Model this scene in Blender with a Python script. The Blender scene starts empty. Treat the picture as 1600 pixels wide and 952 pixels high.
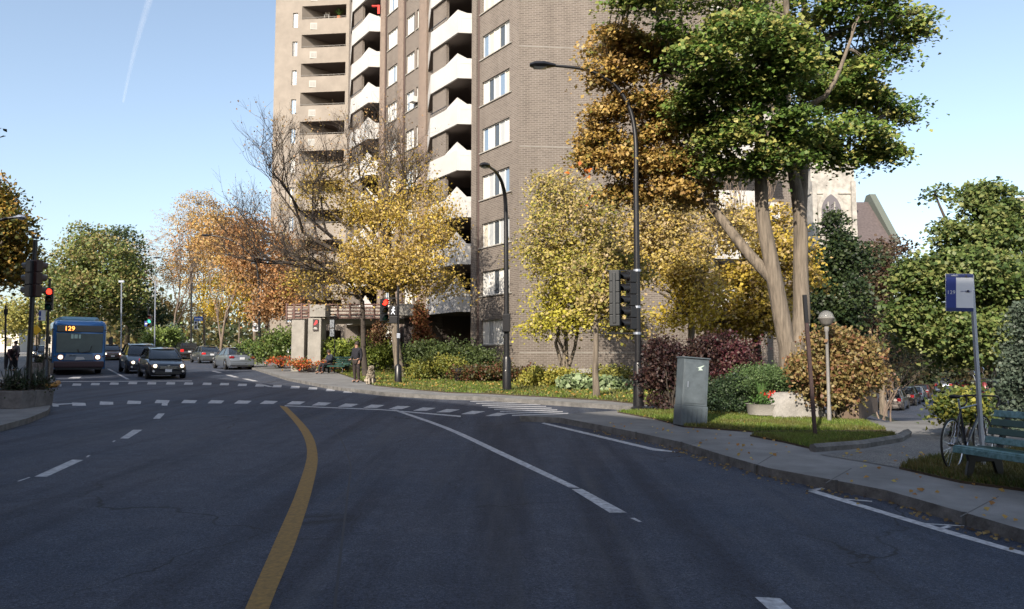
import bpy, bmesh, math, random
import numpy as np
from mathutils import Vector, Matrix, Euler, noise
R = math.radians
rng = np.random.default_rng(7); random.seed(7)
scene = bpy.context.scene
COL = scene.collection
# ---------------------------------------------------------------- camera, sky, sun, exposure
EYE = 1.88; F = 1200.0; PITCH = math.atan((568-476)/F)
cam = bpy.data.cameras.new('camera'); cam.lens = 27.0; cam.sensor_width = 36.0; cam.clip_end = 30000; cam.clip_start = .05
camo = bpy.data.objects.new('camera', cam); COL.objects.link(camo)
camo.location = (0, 0, EYE); camo.rotation_euler = (R(90)+PITCH, 0, 0); scene.camera = camo
SUN_AZ = Vector((-.42, -.9)).normalized(); SUN_EL = R(30)
world = bpy.data.worlds.new("World"); scene.world = world; world.use_nodes = True
wn = world.node_tree.nodes; wl = world.node_tree.links
bg = wn['Background']; sky = wn.new('ShaderNodeTexSky'); sky.sky_type = 'NISHITA'; sky.sun_disc = False
sky.sun_elevation = SUN_EL; sky.sun_rotation = math.atan2(SUN_AZ.x, SUN_AZ.y)
sky.air_density = 1.0; sky.dust_density = 2.0; sky.ozone_density = 1.2; sky.altitude = 50
hs = wn.new('ShaderNodeHueSaturation'); hs.inputs['Saturation'].default_value = .86; hs.inputs['Hue'].default_value = .497
wl.new(sky.outputs[0], hs.inputs['Color']); wl.new(hs.outputs[0], bg.inputs[0]); bg.inputs[1].default_value = .15
sun = bpy.data.lights.new('sun', 'SUN'); sun.energy = 4.7; sun.angle = R(.5); sun.color = (1, .90, .76)
suno = bpy.data.objects.new('sun', sun); COL.objects.link(suno)
sd = Vector((SUN_AZ.x*math.cos(SUN_EL), SUN_AZ.y*math.cos(SUN_EL), math.sin(SUN_EL)))
suno.rotation_euler = sd.to_track_quat('Z', 'Y').to_euler()
scene.view_settings.view_transform = 'Standard'; scene.view_settings.look = 'None'
scene.view_settings.exposure = 0.74; scene.view_settings.gamma = 1
# ---------------------------------------------------------------- picture measuring -> world
CP, SP = math.cos(PITCH), math.sin(PITCH)
def ray(px, py):
    c = (px-800)/F; r = -(py-476)/F
    return Vector((c, CP-r*SP, SP+r*CP))
def P(px, py, Y):
    d = ray(px, py); t = Y/d.y
    return Vector((d.x*t, Y, EYE+d.z*t))
SLOPE = ray(800, 533).z/ray(800, 533).y
def sstep(a, b, x):
    t = min(1, max(0, (x-a)/(b-a))); return t*t*(3-2*t)
def G(x, y):
    z = SLOPE*(y if y < 120 else 120+(y-120)*.25 if y < 400 else 190)
    if y < -60: z = -60*SLOPE
    if y > 16.5:
        t = min(1, (y-16.5)/(56-16.5)); zt = .48+(-1.95-.48)*t
        if y > 120: zt = -1.95
        w = sstep(-1.0, 2.0, x-.425*y)
        z = z*(1-w)+zt*w
    return z
def gp(px, py, h=0.0):
    d = ray(px, py); t = 2.0
    prev = t
    while t < 400:
        p = Vector((0, 0, EYE))+d*t
        if p.z < G(p.x, p.y)+h: break
        prev = t; t *= 1.03
    a, b = prev, t
    for _ in range(40):
        m = (a+b)/2; p = Vector((0, 0, EYE))+d*m
        if p.z < G(p.x, p.y)+h: b = m
        else: a = m
    p = Vector((0, 0, EYE))+d*b
    return p
def Z(x, y, h=0): return Vector((x, y, G(x, y)+h))
# ---------------------------------------------------------------- materials
MATS = {}
def mat(name, col, rough=.6, metal=0, var=0, vscale=3, bump=0, bscale=40, col2=None, spec=.5, emit=None, estr=0, alpha=None, coat=0, trans=0):
    if name in MATS: return MATS[name]
    m = bpy.data.materials.new(name); m.use_nodes = True; n = m.node_tree.nodes; l = m.node_tree.links
    b = n['Principled BSDF']; b.inputs['Base Color'].default_value = (*col, 1); b.inputs['Roughness'].default_value = rough
    b.inputs['Metallic'].default_value = metal; b.inputs['Specular IOR Level'].default_value = spec
    b.inputs['Coat Weight'].default_value = coat
    if trans: b.inputs['Transmission Weight'].default_value = trans
    if emit: b.inputs['Emission Color'].default_value = (*emit, 1); b.inputs['Emission Strength'].default_value = estr
    tc = n.new('ShaderNodeTexCoord')
    if var:
        nz = n.new('ShaderNodeTexNoise'); nz.inputs['Scale'].default_value = vscale; nz.inputs['Detail'].default_value = 6
        nz.inputs['Roughness'].default_value = .65
        l.new(tc.outputs['Object'], nz.inputs['Vector'])
        rp = n.new('ShaderNodeValToRGB'); rp.color_ramp.elements[0].position = .32; rp.color_ramp.elements[1].position = .7
        c2 = col2 or tuple(c*(1-var) for c in col)
        rp.color_ramp.elements[0].color = (*c2, 1); rp.color_ramp.elements[1].color = (*[min(1, c*(1+var*.5)) for c in col], 1)
        l.new(nz.outputs['Fac'], rp.inputs[0]); l.new(rp.outputs[0], b.inputs['Base Color'])
    if bump:
        nb = n.new('ShaderNodeTexNoise'); nb.inputs['Scale'].default_value = bscale; nb.inputs['Detail'].default_value = 5
        l.new(tc.outputs['Object'], nb.inputs['Vector'])
        bp = n.new('ShaderNodeBump'); bp.inputs['Strength'].default_value = bump; bp.inputs['Distance'].default_value = .02
        l.new(nb.outputs['Fac'], bp.inputs['Height']); l.new(bp.outputs[0], b.inputs['Normal'])
    MATS[name] = m; return m
def mixnode(n, l, fac, a, b, mode='MIX'):
    x = n.new('ShaderNodeMix'); x.data_type = 'RGBA'; x.blend_type = mode
    if isinstance(fac, (int, float)): x.inputs[0].default_value = fac
    else: l.new(fac, x.inputs[0])
    for i, v in ((6, a), (7, b)):
        if isinstance(v, tuple): x.inputs[i].default_value = (*v, 1)
        else: l.new(v, x.inputs[i])
    return x.outputs[2]
def asphalt_mat(name, c1, c2, streak=True):
    m = bpy.data.materials.new(name); m.use_nodes = True; n = m.node_tree.nodes; l = m.node_tree.links
    b = n['Principled BSDF']; tc = n.new('ShaderNodeTexCoord')
    def nz(scale, det=5, mp=None, ro=.6):
        x = n.new('ShaderNodeTexNoise'); x.inputs['Scale'].default_value = scale; x.inputs['Detail'].default_value = det; x.inputs['Roughness'].default_value = ro
        l.new(mp or tc.outputs['Object'], x.inputs['Vector']); return x.outputs['Fac']
    def ramp(src, p0, p1, a=0., b_=1.):
        r = n.new('ShaderNodeMapRange'); r.inputs[1].default_value = p0; r.inputs[2].default_value = p1; r.inputs[3].default_value = a; r.inputs[4].default_value = b_
        l.new(src, r.inputs[0]); return r.outputs[0]
    big = nz(.22, 4); col = mixnode(n, l, ramp(big, .35, .65), c1, c2)
    fine = nz(38, 4, ro=.85); col = mixnode(n, l, ramp(fine, .4, .62), col, mixnode(n, l, 1., col, (3.4, 3.4, 3.3), 'MULTIPLY'))
    sp = nz(95, 2); col = mixnode(n, l, ramp(sp, .60, .68, 0, .9), col, (.15, .16, .18)); md_ = nz(3.2, 7, ro=.75); col = mixnode(n, l, ramp(md_, .45, .7, 0, .5), col, mixnode(n, l, 1., col, (1.9, 1.85, 1.7), 'MULTIPLY')); md2 = nz(1.1, 6, ro=.7); col = mixnode(n, l, ramp(md2, .55, .75, 0, .55), col, mixnode(n, l, 1., col, (.5, .5, .52), 'MULTIPLY'))
    if streak:
        mp = n.new('ShaderNodeMapping'); mp.inputs['Rotation'].default_value = (0, 0, R(-18)); mp.inputs['Scale'].default_value = (1.1, .06, 1)
        l.new(tc.outputs['Object'], mp.inputs[0])
        st = nz(1.6, 4, mp.outputs[0]); col = mixnode(n, l, ramp(st, .46, .66, 0, .85), col, mixnode(n, l, 1., col, (.45, .45, .5), 'MULTIPLY'))
        st2 = nz(2.7, 5, mp.outputs[0]); col = mixnode(n, l, ramp(st2, .55, .75, 0, .45), col, (.075, .075, .08))
    if streak:
        dn = n.new('ShaderNodeTexNoise'); dn.inputs['Scale'].default_value = 1.2; dn.inputs['Detail'].default_value = 6; l.new(tc.outputs['Object'], dn.inputs['Vector'])
        dv = n.new('ShaderNodeVectorMath'); dv.operation = 'MULTIPLY_ADD'; dv.inputs[1].default_value = (1.1, 1.1, 0); l.new(dn.outputs['Color'], dv.inputs[0]); l.new(tc.outputs['Object'], dv.inputs[2])
        fl = n.new('ShaderNodeVectorMath'); fl.operation = 'MULTIPLY'; fl.inputs[1].default_value = (1, .6, 0); l.new(dv.outputs[0], fl.inputs[0])
        vo = n.new('ShaderNodeTexVoronoi'); vo.feature = 'DISTANCE_TO_EDGE'; vo.inputs['Scale'].default_value = .30; l.new(fl.outputs[0], vo.inputs['Vector'])
        ck = ramp(vo.outputs['Distance'], .0015, .006, 1, 0); mk = ramp(nz(.35, 2), .48, .6); mm = n.new('ShaderNodeMath'); mm.operation = 'MULTIPLY'; l.new(ck, mm.inputs[0]); l.new(mk, mm.inputs[1])
        m3_ = n.new('ShaderNodeMath'); m3_.operation = 'MULTIPLY'; m3_.inputs[1].default_value = .75; l.new(mm.outputs[0], m3_.inputs[0])
        col = mixnode(n, l, m3_.outputs[0], col, (.008, .008, .01))
    l.new(col, b.inputs['Base Color']); b.inputs['Roughness'].default_value = .8; b.inputs['Specular IOR Level'].default_value = .35
    bp = n.new('ShaderNodeBump'); bp.inputs['Strength'].default_value = .8; bp.inputs['Distance'].default_value = .012
    l.new(fine, bp.inputs['Height']); l.new(bp.outputs[0], b.inputs['Normal'])
    MATS[name] = m; return m
def brick_mat(name, c1, c2, mortar, bw=.30, bh=.1):
    m = bpy.data.materials.new(name); m.use_nodes = True; n = m.node_tree.nodes; l = m.node_tree.links
    b = n['Principled BSDF']; uv = n.new('ShaderNodeUVMap'); uv.uv_map = 'UVMap'
    br = n.new('ShaderNodeTexBrick'); l.new(uv.outputs[0], br.inputs['Vector'])
    br.inputs['Color1'].default_value = (*c1, 1); br.inputs['Color2'].default_value = (*c2, 1); br.inputs['Mortar'].default_value = (*mortar, 1)
    br.inputs['Scale'].default_value = 1; br.inputs['Brick Width'].default_value = bw; br.inputs['Row Height'].default_value = bh
    br.inputs['Mortar Size'].default_value = .014
    stm = n.new('ShaderNodeMapping'); stm.inputs['Scale'].default_value = (1.3, .07, 1); l.new(uv.outputs[0], stm.inputs[0]); stn = n.new('ShaderNodeTexNoise'); stn.inputs['Scale'].default_value = 1.0; stn.inputs['Detail'].default_value = 6; l.new(stm.outputs[0], stn.inputs['Vector']); br.inputs['Bias'].default_value = -.1
    nz = n.new('ShaderNodeTexNoise'); nz.inputs['Scale'].default_value = .5; nz.inputs['Detail'].default_value = 7; nz.inputs['Roughness'].default_value = .7
    l.new(uv.outputs[0], nz.inputs['Vector'])
    rp = n.new('ShaderNodeMapRange'); rp.inputs[1].default_value = .3; rp.inputs[2].default_value = .7; rp.inputs[3].default_value = 0; rp.inputs[4].default_value = .55
    l.new(nz.outputs['Fac'], rp.inputs[0])
    c = mixnode(n, l, rp.outputs[0], br.outputs['Color'], mixnode(n, l, 1., br.outputs['Color'], (.72, .7, .68), 'MULTIPLY'))
    sr = n.new('ShaderNodeMapRange'); sr.inputs[1].default_value = .42; sr.inputs[2].default_value = .72; sr.inputs[4].default_value = .5; l.new(stn.outputs['Fac'], sr.inputs[0]); c = mixnode(n, l, sr.outputs[0], c, mixnode(n, l, 1., c, (.66, .64, .62), 'MULTIPLY'))
    l.new(c, b.inputs['Base Color']); b.inputs['Roughness'].default_value = .85
    bp = n.new('ShaderNodeBump'); bp.inputs['Strength'].default_value = .5; bp.inputs['Distance'].default_value = .01; bp.invert = True
    l.new(br.outputs['Fac'], bp.inputs['Height']); l.new(bp.outputs[0], b.inputs['Normal'])
    MATS[name] = m; return m
def leaf_mat():
    m = bpy.data.materials.new('leaf'); m.use_nodes = True; n = m.node_tree.nodes; l = m.node_tree.links
    b = n['Principled BSDF']; a = n.new('ShaderNodeAttribute'); a.attribute_name = 'col'
    l.new(a.outputs['Color'], b.inputs['Base Color']); b.inputs['Roughness'].default_value = .5; b.inputs['Specular IOR Level'].default_value = .35
    t = n.new('ShaderNodeBsdfTranslucent'); l.new(a.outputs['Color'], t.inputs['Color'])
    mx = n.new('ShaderNodeMixShader'); mx.inputs[0].default_value = .3
    l.new(b.outputs[0], mx.inputs[1]); l.new(t.outputs[0], mx.inputs[2]); l.new(mx.outputs[0], n['Material Output'].inputs['Surface'])
    return m
LEAF = leaf_mat()
ASPH = asphalt_mat('asphalt', (.0125, .018, .031), (.023, .0255, .036))  # blue of the skylit shade is tinted into the base colours
ASPH2 = asphalt_mat('asphalt_driveway', (.05, .05, .052), (.07, .068, .066), False)
BRICK = brick_mat('brick_brown', (.152, .126, .107), (.108, .088, .075), (.235, .21, .185))
BRICK_P = brick_mat('brick_pier', (.20, .145, .115), (.12, .085, .065), (.30, .25, .21), .16, .12)
BRICK_O = brick_mat('brick_red', (.30, .13, .09), (.24, .1, .07), (.35, .3, .27), .24, .08)
CONC = mat('concrete', (.29, .275, .25), .85, var=.25, vscale=1.5, bump=.3, bscale=30)
CONCW = mat('concrete_wing', (.245, .215, .185), .85, var=.18, vscale=.8, bump=.3, bscale=8)
SIDEW = mat('sidewalk_concrete', (.175, .175, .175), .9, var=.35, vscale=1.2, bump=.4, bscale=60)
KERB = mat('kerb_concrete', (.15, .145, .14), .9, var=.5, vscale=4, bump=.7, bscale=25)
WHITE = mat('white_balcony', (.43, .42, .405), .7, var=.1, vscale=.7)
PAINT = mat('road_paint', (.46, .47, .49), .75, var=.35, vscale=14, col2=(.2, .2, .21))
YPAINT = mat('yellow_paint', (.27, .155, .035), .8, var=.25, vscale=22, col2=(.15, .09, .03))
BLACK = mat('black_metal', (.012, .012, .014), .35, spec=.5)
DARK = mat('dark_void', (.02, .018, .018), .9)
SOFFIT = mat('soffit', (.16, .13, .115), .9)
GLASS = mat('window_glass', (.25, .30, .36), .12, spec=.8, var=.6, vscale=1.2, col2=(.55, .55, .52))
GLASSB = mat('blue_window_glass', (.08, .16, .28), .08, spec=.9, var=.5, vscale=1.1, col2=(.3, .36, .4))
DGLASS = mat('dark_glass', (.015, .018, .022), .05, spec=.8)
WFRAME = mat('window_frame', (.62, .62, .6), .5)
BARK = mat('bark', (.18, .148, .115), .95, var=.6, vscale=9, bump=1., bscale=18)
BARKD = mat('dark_bark', (.06, .048, .04), .95, var=.4, vscale=9, bump=.8, bscale=18)
TWIG = mat('twig', (.17, .13, .10), .9)
LAWN = mat('lawn_soil', (.055, .075, .02), .95, var=.5, vscale=4, col2=(.07, .055, .025))
SOIL = mat('soil', (.05, .035, .022), .95, var=.4, vscale=5)
GREENM = mat('bench_green', (.02, .06, .052), .4, var=.3, vscale=8)
BENCHL = mat('bench_worn', (.13, .24, .27), .45, var=.6, vscale=14, col2=(.03, .09, .085))
STEEL = mat('galvanised_steel', (.33, .36, .42), .4, metal=.6)
GREYP = mat('cabinet_grey', (.085, .105, .12), .5, var=.3, vscale=3)
for m_ in (BARK, BARKD):
    n_ = m_.node_tree.nodes; l_ = m_.node_tree.links; tc_ = [x for x in n_ if x.type == 'TEX_COORD'][0]; mp_ = n_.new('ShaderNodeMapping'); mp_.inputs['Scale'].default_value = (1.6, 1.6, .14)
    l_.new(tc_.outputs['Object'], mp_.inputs[0])
    for x in [x for x in n_ if x.type == 'TEX_NOISE']: l_.new(mp_.outputs[0], x.inputs['Vector'])
RUB = mat('rubber', (.015, .015, .015), .85)
CHROME = mat('chrome', (.6, .6, .62), .2, metal=1)
PLAST = mat('black_plastic', (.02, .02, .022), .5)
# ---------------------------------------------------------------- mesh building
class MB:
    def __init__(s): s.v = []; s.f = []; s.uv = []
    def add(s, vs, fs, M=None):
        o = len(s.v)
        s.v += [tuple(M @ Vector(v)) if M else tuple(v) for v in vs]
        s.f += [tuple(o+i for i in f) for f in fs]; return s
    def box(s, c, size, rz=0, M=None):
        x, y, z = (k/2 for k in size); c = Vector(c)
        mt = Matrix.Translation(c) @ Matrix.Rotation(rz, 4, 'Z')
        if M: mt = M @ mt
        vs = [(a, b, d) for a in (-x, x) for b in (-y, y) for d in (-z, z)]
        return s.add(vs, [(0, 1, 3, 2), (4, 6, 7, 5), (0, 4, 5, 1), (2, 3, 7, 6), (0, 2, 6, 4), (1, 5, 7, 3)], mt)
    def bar(s, a, b, w, h=None):
        a = Vector(a); b = Vector(b); h = h or w; d = b-a; L = d.length
        q = d.to_track_quat('Y', 'Z').to_matrix().to_4x4()
        mt = Matrix.Translation((a+b)/2) @ q
        x, y, z = w/2, L/2, h/2
        vs = [(p, q_, r) for p in (-x, x) for q_ in (-y, y) for r in (-z, z)]
        return s.add(vs, [(0, 1, 3, 2), (4, 6, 7, 5), (0, 4, 5, 1), (2, 3, 7, 6), (0, 2, 6, 4), (1, 5, 7, 3)], mt)
    def tube(s, pts, rad, seg=8, cap=True):
        pts = [Vector(p) for p in pts]; n = len(pts)
        if not hasattr(rad, '__len__'): rad = [rad]*n
        o = len(s.v); up = None
        for i, p in enumerate(pts):
            d = (pts[min(i+1, n-1)]-pts[max(i-1, 0)]).normalized()
            if up is None: up = d.orthogonal().normalized()
            up = (up-d*up.dot(d))
            up = up.normalized() if up.length > 1e-5 else d.orthogonal().normalized()
            sd_ = d.cross(up)
            for k in range(seg):
                a = 2*math.pi*k/seg; s.v.append(tuple(p+(up*math.cos(a)+sd_*math.sin(a))*rad[i]))
        for i in range(n-1):
            for k in range(seg):
                k2 = (k+1) % seg
                s.f.append((o+i*seg+k, o+i*seg+k2, o+(i+1)*seg+k2, o+(i+1)*seg+k))
        if cap:
            s.f.append(tuple(o+k for k in reversed(range(seg)))); s.f.append(tuple(o+(n-1)*seg+k for k in range(seg)))
        return s
    def lathe(s, prof, seg=16, c=(0, 0, 0), axis='Z', M=None):
        vs = []; fs = []; n = len(prof)
        for r, z in prof:
            for k in range(seg):
                a = 2*math.pi*k/seg; p = (r*math.cos(a), r*math.sin(a), z)
                if axis == 'Y': p = (p[0], p[2], p[1])
                if axis == 'X': p = (p[2], p[0], p[1])
                vs.append((p[0]+c[0], p[1]+c[1], p[2]+c[2]))
        for i in range(n-1):
            for k in range(seg):
                k2 = (k+1) % seg; fs.append((i*seg+k, i*seg+k2, (i+1)*seg+k2, (i+1)*seg+k))
        fs.append(tuple(reversed(range(seg)))); fs.append(tuple((n-1)*seg+k for k in range(seg)))
        return s.add(vs, fs, M)
    def prism(s, poly, y0, y1, plane='XZ', M=None):   # poly in XZ extruded over y (or YZ over x, XY over z)
        n = len(poly); vs = []
        for t in (y0, y1):
            for a, b in poly:
                vs.append((a, t, b) if plane == 'XZ' else (t, a, b) if plane == 'YZ' else (a, b, t))
        fs = [tuple(range(n)), tuple(reversed(range(n, 2*n)))]+[(i, i+n, (i+1) % n+n, (i+1) % n) for i in range(n)]
        return s.add(vs, fs, M)
    def build(s, name, m, parent=None, smooth=False, bevel=0, world=False):
        me = bpy.data.meshes.new(name); me.from_pydata(s.v, [], s.f); me.validate()
        o = bpy.data.objects.new(name, me); COL.objects.link(o)
        for x in (m if isinstance(m, (list, tuple)) else [m]): me.materials.append(x)
        bm = bmesh.new(); bm.from_mesh(me); bmesh.ops.recalc_face_normals(bm, faces=bm.faces); bm.to_mesh(me); bm.free()
        if smooth: me.polygons.foreach_set('use_smooth', [True]*len(me.polygons))
        if smooth == 'auto':
            me.polygons.foreach_set('use_smooth', [True]*len(me.polygons))
            try: me.set_sharp_from_angle(angle=R(40))
            except Exception: pass
        if bevel:
            md = o.modifiers.new('bevel', 'BEVEL'); md.width = bevel; md.segments = 2; md.limit_method = 'ANGLE'
        if parent: adopt(o, parent, world)
        return o
def adopt(o, parent, world=False):
    o.parent = parent
    if world:
        root = parent
        while root.parent: root = root.parent
        if parent == root: o.matrix_parent_inverse = Matrix.Translation(-root.location)
def thing(name, label, cat, loc=(0, 0, 0), rz=0, group=None):
    o = bpy.data.objects.new(name, None); COL.objects.link(o); o.location = loc; o.rotation_euler = (0, 0, rz)
    o.empty_display_size = .3
    return tag(o, label, cat, group)
def tag(o, label, cat, group=None, kind=None):
    if label: o['label'] = label
    if cat: o['category'] = cat
    if group: o['group'] = group
    if kind: o['kind'] = kind
    return o
def copy_tree(o, parent=None):
    c = o.copy(); COL.objects.link(c)
    if parent: c.parent = parent
    for ch in [x for x in bpy.data.objects if x.parent == o]: copy_tree(ch, c)
    return c
def npmesh(name, V, Fq, m, col=None, k=4):
    me = bpy.data.meshes.new(name); me.vertices.add(len(V)); me.vertices.foreach_set('co', V.astype(np.float32).ravel())
    nf = len(Fq); me.loops.add(nf*k); me.loops.foreach_set('vertex_index', Fq.astype(np.int32).ravel())
    me.polygons.add(nf); me.polygons.foreach_set('loop_start', np.arange(0, nf*k, k, dtype=np.int32))
    if col is not None:
        a = me.attributes.new('col', 'FLOAT_COLOR', 'POINT'); a.data.foreach_set('color', col.astype(np.float32).ravel())
    me.update(calc_edges=True); me.materials.append(m)
    o = bpy.data.objects.new(name, me); COL.objects.link(o); return o
def leaf_cards(name, C, per, spread, size, pal, parent=None, flat=.6, colfn=None, jitter=.25, world=True):
    """C: (n,3) clump centres; per leaves each, scattered by spread; kite-shaped folded leaves"""
    n = len(C); N = n*per
    c = np.repeat(C, per, 0)
    off = rng.normal(size=(N, 3))*np.array(spread); off[:, 2] -= .35*(off[:, 0]**2+off[:, 1]**2)/max(spread[0], .01)*.5
    ctr = c+off
    nrm = rng.normal(size=(N, 3))*(1-flat); nrm[:, 2] += flat*.85; nrm[:, 0] -= .16; nrm[:, 1] -= .34; nrm /= np.linalg.norm(nrm, axis=1, keepdims=True)
    a = rng.normal(size=(N, 3)); a -= nrm*(a*nrm).sum(1, keepdims=True); a /= np.linalg.norm(a, axis=1, keepdims=True)
    b = np.cross(nrm, a); sz = (size*rng.uniform(.6, 1.3, N))[:, None]
    fold = nrm*sz*.18
    V = np.stack([ctr-a*sz*.5, ctr+b*sz*.42+fold, ctr+a*sz*.55, ctr-b*sz*.42+fold], 1).reshape(-1, 3)
    Fq = np.arange(N*4).reshape(-1, 4)
    pal = np.array(pal); u = np.repeat(rng.random(n), per); u = np.clip(u+rng.normal(size=N)*jitter, 0, .999)
    x = u*(len(pal)-1); i = x.astype(int); fr = (x-i)[:, None]; col = pal[i]*(1-fr)+pal[np.minimum(i+1, len(pal)-1)]*fr
    if colfn is not None: col = colfn(ctr, col)
    col = col*rng.uniform(.75, 1.25, N)[:, None]
    col = np.concatenate([np.clip(col, 0, 1), np.ones((N, 1))], 1); col = np.repeat(col, 4, 0)
    o = npmesh(name, V, Fq, LEAF, col)
    if parent: adopt(o, parent, world)
    return o
def clumps(lobes, seed=0, freq=.5, thr=-.12, shell=.5):
    """lobes: (centre, radii, count). clumps near the surface of each lobe, with noise voids"""
    out = []; r_ = np.random.default_rng(seed)
    for c, rad, cnt in lobes:
        c = Vector(c); k = 0; tries = 0
        while k < cnt and tries < cnt*6:
            tries += 1
            d = Vector(r_.normal(size=3)).normalized(); rr = shell+(1-shell)*r_.random()**.6 if r_.random() < .8 else r_.random()
            p = Vector((c.x+d.x*rad[0]*rr, c.y+d.y*rad[1]*rr, c.z+d.z*rad[2]*rr))
            if noise.noise(p*freq+Vector((seed*3.1, 0, 0))) < thr: continue
            out.append(tuple(p)); k += 1
    return np.array(out)
def limb(mb, a, b, r0, r1, sag=.12, n=6, seg=7, wob=.06, rnd=random):
    a = Vector(a); b = Vector(b); L = (b-a).length; pts = []; rs = []
    for i in range(n+1):
        t = i/n; p = a.lerp(b, t); p.z += math.sin(t*math.pi)*L*sag
        if 0 < i < n: p += Vector((rnd.uniform(-1, 1), rnd.uniform(-1, 1), rnd.uniform(-1, 1)))*L*wob*.5
        pts.append(p); rs.append(r0+(r1-r0)*t)
    mb.tube(pts, rs, seg, cap=False); return pts
def nearest(pts, c):
    return min(pts, key=lambda p: (p-c).length_squared)
def make_tree(name, label, cat, base, fork, trunk_r, lobes, pal, leaf=.16, per=40, spread=(.45, .45, .14), bark=None, group=None, twigs=160, seed=1,
              flat=.6, extra_limbs=(), colfn=None, thr=-.12, crown=True, trunk_pts=None, freq=.5, twig_r=.018):
    """trunk from base to fork, one limb to each lobe, twigs to the leaf clumps"""
    rs = random.Random(seed); base = Vector(base); fork = Vector(fork)
    t = thing(name, label, cat, base, group=group); mb = MB(); skel = []
    tp = [Vector(p) for p in trunk_pts] if trunk_pts else [base-Vector((0, 0, .3)), base+Vector((0, 0, .12)), base.lerp(fork, .35)+Vector((rs.uniform(-.05, .05), 0, 0)), base.lerp(fork, .7), fork]
    rr = [trunk_r*1.45, trunk_r*1.12]+[trunk_r*(1-.28*i/(len(tp)-2)) for i in range(1, len(tp)-1)]
    mb.tube(tp, rr, 12, cap=False); skel += tp[-1:]
    for c, rad, cnt in lobes:
        c = Vector(c); skel += limb(mb, fork, c, trunk_r*.5, trunk_r*.12, rnd=rs)
    C = clumps(lobes, seed, freq, thr)
    idx = rs.sample(range(len(C)), min(twigs, len(C)))
    for i in idx:
        c = Vector(C[i]); s = nearest(skel, c)
        if (s-c).length < 12: limb(mb, s, c, twig_r*1.6, twig_r*.4, n=3, seg=4, rnd=rs)
    mb.build('trunk', bark or BARK, t, smooth=True, world=True)
    if crown and len(C): leaf_cards('crown', C, per, spread, leaf, pal, t, flat, colfn)
    return t
def branchy(mb, p, d, L, r, lev, rs, tips, up=.12, spreadang=.55, kids=(2, 3)):
    n = 3; pts = [p]; q = p.copy(); dd = d.copy()
    for i in range(n):
        dd = (dd+Vector((rs.uniform(-1, 1), rs.uniform(-1, 1), rs.uniform(-1, 1)))*.13+Vector((0, 0, up*.5))).normalized()
        q = q+dd*L/n; pts.append(q)
    mb.tube(pts, [r*(1-.4*i/n) for i in range(n+1)], 7 if r > .05 else 4 if r > .015 else 3, cap=False)
    if lev == 0: tips.append(tuple(q)); return
    for k in range(rs.randint(*kids)):
        base = pts[-1] if k == 0 else pts[rs.randint(1, n)]
        ax = Vector((rs.uniform(-1, 1), rs.uniform(-1, 1), rs.uniform(-.6, 1)))
        nd = (dd*(1-spreadang*.4)+ax*spreadang+Vector((0, 0, up))).normalized()
        branchy(mb, base, nd, L*rs.uniform(.62, .85), r*.6, lev-1, rs, tips, up, spreadang, kids)
def text_obj(name, s, size, m, parent, loc, rot=(R(90), 0, 0), ext=.004, align='CENTER'):
    cu = bpy.data.curves.new(name, 'FONT'); cu.body = s; cu.size = size; cu.extrude = ext; cu.align_x = align; cu.align_y = 'CENTER'
    tmp = bpy.data.objects.new(name+'_tmp', cu); COL.objects.link(tmp)
    dg = bpy.context.evaluated_depsgraph_get(); me = bpy.data.meshes.new_from_object(tmp.evaluated_get(dg))
    bpy.data.objects.remove(tmp); me.materials.clear(); me.materials.append(m)
    o = bpy.data.objects.new(name, me); COL.objects.link(o); o.parent = parent; o.location = loc; o.rotation_euler = rot; return o
# ---------------------------------------------------------------- ground
def sheet(name, xs, ys, h, m, kind='structure'):
    V = np.array([(x, y, G(x, y)+h) for y in ys for x in xs]); nx = len(xs)
    Fq = np.array([(j*nx+i, j*nx+i+1, (j+1)*nx+i+1, (j+1)*nx+i) for j in range(len(ys)-1) for i in range(nx-1)])
    o = npmesh(name, V, Fq, m); o['kind'] = kind; return o
def slab(name, pts, h, m, side=None, kind='structure', skirt=.25, res=2.0, label=None, cat=None):
    """polygon (x,y) laid on the terrain, raised by h, with kerb sides"""
    bm = bmesh.new(); vs = [bm.verts.new((p[0], p[1], 0)) for p in pts]; es = [bm.edges.new((vs[i], vs[(i+1) % len(vs)])) for i in range(len(vs))]
    bmesh.ops.triangle_fill(bm, edges=es, use_beauty=True)
    for _ in range(7):
        long = [e for e in bm.edges if e.calc_length() > res and min(v.co.y for v in e.verts) < 140]
        if not long: break
        bmesh.ops.subdivide_edges(bm, edges=long, cuts=1, use_grid_fill=False)
        bmesh.ops.triangulate(bm, faces=bm.faces)
    for v in bm.verts: v.co.z = G(v.co.x, v.co.y)+h
    bmesh.ops.recalc_face_normals(bm, faces=bm.faces)
    for f in bm.faces:
        if f.normal.z < 0: f.normal_flip()
    if side:
        bd = [e for e in bm.edges if e.is_boundary]
        r = bmesh.ops.extrude_edge_only(bm, edges=bd)
        nv = [x for x in r['geom'] if isinstance(x, bmesh.types.BMVert)]
        for v in nv: v.co.z -= skirt
        for x in r['geom']:
            if isinstance(x, bmesh.types.BMFace): x.material_index = 1
    me = bpy.data.meshes.new(name); bm.to_mesh(me); bm.free(); me.materials.append(m)
    if side: me.materials.append(side)
    o = bpy.data.objects.new(name, me); COL.objects.link(o); tag(o, label, cat, kind=kind); return o
def gxy(px, py, h=0):
    p = gp(px, py, h); return (p.x, p.y)
def gpoly(lst, h=0): return [gxy(a, b, h) for a, b in lst]
xs = [-1500, -700, -300, -150, -100, -80]+[x for x in range(-70, 71, 2)]+[85, 110, 160, 300, 700, 1500]
ys = [-600, -200, -60]+[y for y in range(-50, 131, 2)]+[140, 160, 200, 260, 400, 800, 2500]
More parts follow.
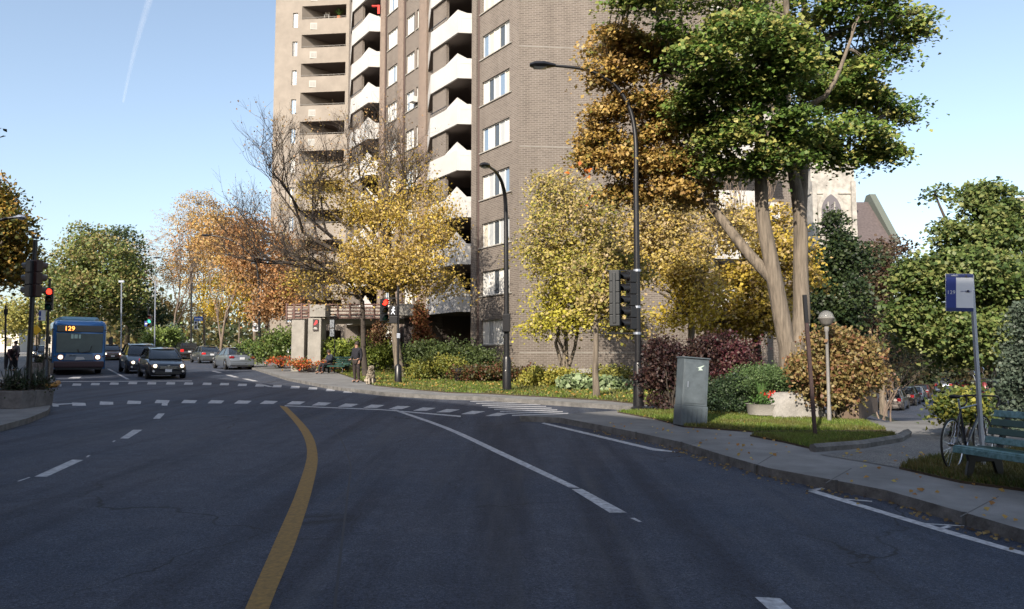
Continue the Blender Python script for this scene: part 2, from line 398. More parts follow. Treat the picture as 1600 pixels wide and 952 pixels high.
sheet('ground', xs, ys, -.08, mat('earth', (.07, .075, .035), .95, var=.4, vscale=.3))
sheet('road', [x*.75 for x in range(-80, 81)], [y*.75 for y in range(-40, 166)], 0, ASPH)
# --- sidewalks (kerb height .13) and lawns
H = .13
kerb_r = gpoly([(812, 650), (874, 652.5), (937, 664), (994, 675.5), (1065, 691), (1130, 711), (1200, 731), (1307, 751), (1385, 766), (1459, 787), (1507, 801), (1600, 828), (1760, 876)], H)
isl = kerb_r+[(9.5, 2.5), (30, 2.5), (30, 17), gxy(1600, 652, H), gxy(1480, 654, H), gxy(1385, 660, H), gxy(1340, 652, H)]+gpoly([(1240, 645), (1100, 642), (1050, 643), (960, 642), (880, 647)], H)
slab('sidewalk', isl, H, SIDEW, KERB)
far = gpoly([(255, 548), (300, 556), (345, 564), (400, 576), (450, 591), (520, 604), (600, 613), (690, 618), (760, 620), (850, 626), (950, 632), (1050, 640)], H)+[(5.5, 21.5), (9.5, 26), (16, 38), (25, 60), (40, 95), (45, 150), (-70, 150), (-70, 118)]
slab('sidewalk', far, H, SIDEW, KERB)
slab('sidewalk', gpoly([(-260, 740), (0, 665), (45, 653), (75, 641), (79, 634), (70, 629), (20, 627), (-300, 627)], H), H, SIDEW, KERB)
slab('sidewalk', gpoly([(-500, 603), (50, 602), (86, 600), (90, 597), (80, 586), (62, 562), (50, 552), (20, 547), (-300, 546)], H), H, SIDEW, KERB)
lawn1 = gpoly([(965, 645), (1020, 655), (1070, 668), (1180, 676), (1385, 674), (1352, 661), (1300, 652), (1100, 645), (1040, 643)], H)
lawn2 = gpoly([(1172, 682), (1225, 692), (1275, 704), (1345, 698), (1402, 688), (1395, 680), (1300, 680)], H)
lawn3 = gpoly([(1405, 733), (1450, 720), (1520, 712), (1640, 700), (1800, 700), (1900, 800), (1600, 768), (1500, 755)], H)
lawn4 = gpoly([(585, 603), (640, 609), (700, 614), (760, 616), (850, 621), (950, 627), (1035, 636)], H)+[(5.2, 23), (9, 27), (15.5, 38.5), (24, 60), (30, 80), (-20, 80), (-17, 60), (-11, 47), (-9.5, 42)]
lawn5 = gpoly([(300, 550), (340, 556), (385, 566), (425, 566), (470, 560), (470, 550), (380, 545)], H)
slab('lawn', lawn1, H+.03, LAWN, SOIL, skirt=.05, res=1)
slab('lawn', lawn2, H+.03, LAWN, SOIL, skirt=.05, res=1)
slab('lawn', lawn3, H+.03, LAWN, SOIL, skirt=.05, res=1)
slab('lawn', lawn4, H+.03, LAWN, SOIL, skirt=.05)
slab('lawn', lawn5, H+.03, LAWN, SOIL, skirt=.05)
slab('driveway', gpoly([(1280, 711), (1350, 705), (1420, 692), (1440, 684), (1640, 689), (1640, 697), (1520, 709), (1448, 717), (1400, 731)], H), H+.008, ASPH2)
slab('lawn', [(-24, 76), (-21, 70), (-38, 76), (-62, 92), (-62, 116), (-30, 116), (-24, 100)], .09, LAWN, SOIL, skirt=.1)
# kerb of the little lawn island
mb = MB(); q = [gp(a, b, H) for a, b in ((1270, 706), (1345, 700), (1404, 690), (1418, 681), (1440, 690))]
mb.tube([p+Vector((0, 0, .05)) for p in q[:4]], .08, 6); tag(mb.build('kerb', KERB), None, None, kind='structure')
# expansion joints and cracks of the sidewalk
mb = MB()
for (x0, y0, x1, y1) in ((1060, 701, 1100, 688), (1500, 808, 1560, 776), (1290, 755, 1330, 732), (1180, 728, 1215, 707)):
    a_, b_ = gp(x0, y0, H), gp(x1, y1, H); mb.bar(a_+Vector((0, 0, .001)), b_+Vector((0, 0, .001)), .012, .004)
tag(mb.build('sidewalk_joint', mat('joint', (.09, .09, .09), .9)), None, None, kind='structure')
# --- painted markings
def strip(mb, L, Rr, h=.004):
    n = len(L)
    for i in range(n-1):
        k = 5
        for j in range(k):
            a0 = Vector(L[i]).lerp(Vector(L[i+1]), j/k); a1 = Vector(L[i]).lerp(Vector(L[i+1]), (j+1)/k)
            b0 = Vector(Rr[i]).lerp(Vector(Rr[i+1]), j/k); b1 = Vector(Rr[i]).lerp(Vector(Rr[i+1]), (j+1)/k)
            mb.add([Z(p.x, p.y, h) for p in (a0, b0, b1, a1)], [(0, 1, 2, 3)])
def smooth_poly(pts, k=4):
    out = []; n = len(pts)
    for i in range(n-1):
        p0 = pts[max(i-1, 0)]; p1 = pts[i]; p2 = pts[i+1]; p3 = pts[min(i+2, n-1)]
        for j in range(k):
            t = j/k
            out.append(tuple(.5*((2*p1[c])+(-p0[c]+p2[c])*t+(2*p0[c]-5*p1[c]+4*p2[c]-p3[c])*t*t+(-p0[c]+3*p1[c]-3*p2[c]+p3[c])*t**3) for c in (0, 1)))
    out.append(pts[-1]); return out
z8 = lambda x, y: (x/2.428, 560+y/2.428)
z7 = lambda x, y: (600+x/2.667, 600+y/2.667)
mb = MB()
Lp = [(290, 1180)]+[z8(*p) for p in ((930, 952), (1045, 690), (1130, 490), (1165, 350), (1130, 260), (1060, 180))]
Rp = [(345, 1180)]+[z8(*p) for p in ((1020, 952), (1125, 690), (1190, 475), (1204, 360), (1170, 270), (1088, 184))]
strip(mb, smooth_poly(gpoly(Lp)), smooth_poly(gpoly(Rp))); tag(mb.build('yellow_line', YPAINT), None, None, kind='structure')
mb = MB()
def quadp(*pts): strip(mb, gpoly([pts[0], pts[1]]), gpoly([pts[3], pts[2]]))
strip(mb, smooth_poly(gpoly([z7(*p) for p in ((30, 108), (240, 182), (490, 300), (770, 432))])), smooth_poly(gpoly([z7(*p) for p in ((52, 108), (262, 180), (520, 296), (816, 435))])))
strip(mb, gpoly([z7(782, 440), z7(940, 538)]), gpoly([z7(824, 438), z7(1012, 538)]))
quadp(z7(1025, 560), z7(1060, 576), z7(1075, 576), z7(1045, 560))
strip(mb, gpoly([z7(655, 165), z7(860, 215), z7(1120, 278), z7(1215, 286)]), gpoly([z7(668, 162), z7(870, 209), z7(1128, 270), z7(1210, 282)]))
quadp(z7(1545, 890), (1225, 975), (1262, 975), z7(1650, 895))
# parking box on the right
z6 = lambda x, y: (1200+x/2.705, 600+y/2.705)
strip(mb, gpoly([z6(158, 452), z6(500, 556), z6(760, 635), z6(1082, 727), (1760, 915)]), gpoly([z6(190, 447), z6(520, 548), z6(790, 627), z6(1100, 717), (1775, 905)]))
quadp(z6(158, 452), z6(235, 438), z6(243, 443), z6(175, 458))
quadp(z6(320, 486), z6(440, 495), z6(440, 500), z6(330, 491)); quadp(z6(660, 590), z6(830, 600), z6(830, 604), z6(670, 595)); quadp(z6(712, 612), z6(760, 600), z6(780, 606), z6(735, 616))
# lane dashes, left carriageway
for q in (((130, 450), (275, 385), (315, 387), (178, 450)), ((455, 305), (505, 272), (540, 272), (487, 305)), ((580, 230), (600, 210), (625, 210), (607, 230)), ((613, 180), (615, 167), (637, 167), (635, 180)), ((425, 318), (432, 313), (440, 313), (432, 318)), ((325, 376), (334, 369), (344, 369), (334, 376)),
          ((65, 467), (110, 452), (116, 453), (72, 468))): quadp(*[z8(*p) for p in q])
quadp(z8(405, 40), z8(480, 80), z8(492, 80), z8(415, 40))
quadp((378, 592), (395, 596), (404, 596), (387, 592)); quadp((352, 586), (366, 590), (374, 590), (360, 586)); quadp((330, 580), (341, 583), (348, 583), (337, 580)); quadp((398, 600), (420, 605), (428, 605), (408, 600))
strip(mb, gpoly([(470, 588), (540, 605), (580, 609)]), gpoly([(476, 588), (548, 604), (588, 608)]))
# crosswalk dashes: near row and far row
near = [(205, 177), (295, 174), (400, 170), (505, 167), (612, 164), (715, 164), (817, 165), (919, 166), (1018, 167), (1121, 169), (1219, 173), (1320, 178), (1418, 182), (1515, 187), (1610, 193), (1700, 199), (1795, 206), (1890, 213)]
for i, (x, y) in enumerate(near):
    sk = (612-x)*.012
    w = 26 if i else 12
    quadp(z8(x-w+sk*1.5, y+6.5), z8(x-w+8-sk, y-6), z8(x+w+6-sk, y-4), z8(x+w+sk*1.5, y+6.5))
farr = [(150, 105), (215, 103), (290, 100), (360, 98), (432, 96), (502, 94), (574, 95), (646, 95), (714, 96), (784, 97), (850, 98), (918, 101), (984, 103), (1050, 106), (1118, 110), (1185, 115), (1252, 121), (1318, 127)]
for x, y in farr:
    quadp(z8(x-17, y+4.5), z8(x-12, y-4.5), z8(x+19, y-3.5), z8(x+17, y+4.5))
strip(mb, gpoly([z8(1080, 179), z8(1450, 194), (720, 650)]), gpoly([z8(1080, 182), z8(1450, 197), (720, 652)]))
strip(mb, gpoly([(90, 597), (300, 596)]), gpoly([(90, 596), (300, 595)]))
quadp((74, 632), (120, 630), (120, 631), (76, 634)) 
for cx, cy, w in ((215, 561, 10), (212, 566, 8), (115, 590, 9)): quadp((cx-w, cy+1.5), (cx, cy-1.5), (cx+w*1.4, cy-1), (cx+w, cy+1.5))
# zebra crossing over the lane
for i in range(10):
    t = i/9; a = (795+t*15, 650.5-t*21) if 0 else None
    L0 = Vector((716, 621)).lerp(Vector((800, 649)), t); R0 = Vector((810, 621)).lerp(Vector((888, 646)), t)
    th = 0.5+.75*t
    quadp((L0.x, L0.y+th), (L0.x, L0.y-th*.3), (R0.x, R0.y-th*.3), (R0.x, R0.y+th))
tag(mb.build('road_marking', PAINT), None, None, kind='structure')
mb = MB()
for px, py in ((1440, 624), (1452, 624.4), (1464, 624.8), (1430, 623.6)):
    c = gp(px, py, .01); mb.box(c+Vector((0, 0, .02)), (.55, .9, .01))
tag(mb.build('road_marking', PAINT), None, None, kind='structure')
# tar seams and tyre marks beside the yellow line
mb = MB()
strip(mb, smooth_poly(gpoly([(470, 640), (520, 672), (545, 720), (543, 760), (532, 850), (520, 952)])), smooth_poly(gpoly([(471, 640), (522, 672), (547, 720), (546, 760), (536, 850), (525, 952)])), .002)
tag(mb.build('tar_seam', mat('tar', (.020, .022, .028), .8, var=.5, vscale=14, col2=(.034, .037, .046))), None, None, kind='structure')
# yellow kerb at the far left corner, flush with the kerb line
mb = MB(); q = [gp(a, b, H) for a, b in ((46, 602.5), (86, 600.5), (91, 597))]; mb.tube([p-Vector((0, 0, .03)) for p in q], .11, 6)
tag(mb.build('painted_kerb', mat('kerb_yellow', (.38, .19, .04), .8, var=.4, vscale=6)), None, None, kind='structure')
# ---------------------------------------------------------------- grass and fallen leaves
def inpoly(pts, x, y):
    c = False; n = len(pts); j = n-1
    for i in range(n):
        xi, yi = pts[i]; xj, yj = pts[j]
        if (yi > y) != (yj > y) and x < (xj-xi)*(y-yi)/(yj-yi)+xi: c = not c
        j = i
    return c
def scatter_xy(poly, n, ymax=200):
    X = [p[0] for p in poly]; Y = [min(p[1], ymax) for p in poly]; out = []
    x0, x1, y0, y1 = min(X), max(X), min(Y), max(Y)
    while len(out) < n:
        x = random.uniform(x0, x1); y = random.uniform(y0, y1)
        if inpoly(poly, x, y): out.append((x, y, G(x, y)+H+.03))
    return np.array(out)
def grass(poly, n, hgt, wid, pal, ymax=200):
    B = scatter_xy(poly, n, ymax); N = len(B); a = rng.uniform(0, 2*np.pi, N)
    w = np.stack([np.cos(a), np.sin(a), np.zeros(N)], 1)*wid
    lean = rng.normal(size=(N, 3))*hgt*.35; lean[:, 2] = hgt*rng.uniform(.5, 1.2, N)
    V = np.stack([B-w, B+w, B+lean], 1).reshape(-1, 3); pal = np.array(pal)
    pt_ = np.array([noise.noise(Vector((b_[0]*.9, b_[1]*.9, 0)))+.5*noise.noise(Vector((b_[0]*3, b_[1]*3, 5))) for b_ in B])[:, None]; pt_ = np.clip(pt_*1.6+.4, 0, 1)
    col = pal[rng.integers(0, len(pal), N)]*rng.uniform(.7, 1.2, N)[:, None]; col = col*(1-pt_*.6)+np.array([.13, .10, .035])*pt_*.6; col = np.repeat(np.concatenate([col, np.ones((N, 1))], 1), 3, 0)
    o = npmesh('grass', V, np.arange(N*3).reshape(-1, 3), LEAF, col, 3); return o
GP = [(.11, .17, .03), (.16, .23, .035), (.08, .13, .02), (.20, .22, .055)]
tag(grass(lawn1, 30000, .07, .012, GP), 'short green lawn around the grey utility cabinet', 'grass', kind='stuff')
tag(grass(lawn2, 14000, .07, .01, GP), 'small lawn island beside the driveway', 'grass', kind='stuff')
tag(grass(lawn3, 30000, .09, .009, [(.07, .10, .02), (.1, .12, .03), (.14, .11, .04)]), 'scruffy grass under the green bench', 'grass', kind='stuff')
tag(grass(lawn4, 70000, .09, .025, GP, 46), 'long lawn in front of the brick tower', 'grass', kind='stuff')
def fallen(poly, n, s, ymax=60, h=.03, pal=None):
    B = scatter_xy(poly, n, ymax); B[:, 2] += h-.03
    return leaf_cards('fallen_leaves', B, 1, (.01, .01, .004), s, pal or [(.4, .25, .06), (.3, .14, .04), (.45, .36, .1)], flat=.9)
tag(fallen(lawn4, 1500, .1, 45, .08), 'fallen yellow leaves on the long lawn by the tower', 'leaves', kind='stuff')
tag(fallen(lawn1, 420, .07), 'fallen leaves around the utility cabinet', 'leaves', kind='stuff')
tag(fallen(lawn3, 220, .07), 'fallen leaves under the green bench', 'leaves', kind='stuff')
tag(fallen(isl[:12]+[(9, 5), (6, 14)], 170, .06, 20, .02), 'fallen leaves on the concrete sidewalk', 'leaves', kind='stuff')

# leaves and grit gathered in the gutter, kerb joints
gut = []
for i in range(2, len(kerb_r)-1):
    a, b = Vector(kerb_r[i]), Vector(kerb_r[i+1])
    for k in range(int((b-a).length*22)):
        t = random.random(); p = a.lerp(b, t); n_ = Vector((-(b-a).y, (b-a).x)).normalized(); n_ = n_ if n_.x < 0 else -n_; q = p+n_*abs(random.gauss(.03, .14)); gut.append((q.x, q.y, G(q.x, q.y)+.012))
tag(leaf_cards('gutter_leaves', np.array(gut), 1, (.01, .01, .003), .05, [(.2, .13, .05), (.12, .08, .04), (.3, .22, .08), (.07, .05, .04)], flat=.9), 'dry leaves gathered along the right-hand gutter', 'leaves', kind='stuff')
mb = MB()
for (px, py) in ((1507, 801), (1307, 751), (1180, 726), (1065, 691), (994, 675.5)):
    a = gp(px, py, H); mb.box(a+Vector((0, 0, -.06)), (.03, .03, .135), R(25))
tag(mb.build('kerb_joint', MATS['joint']), None, None, kind='structure')
# ---------------------------------------------------------------- brick apartment tower
V2 = lambda p: Vector((p[0], p[1]))
def solve(p, d, px, py=150):
    r = ray(px, py); k = r.x/r.y; t = (k*p.y-p.x)/(d.x-k*d.y); return p+d*t
U = Vector((-.566, .824)).normalized(); W = Vector((.995, .099)).normalized()
FL = 2.75; Z0 = 2.09; NF = 14; TOP = Z0+FL*NF; BASE = 0.4
C0 = V2(P(811, 150, 40.2)); P1 = solve(C0, U, 740); G1 = solve(C0, U, 749.5)
W2o = C0+W*.75; A2 = solve(W2o, U, 668.5); A2b = solve(W2o, U, 656.5); Q = solve(W2o, U, 693); P2 = solve(W2o, U, 595.5)
W3o = W2o+W*.75; A3 = solve(W3o, U, 546.5); Q3 = solve(W3o, U, 565)
C1 = solve(C0, W, 1110)
tower = thing('apartment_tower', 'tall brown brick apartment tower with white prow balconies', 'building', (C0.x, C0.y, 1.2))
def wall(mb, a, b, z0, z1, holes=(), depth=.16, uvs=None):
    """vertical wall a->b with rectangular holes (s0,s1,z0,z1) and their reveals"""
    a = V2(a); b = V2(b); L = (b-a).length; d = (b-a)/L; nrm = Vector((d.y, -d.x))   # outward = right of a->b
    us = sorted({0, L, *[h[0] for h in holes], *[h[1] for h in holes]}); zs = sorted({z0, z1, *[h[2] for h in holes], *[h[3] for h in holes]})
    def pt(s_, z_, dd=0): q = a+d*s_-nrm*dd; return (q.x, q.y, z_)
    for i in range(len(us)-1):
        for j in range(len(zs)-1):
            cu, cz = (us[i]+us[i+1])/2, (zs[j]+zs[j+1])/2
            if any(h[0] < cu < h[1] and h[2] < cz < h[3] for h in holes): continue
            quad_uv(mb, [pt(us[i], zs[j]), pt(us[i+1], zs[j]), pt(us[i+1], zs[j+1]), pt(us[i], zs[j+1])], [(us[i], zs[j]), (us[i+1], zs[j]), (us[i+1], zs[j+1]), (us[i], zs[j+1])])
    for s0, s1, a0, a1 in holes:
        for q in (((s0, a0), (s0, a1)), ((s1, a1), (s1, a0)), ((s0, a1), (s1, a1)), ((s1, a0), (s0, a0))):
            (x0, y0), (x1, y1) = q
            quad_uv(mb, [pt(x0, y0), pt(x1, y1), pt(x1, y1, depth), pt(x0, y0, depth)], [(x0, y0), (x1, y1), (x1+depth, y1), (x0+depth, y0)])
def quad_uv(mb, q, uv): 
    mb.add(q, [(0, 1, 2, 3)]); mb.uv += uv
def build_uv(mb, name, m, parent):
    me = bpy.data.meshes.new(name); me.from_pydata(mb.v, [], mb.f)
    ul = me.uv_layers.new(name='UVMap')
    k = 0
    for p in me.polygons:
        for li in p.loop_indices: ul.data[li].uv = mb.uv[k]; k += 1
    me.materials.append(m); o = bpy.data.objects.new(name, me); COL.objects.link(o)
    if parent: adopt(o, parent, True)
    return o
CURT = [mat('curtain_white', (.60, .59, .56), .35, spec=.8), mat('curtain_grey', (.36, .37, .37), .25, spec=.8), mat('pane_blue', (.16, .22, .30), .1, spec=.9), mat('pane_dark', (.06, .07, .08), .08, spec=.9), mat('curtain_tan', (.48, .44, .36), .35, spec=.7)]
BLUEP = [mat('pane_sky', (.14, .24, .38), .1, spec=.9), CURT[1], CURT[3], mat('pane_pale', (.4, .45, .5), .2, spec=.9)]
rw = random.Random(3)
def window(a, b, z0, z1, n, parent, mats=CURT, inset=.13, name='window', frame=WFRAME):
    a = V2(a); b = V2(b); L = (b-a).length; d = (b-a)/L; nr = Vector((d.y, -d.x))
    mb = MB(); f = .05
    def bx(s0, s1, za, zb, off, th):
        c = a+d*((s0+s1)/2)-nr*(inset-off); mb.box((c.x, c.y, (za+zb)/2), (s1-s0, th, zb-za), math.atan2(d.y, d.x))
    bx(0, L, z0, z0+f, 0, .07); bx(0, L, z1-f, z1, 0, .07)
    for i in range(n+1):
        s_ = min(max(L*i/n, f/2), L-f/2); bx(s_-f/2, s_+f/2, z0+f, z1-f, 0, .06)
    w = mb.build(name, frame, parent, world=True)
    me = bpy.data.meshes.new('pane'); vs = []; fs = []
    for i in range(n):
        for (za, zb, sp) in ((z0+f, z1-f, 0),):
            x0, x1 = L*i/n, L*(i+1)/n
            for s_, z_ in ((x0, za), (x1, za), (x1, zb), (x0, zb)):
                q = a+d*s_-nr*(inset+.012+.004*(i % 2)); vs.append((q.x, q.y, z_))
            o = len(vs)-4; fs.append((o, o+1, o+2, o+3))
    me.from_pydata(vs, [], fs)
    for m in mats: me.materials.append(m)
    wt = [5, 3, 1.2, 1.5, 1.5][:len(mats)]
    for p in me.polygons: p.material_index = rw.choices(range(len(mats)), wt)[0]
    po = bpy.data.objects.new('pane', me); COL.objects.link(po); po.parent = w
    if parent: po.matrix_parent_inverse = Matrix.Identity(4)
    return w
# main window walls
def dist(a, b): return (V2(b)-V2(a)).length
mbw = MB()
sA = [dist(G1, solve(C0, U, p)) for p in (753.5, 796)]; sA.sort()
fz = lambda k: Z0+FL*k
holes = [(sA[0], sA[1], fz(k)+.83, fz(k)+2.2) for k in range(0, NF)]
wall(mbw, G1, C0, BASE, TOP, holes)
d1 = (C0-G1).normalized()
for s0, s1, a0, a1 in holes: window(G1+d1*s0, G1+d1*s1, a0, a1, 5, tower)
wall(mbw, C0, C1, BASE, TOP)                                   # blank frontal face
# pier between balcony shaft and windows stands 12 cm proud
n1 = Vector((d1.y, -d1.x))
wall(mbw, P1-n1*0, P1+n1*.14, BASE, TOP); wall(mbw, P1+n1*.14, G1+n1*.14-d1*.16, BASE, TOP); wall(mbw, G1+n1*.14-d1*.16, G1-d1*.16-n1*.1, BASE, TOP); wall(mbw, G1-d1*.16-n1*.1, G1-n1*.1, BASE, TOP); wall(mbw, G1-n1*.1, G1, BASE, TOP)
# W2: from P2 (left) to A2 (right) with two window columns, panel wall to Q
d2 = (A2-P2).normalized(); n2 = Vector((d2.y, -d2.x))
pA = [solve(W2o, U, p) for p in (595.5, 603, 604.5, 620, 624, 632, 634.5, 647, 650, 653, 656.5, 668.5)]
s = [dist(P2, p) for p in pA]
hW = []
for k in range(0, NF): hW += [(s[2]+.05, s[3], fz(k)+.83, fz(k)+2.2), (s[6], s[7], fz(k)+.83, fz(k)+2.2), (s[8], s[9], fz(k)+.83, fz(k)+2.2)]
wall(mbw, P2, A2, BASE, TOP, hW)
for i, (s0, s1, a0, a1) in enumerate(hW): window(P2+d2*s0, P2+d2*s1, a0, a1, (4, 3, 1)[i % 3], tower)
wall(mbw, A2, Q, BASE, TOP)
wall(mbw, A3, Q3, BASE, TOP)
wingR = V2(P(545.5, 50, 68.8)); wingL = V2(P(430, 50, 69.6)); wingJ = V2(P(470.5, 50, 69.3))
wall(mbw, wingR, A3, BASE, TOP)
# right-hand part of the tower, set back behind the tree
C2 = C1+Vector((.41, .91))*2.6; C3 = C2+W*2.6; C4 = C3+Vector((.41, .91))*3; C5 = C4+W*1.6
wall(mbw, C1, C2, BASE, TOP); wall(mbw, C2, C3, BASE, TOP); wall(mbw, C3, C4, BASE, TOP); wall(mbw, C4, C5, BASE, TOP)
C6 = C5+Vector((-.3, 14)); wall(mbw, C5, C6, BASE, TOP); C7 = Vector((wingL.x+1.5, 84)); wall(mbw, C6, C7, BASE, TOP)
build_uv(mbw, 'brick_wall', BRICK, tower)
# brick piers with soldier courses
mbp = MB()
def pier(o, px0, px1, proud=.14, line=None):
    a = solve(o, U, px0); b = solve(o, U, px1); d = (b-a).normalized(); n = Vector((d.y, -d.x))
    wall(mbp, a, a+n*proud, BASE, TOP-.1); wall(mbp, a+n*proud, b+n*proud, BASE, TOP-.1); wall(mbp, b+n*proud, b, BASE, TOP-.1)
pier(W2o, 595.6, 603); pier(W2o, 624, 632); pier(W2o, 657, 668.4)
build_uv(mbp, 'brick_pier', BRICK_P, tower)
# pale concrete string courses on the blank face and window lintels/sills
mb = MB(); rzW = math.atan2(W.y, W.x)
for k in range(0, NF+1, 2):
    c = (C0+C1)/2; z = fz(k)+.35
    mb = MB(); mb.box((c.x, c.y, z), (dist(C0, C1)-.02, .03, .035), rzW); mb.build('string_course', CONC, tower, world=True)
mb = MB(); mb.box(((C0+C1)/2).to_3d()+Vector((0, 0, 1.35)), (dist(C0, C1)-.05, .12, .5), rzW)
mb.build('foundation', CONC, tower, world=True)
for s0, s1, a0, a1 in holes:
    c = G1+d1*((s0+s1)/2)+n1*.02; mb = MB(); mb.box((c.x, c.y, a0-.035), (s1-s0+.5, .1, .06), math.atan2(d1.y, d1.x)); mb.build('window_sill', CONC, tower, world=True)
for s0, s1, a0, a1 in hW:
    c = P2+d2*((s0+s1)/2)+n2*.02; mb = MB(); mb.box((c.x, c.y, a0-.035), (s1-s0+.1, .1, .06), math.atan2(d2.y, d2.x)); mb.build('window_sill', CONC, tower, world=True)
# roof
mb = MB(); ring = [G1, C0, C1, C2, C3, C4, C5, C6, C7, wingL, wingJ, wingR, A3, Q3, P2, A2, Q, P1]
mb.add([(p.x, p.y, TOP) for p in ring], [tuple(range(len(ring)))]); mb.build('roof', CONC, tower, world=True)
# prow balconies
def shaft(Pr, Wl, Qp, plen, px_name):
    """Pr: right anchor; Wl: left anchor on the wall; Qp: end of the panel wall"""
    K = Pr-W*.95; Lp = K+U*plen
    Qb = Qp+W*2.4; Rb = Pr+W*1.3
    mb = MB()
    # recess walls, continuous
    for a, b in ((Qp, Qb), (Qb, Rb), (Rb, Pr)): wall(mb, a, b, BASE, TOP)
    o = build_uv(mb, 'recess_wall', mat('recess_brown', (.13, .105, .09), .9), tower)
    for k in range(1, NF):
        z = fz(k); mb = MB()
        poly = [Pr, K, Lp, Wl, Qp, Qb, Rb]
        n = len(poly)
        vs = [(p.x, p.y, z) for p in poly]+[(p.x, p.y, z+.18) for p in poly]
        mb.add(vs, [tuple(range(n)), tuple(reversed(range(n, 2*n)))]+[(i, (i+1) % n, (i+1) % n+n, i+n) for i in range(n)])
        sl = mb.build('balcony', [SOFFIT], tower, world=True)
        mb = MB(); th = .12
        rim = z+1.2
        # parapets, 2 mm proud of the slab edge
        def para(a, b):
            d = (b-a).normalized(); nn = Vector((d.y, -d.x)); 
            if nn.dot(-(a+b)/2) < 0: nn = -nn
            q = [a+nn*.003, b+nn*.003, b-nn*th, a-nn*th]
            vs = [(p.x, p.y, zz) for zz in (z-.004, rim) for p in q]
            mb.add(vs, [(0, 1, 2, 3), (4, 5, 6, 7), (0, 1, 5, 4), (1, 2, 6, 5), (2, 3, 7, 6), (3, 0, 4, 7)])
        para(Pr, K+W*0); para(K, Lp)
        mb.add([(Lp.x, Lp.y, z), (Wl.x, Wl.y, z), (Wl.x, Wl.y, rim), (Lp.x, Lp.y, rim)], [(0, 1, 2, 3)])
        # pyramid-shaped corner planter rising behind the rim
        ins = (K-Pr).normalized(); bis = ((Pr-K).normalized()+(Lp-K).normalized()).normalized()
        a1_ = K+(Pr-K)*.6; a2_ = K+(Lp-K)*.45; ap = K+K.normalized()*1.6
        mb.add([(K.x, K.y, rim), (a1_.x, a1_.y, rim), (a2_.x, a2_.y, rim), (ap.x, ap.y, rim+.95), (ap.x, ap.y, rim)], [(0, 3, 1), (0, 2, 3), (1, 3, 4), (2, 4, 3), (0, 1, 4, 2)])
        pr = mb.build('parapet', WHITE, sl, world=True)
        ws = MB(); d_ = (K-Lp).normalized(); nn_ = Vector((-d_.y, d_.x)); nn_ = nn_ if nn_.dot(Lp) > 0 else -nn_
        s0_ = Lp+nn_*.16; s1_ = Lp.lerp(K, .5)+nn_*.16
        wall(ws, s0_, s1_, rim-.05, z+FL-.005); wall(ws, s1_, s1_+nn_*.2, rim-.05, z+FL-.005); so = build_uv(ws, 'screen_wall', BRICK, None); so.parent = sl; so.matrix_parent_inverse = sl.matrix_parent_inverse.copy(); so.matrix_parent_inverse = Matrix.Identity(4)
        # inset panel lines on the front parapet
        mb = MB(); d = (K-Pr).normalized(); nn = Vector((d.y, -d.x)); nn = nn if nn.y < 0 else -nn
        for t0, z0_, t1, z1_ in ((.12, .2, .12, .9), (.85, .2, .85, .9), (.12, .9, .85, .9)):
            p0 = Pr.lerp(K, t0)+nn*.005; p1 = Pr.lerp(K, t1)+nn*.005; mb.bar((p0.x, p0.y, z+z0_), (p1.x, p1.y, z+z1_), .02, .02)
        mb.build('panel_line', mat('white_line', (.5, .48, .45), .8), sl, world=True)
        # handrail in front of the panel wall and door divider
        if k % 2: 
            mb = MB(); mb.bar((Lp.x, Lp.y, rim+.22), ((K+(Lp-K)*.4).x, (K+(Lp-K)*.4).y, rim+.22), .04)
            for t in np.linspace(.4, 1, 8): p = K+(Lp-K)*float(t); mb.bar((p.x, p.y, rim), (p.x, p.y, rim+.22), .03)
            mb.build('handrail', BLACK, sl, world=True)
        mb = MB(); c = (Qb+Rb)/2; 
        q0 = Qp.lerp(Qb, .15); q1 = Qp.lerp(Qb, .75); mb.bar((q0.x, q0.y-.04, z+1.3), (q1.x, q1.y-.04, z+1.3), .03, 2.1)
        mb.build('balcony_door', DGLASS, sl, world=True)
shaft(P1, A2, Q, 3.3, 'B'); shaft(P2, A3, Q3, 3.3, 'A')
# small frontal balconies on the set-back right part
for k in range(1, NF):
    z = fz(k); mb = MB()
    for a, b in ((C1+W*.05, C1+W*2.7), (C3-W*.3+Vector((0, .6)), C3+W*1.3+Vector((0, .6)))):
        c = (a+b)/2; mb.box((c.x, c.y+.4, z+.52), (dist(a, b), .14, 1.05), rzW); mb.box((c.x, c.y+1.2, z+.08), (dist(a, b), 1.7, .16), rzW)
    mb.build('balcony', WHITE, tower, world=True)
# concrete wing with recessed triangular balconies
mb = MB(); Lw = dist(wingL, wingR); dW = (wingR-wingL)/Lw
sw = [dist(wingL, V2(P(p, 50, 69.3))) for p in (456.5, 464.5, 471.5, 543)]
hh = []
for k in range(0, NF): hh += [(sw[0], sw[1], fz(k)+.75, fz(k)+2.15), (sw[2], sw[3], fz(k)+1.48, fz(k)+2.745)]
wall(mb, wingL, wingR, BASE, TOP, hh, depth=.2)
wall(mb, wingL+Vector((1.5, 14)), wingL, BASE, TOP)
build_uv(mb, 'concrete_wing', CONCW, tower)
for s0, s1, a0, a1 in hh[::2]: window(wingL+dW*s0, wingL+dW*s1, a0, a1, 2, tower, BLUEP, inset=.14)
mb = MB(); jl = wingL+dW*sw[2]; jr = wingL+dW*sw[3]; dg_ = Vector((.72, .69)); inn = jl+dg_*4.2
jr2 = jr+Vector((0, 3.0))
wall(mb, jl+Vector((0, .02)), inn, BASE, TOP)
build_uv(mb, 'recess_wall', CONCW, tower)
mb = MB(); wall(mb, inn, jr2, BASE, TOP); wall(mb, jr2, jr+Vector((0, .2)), BASE, TOP); build_uv(mb, 'recess_wall', mat('recess_brown', (.13, .105, .09), .9), tower)
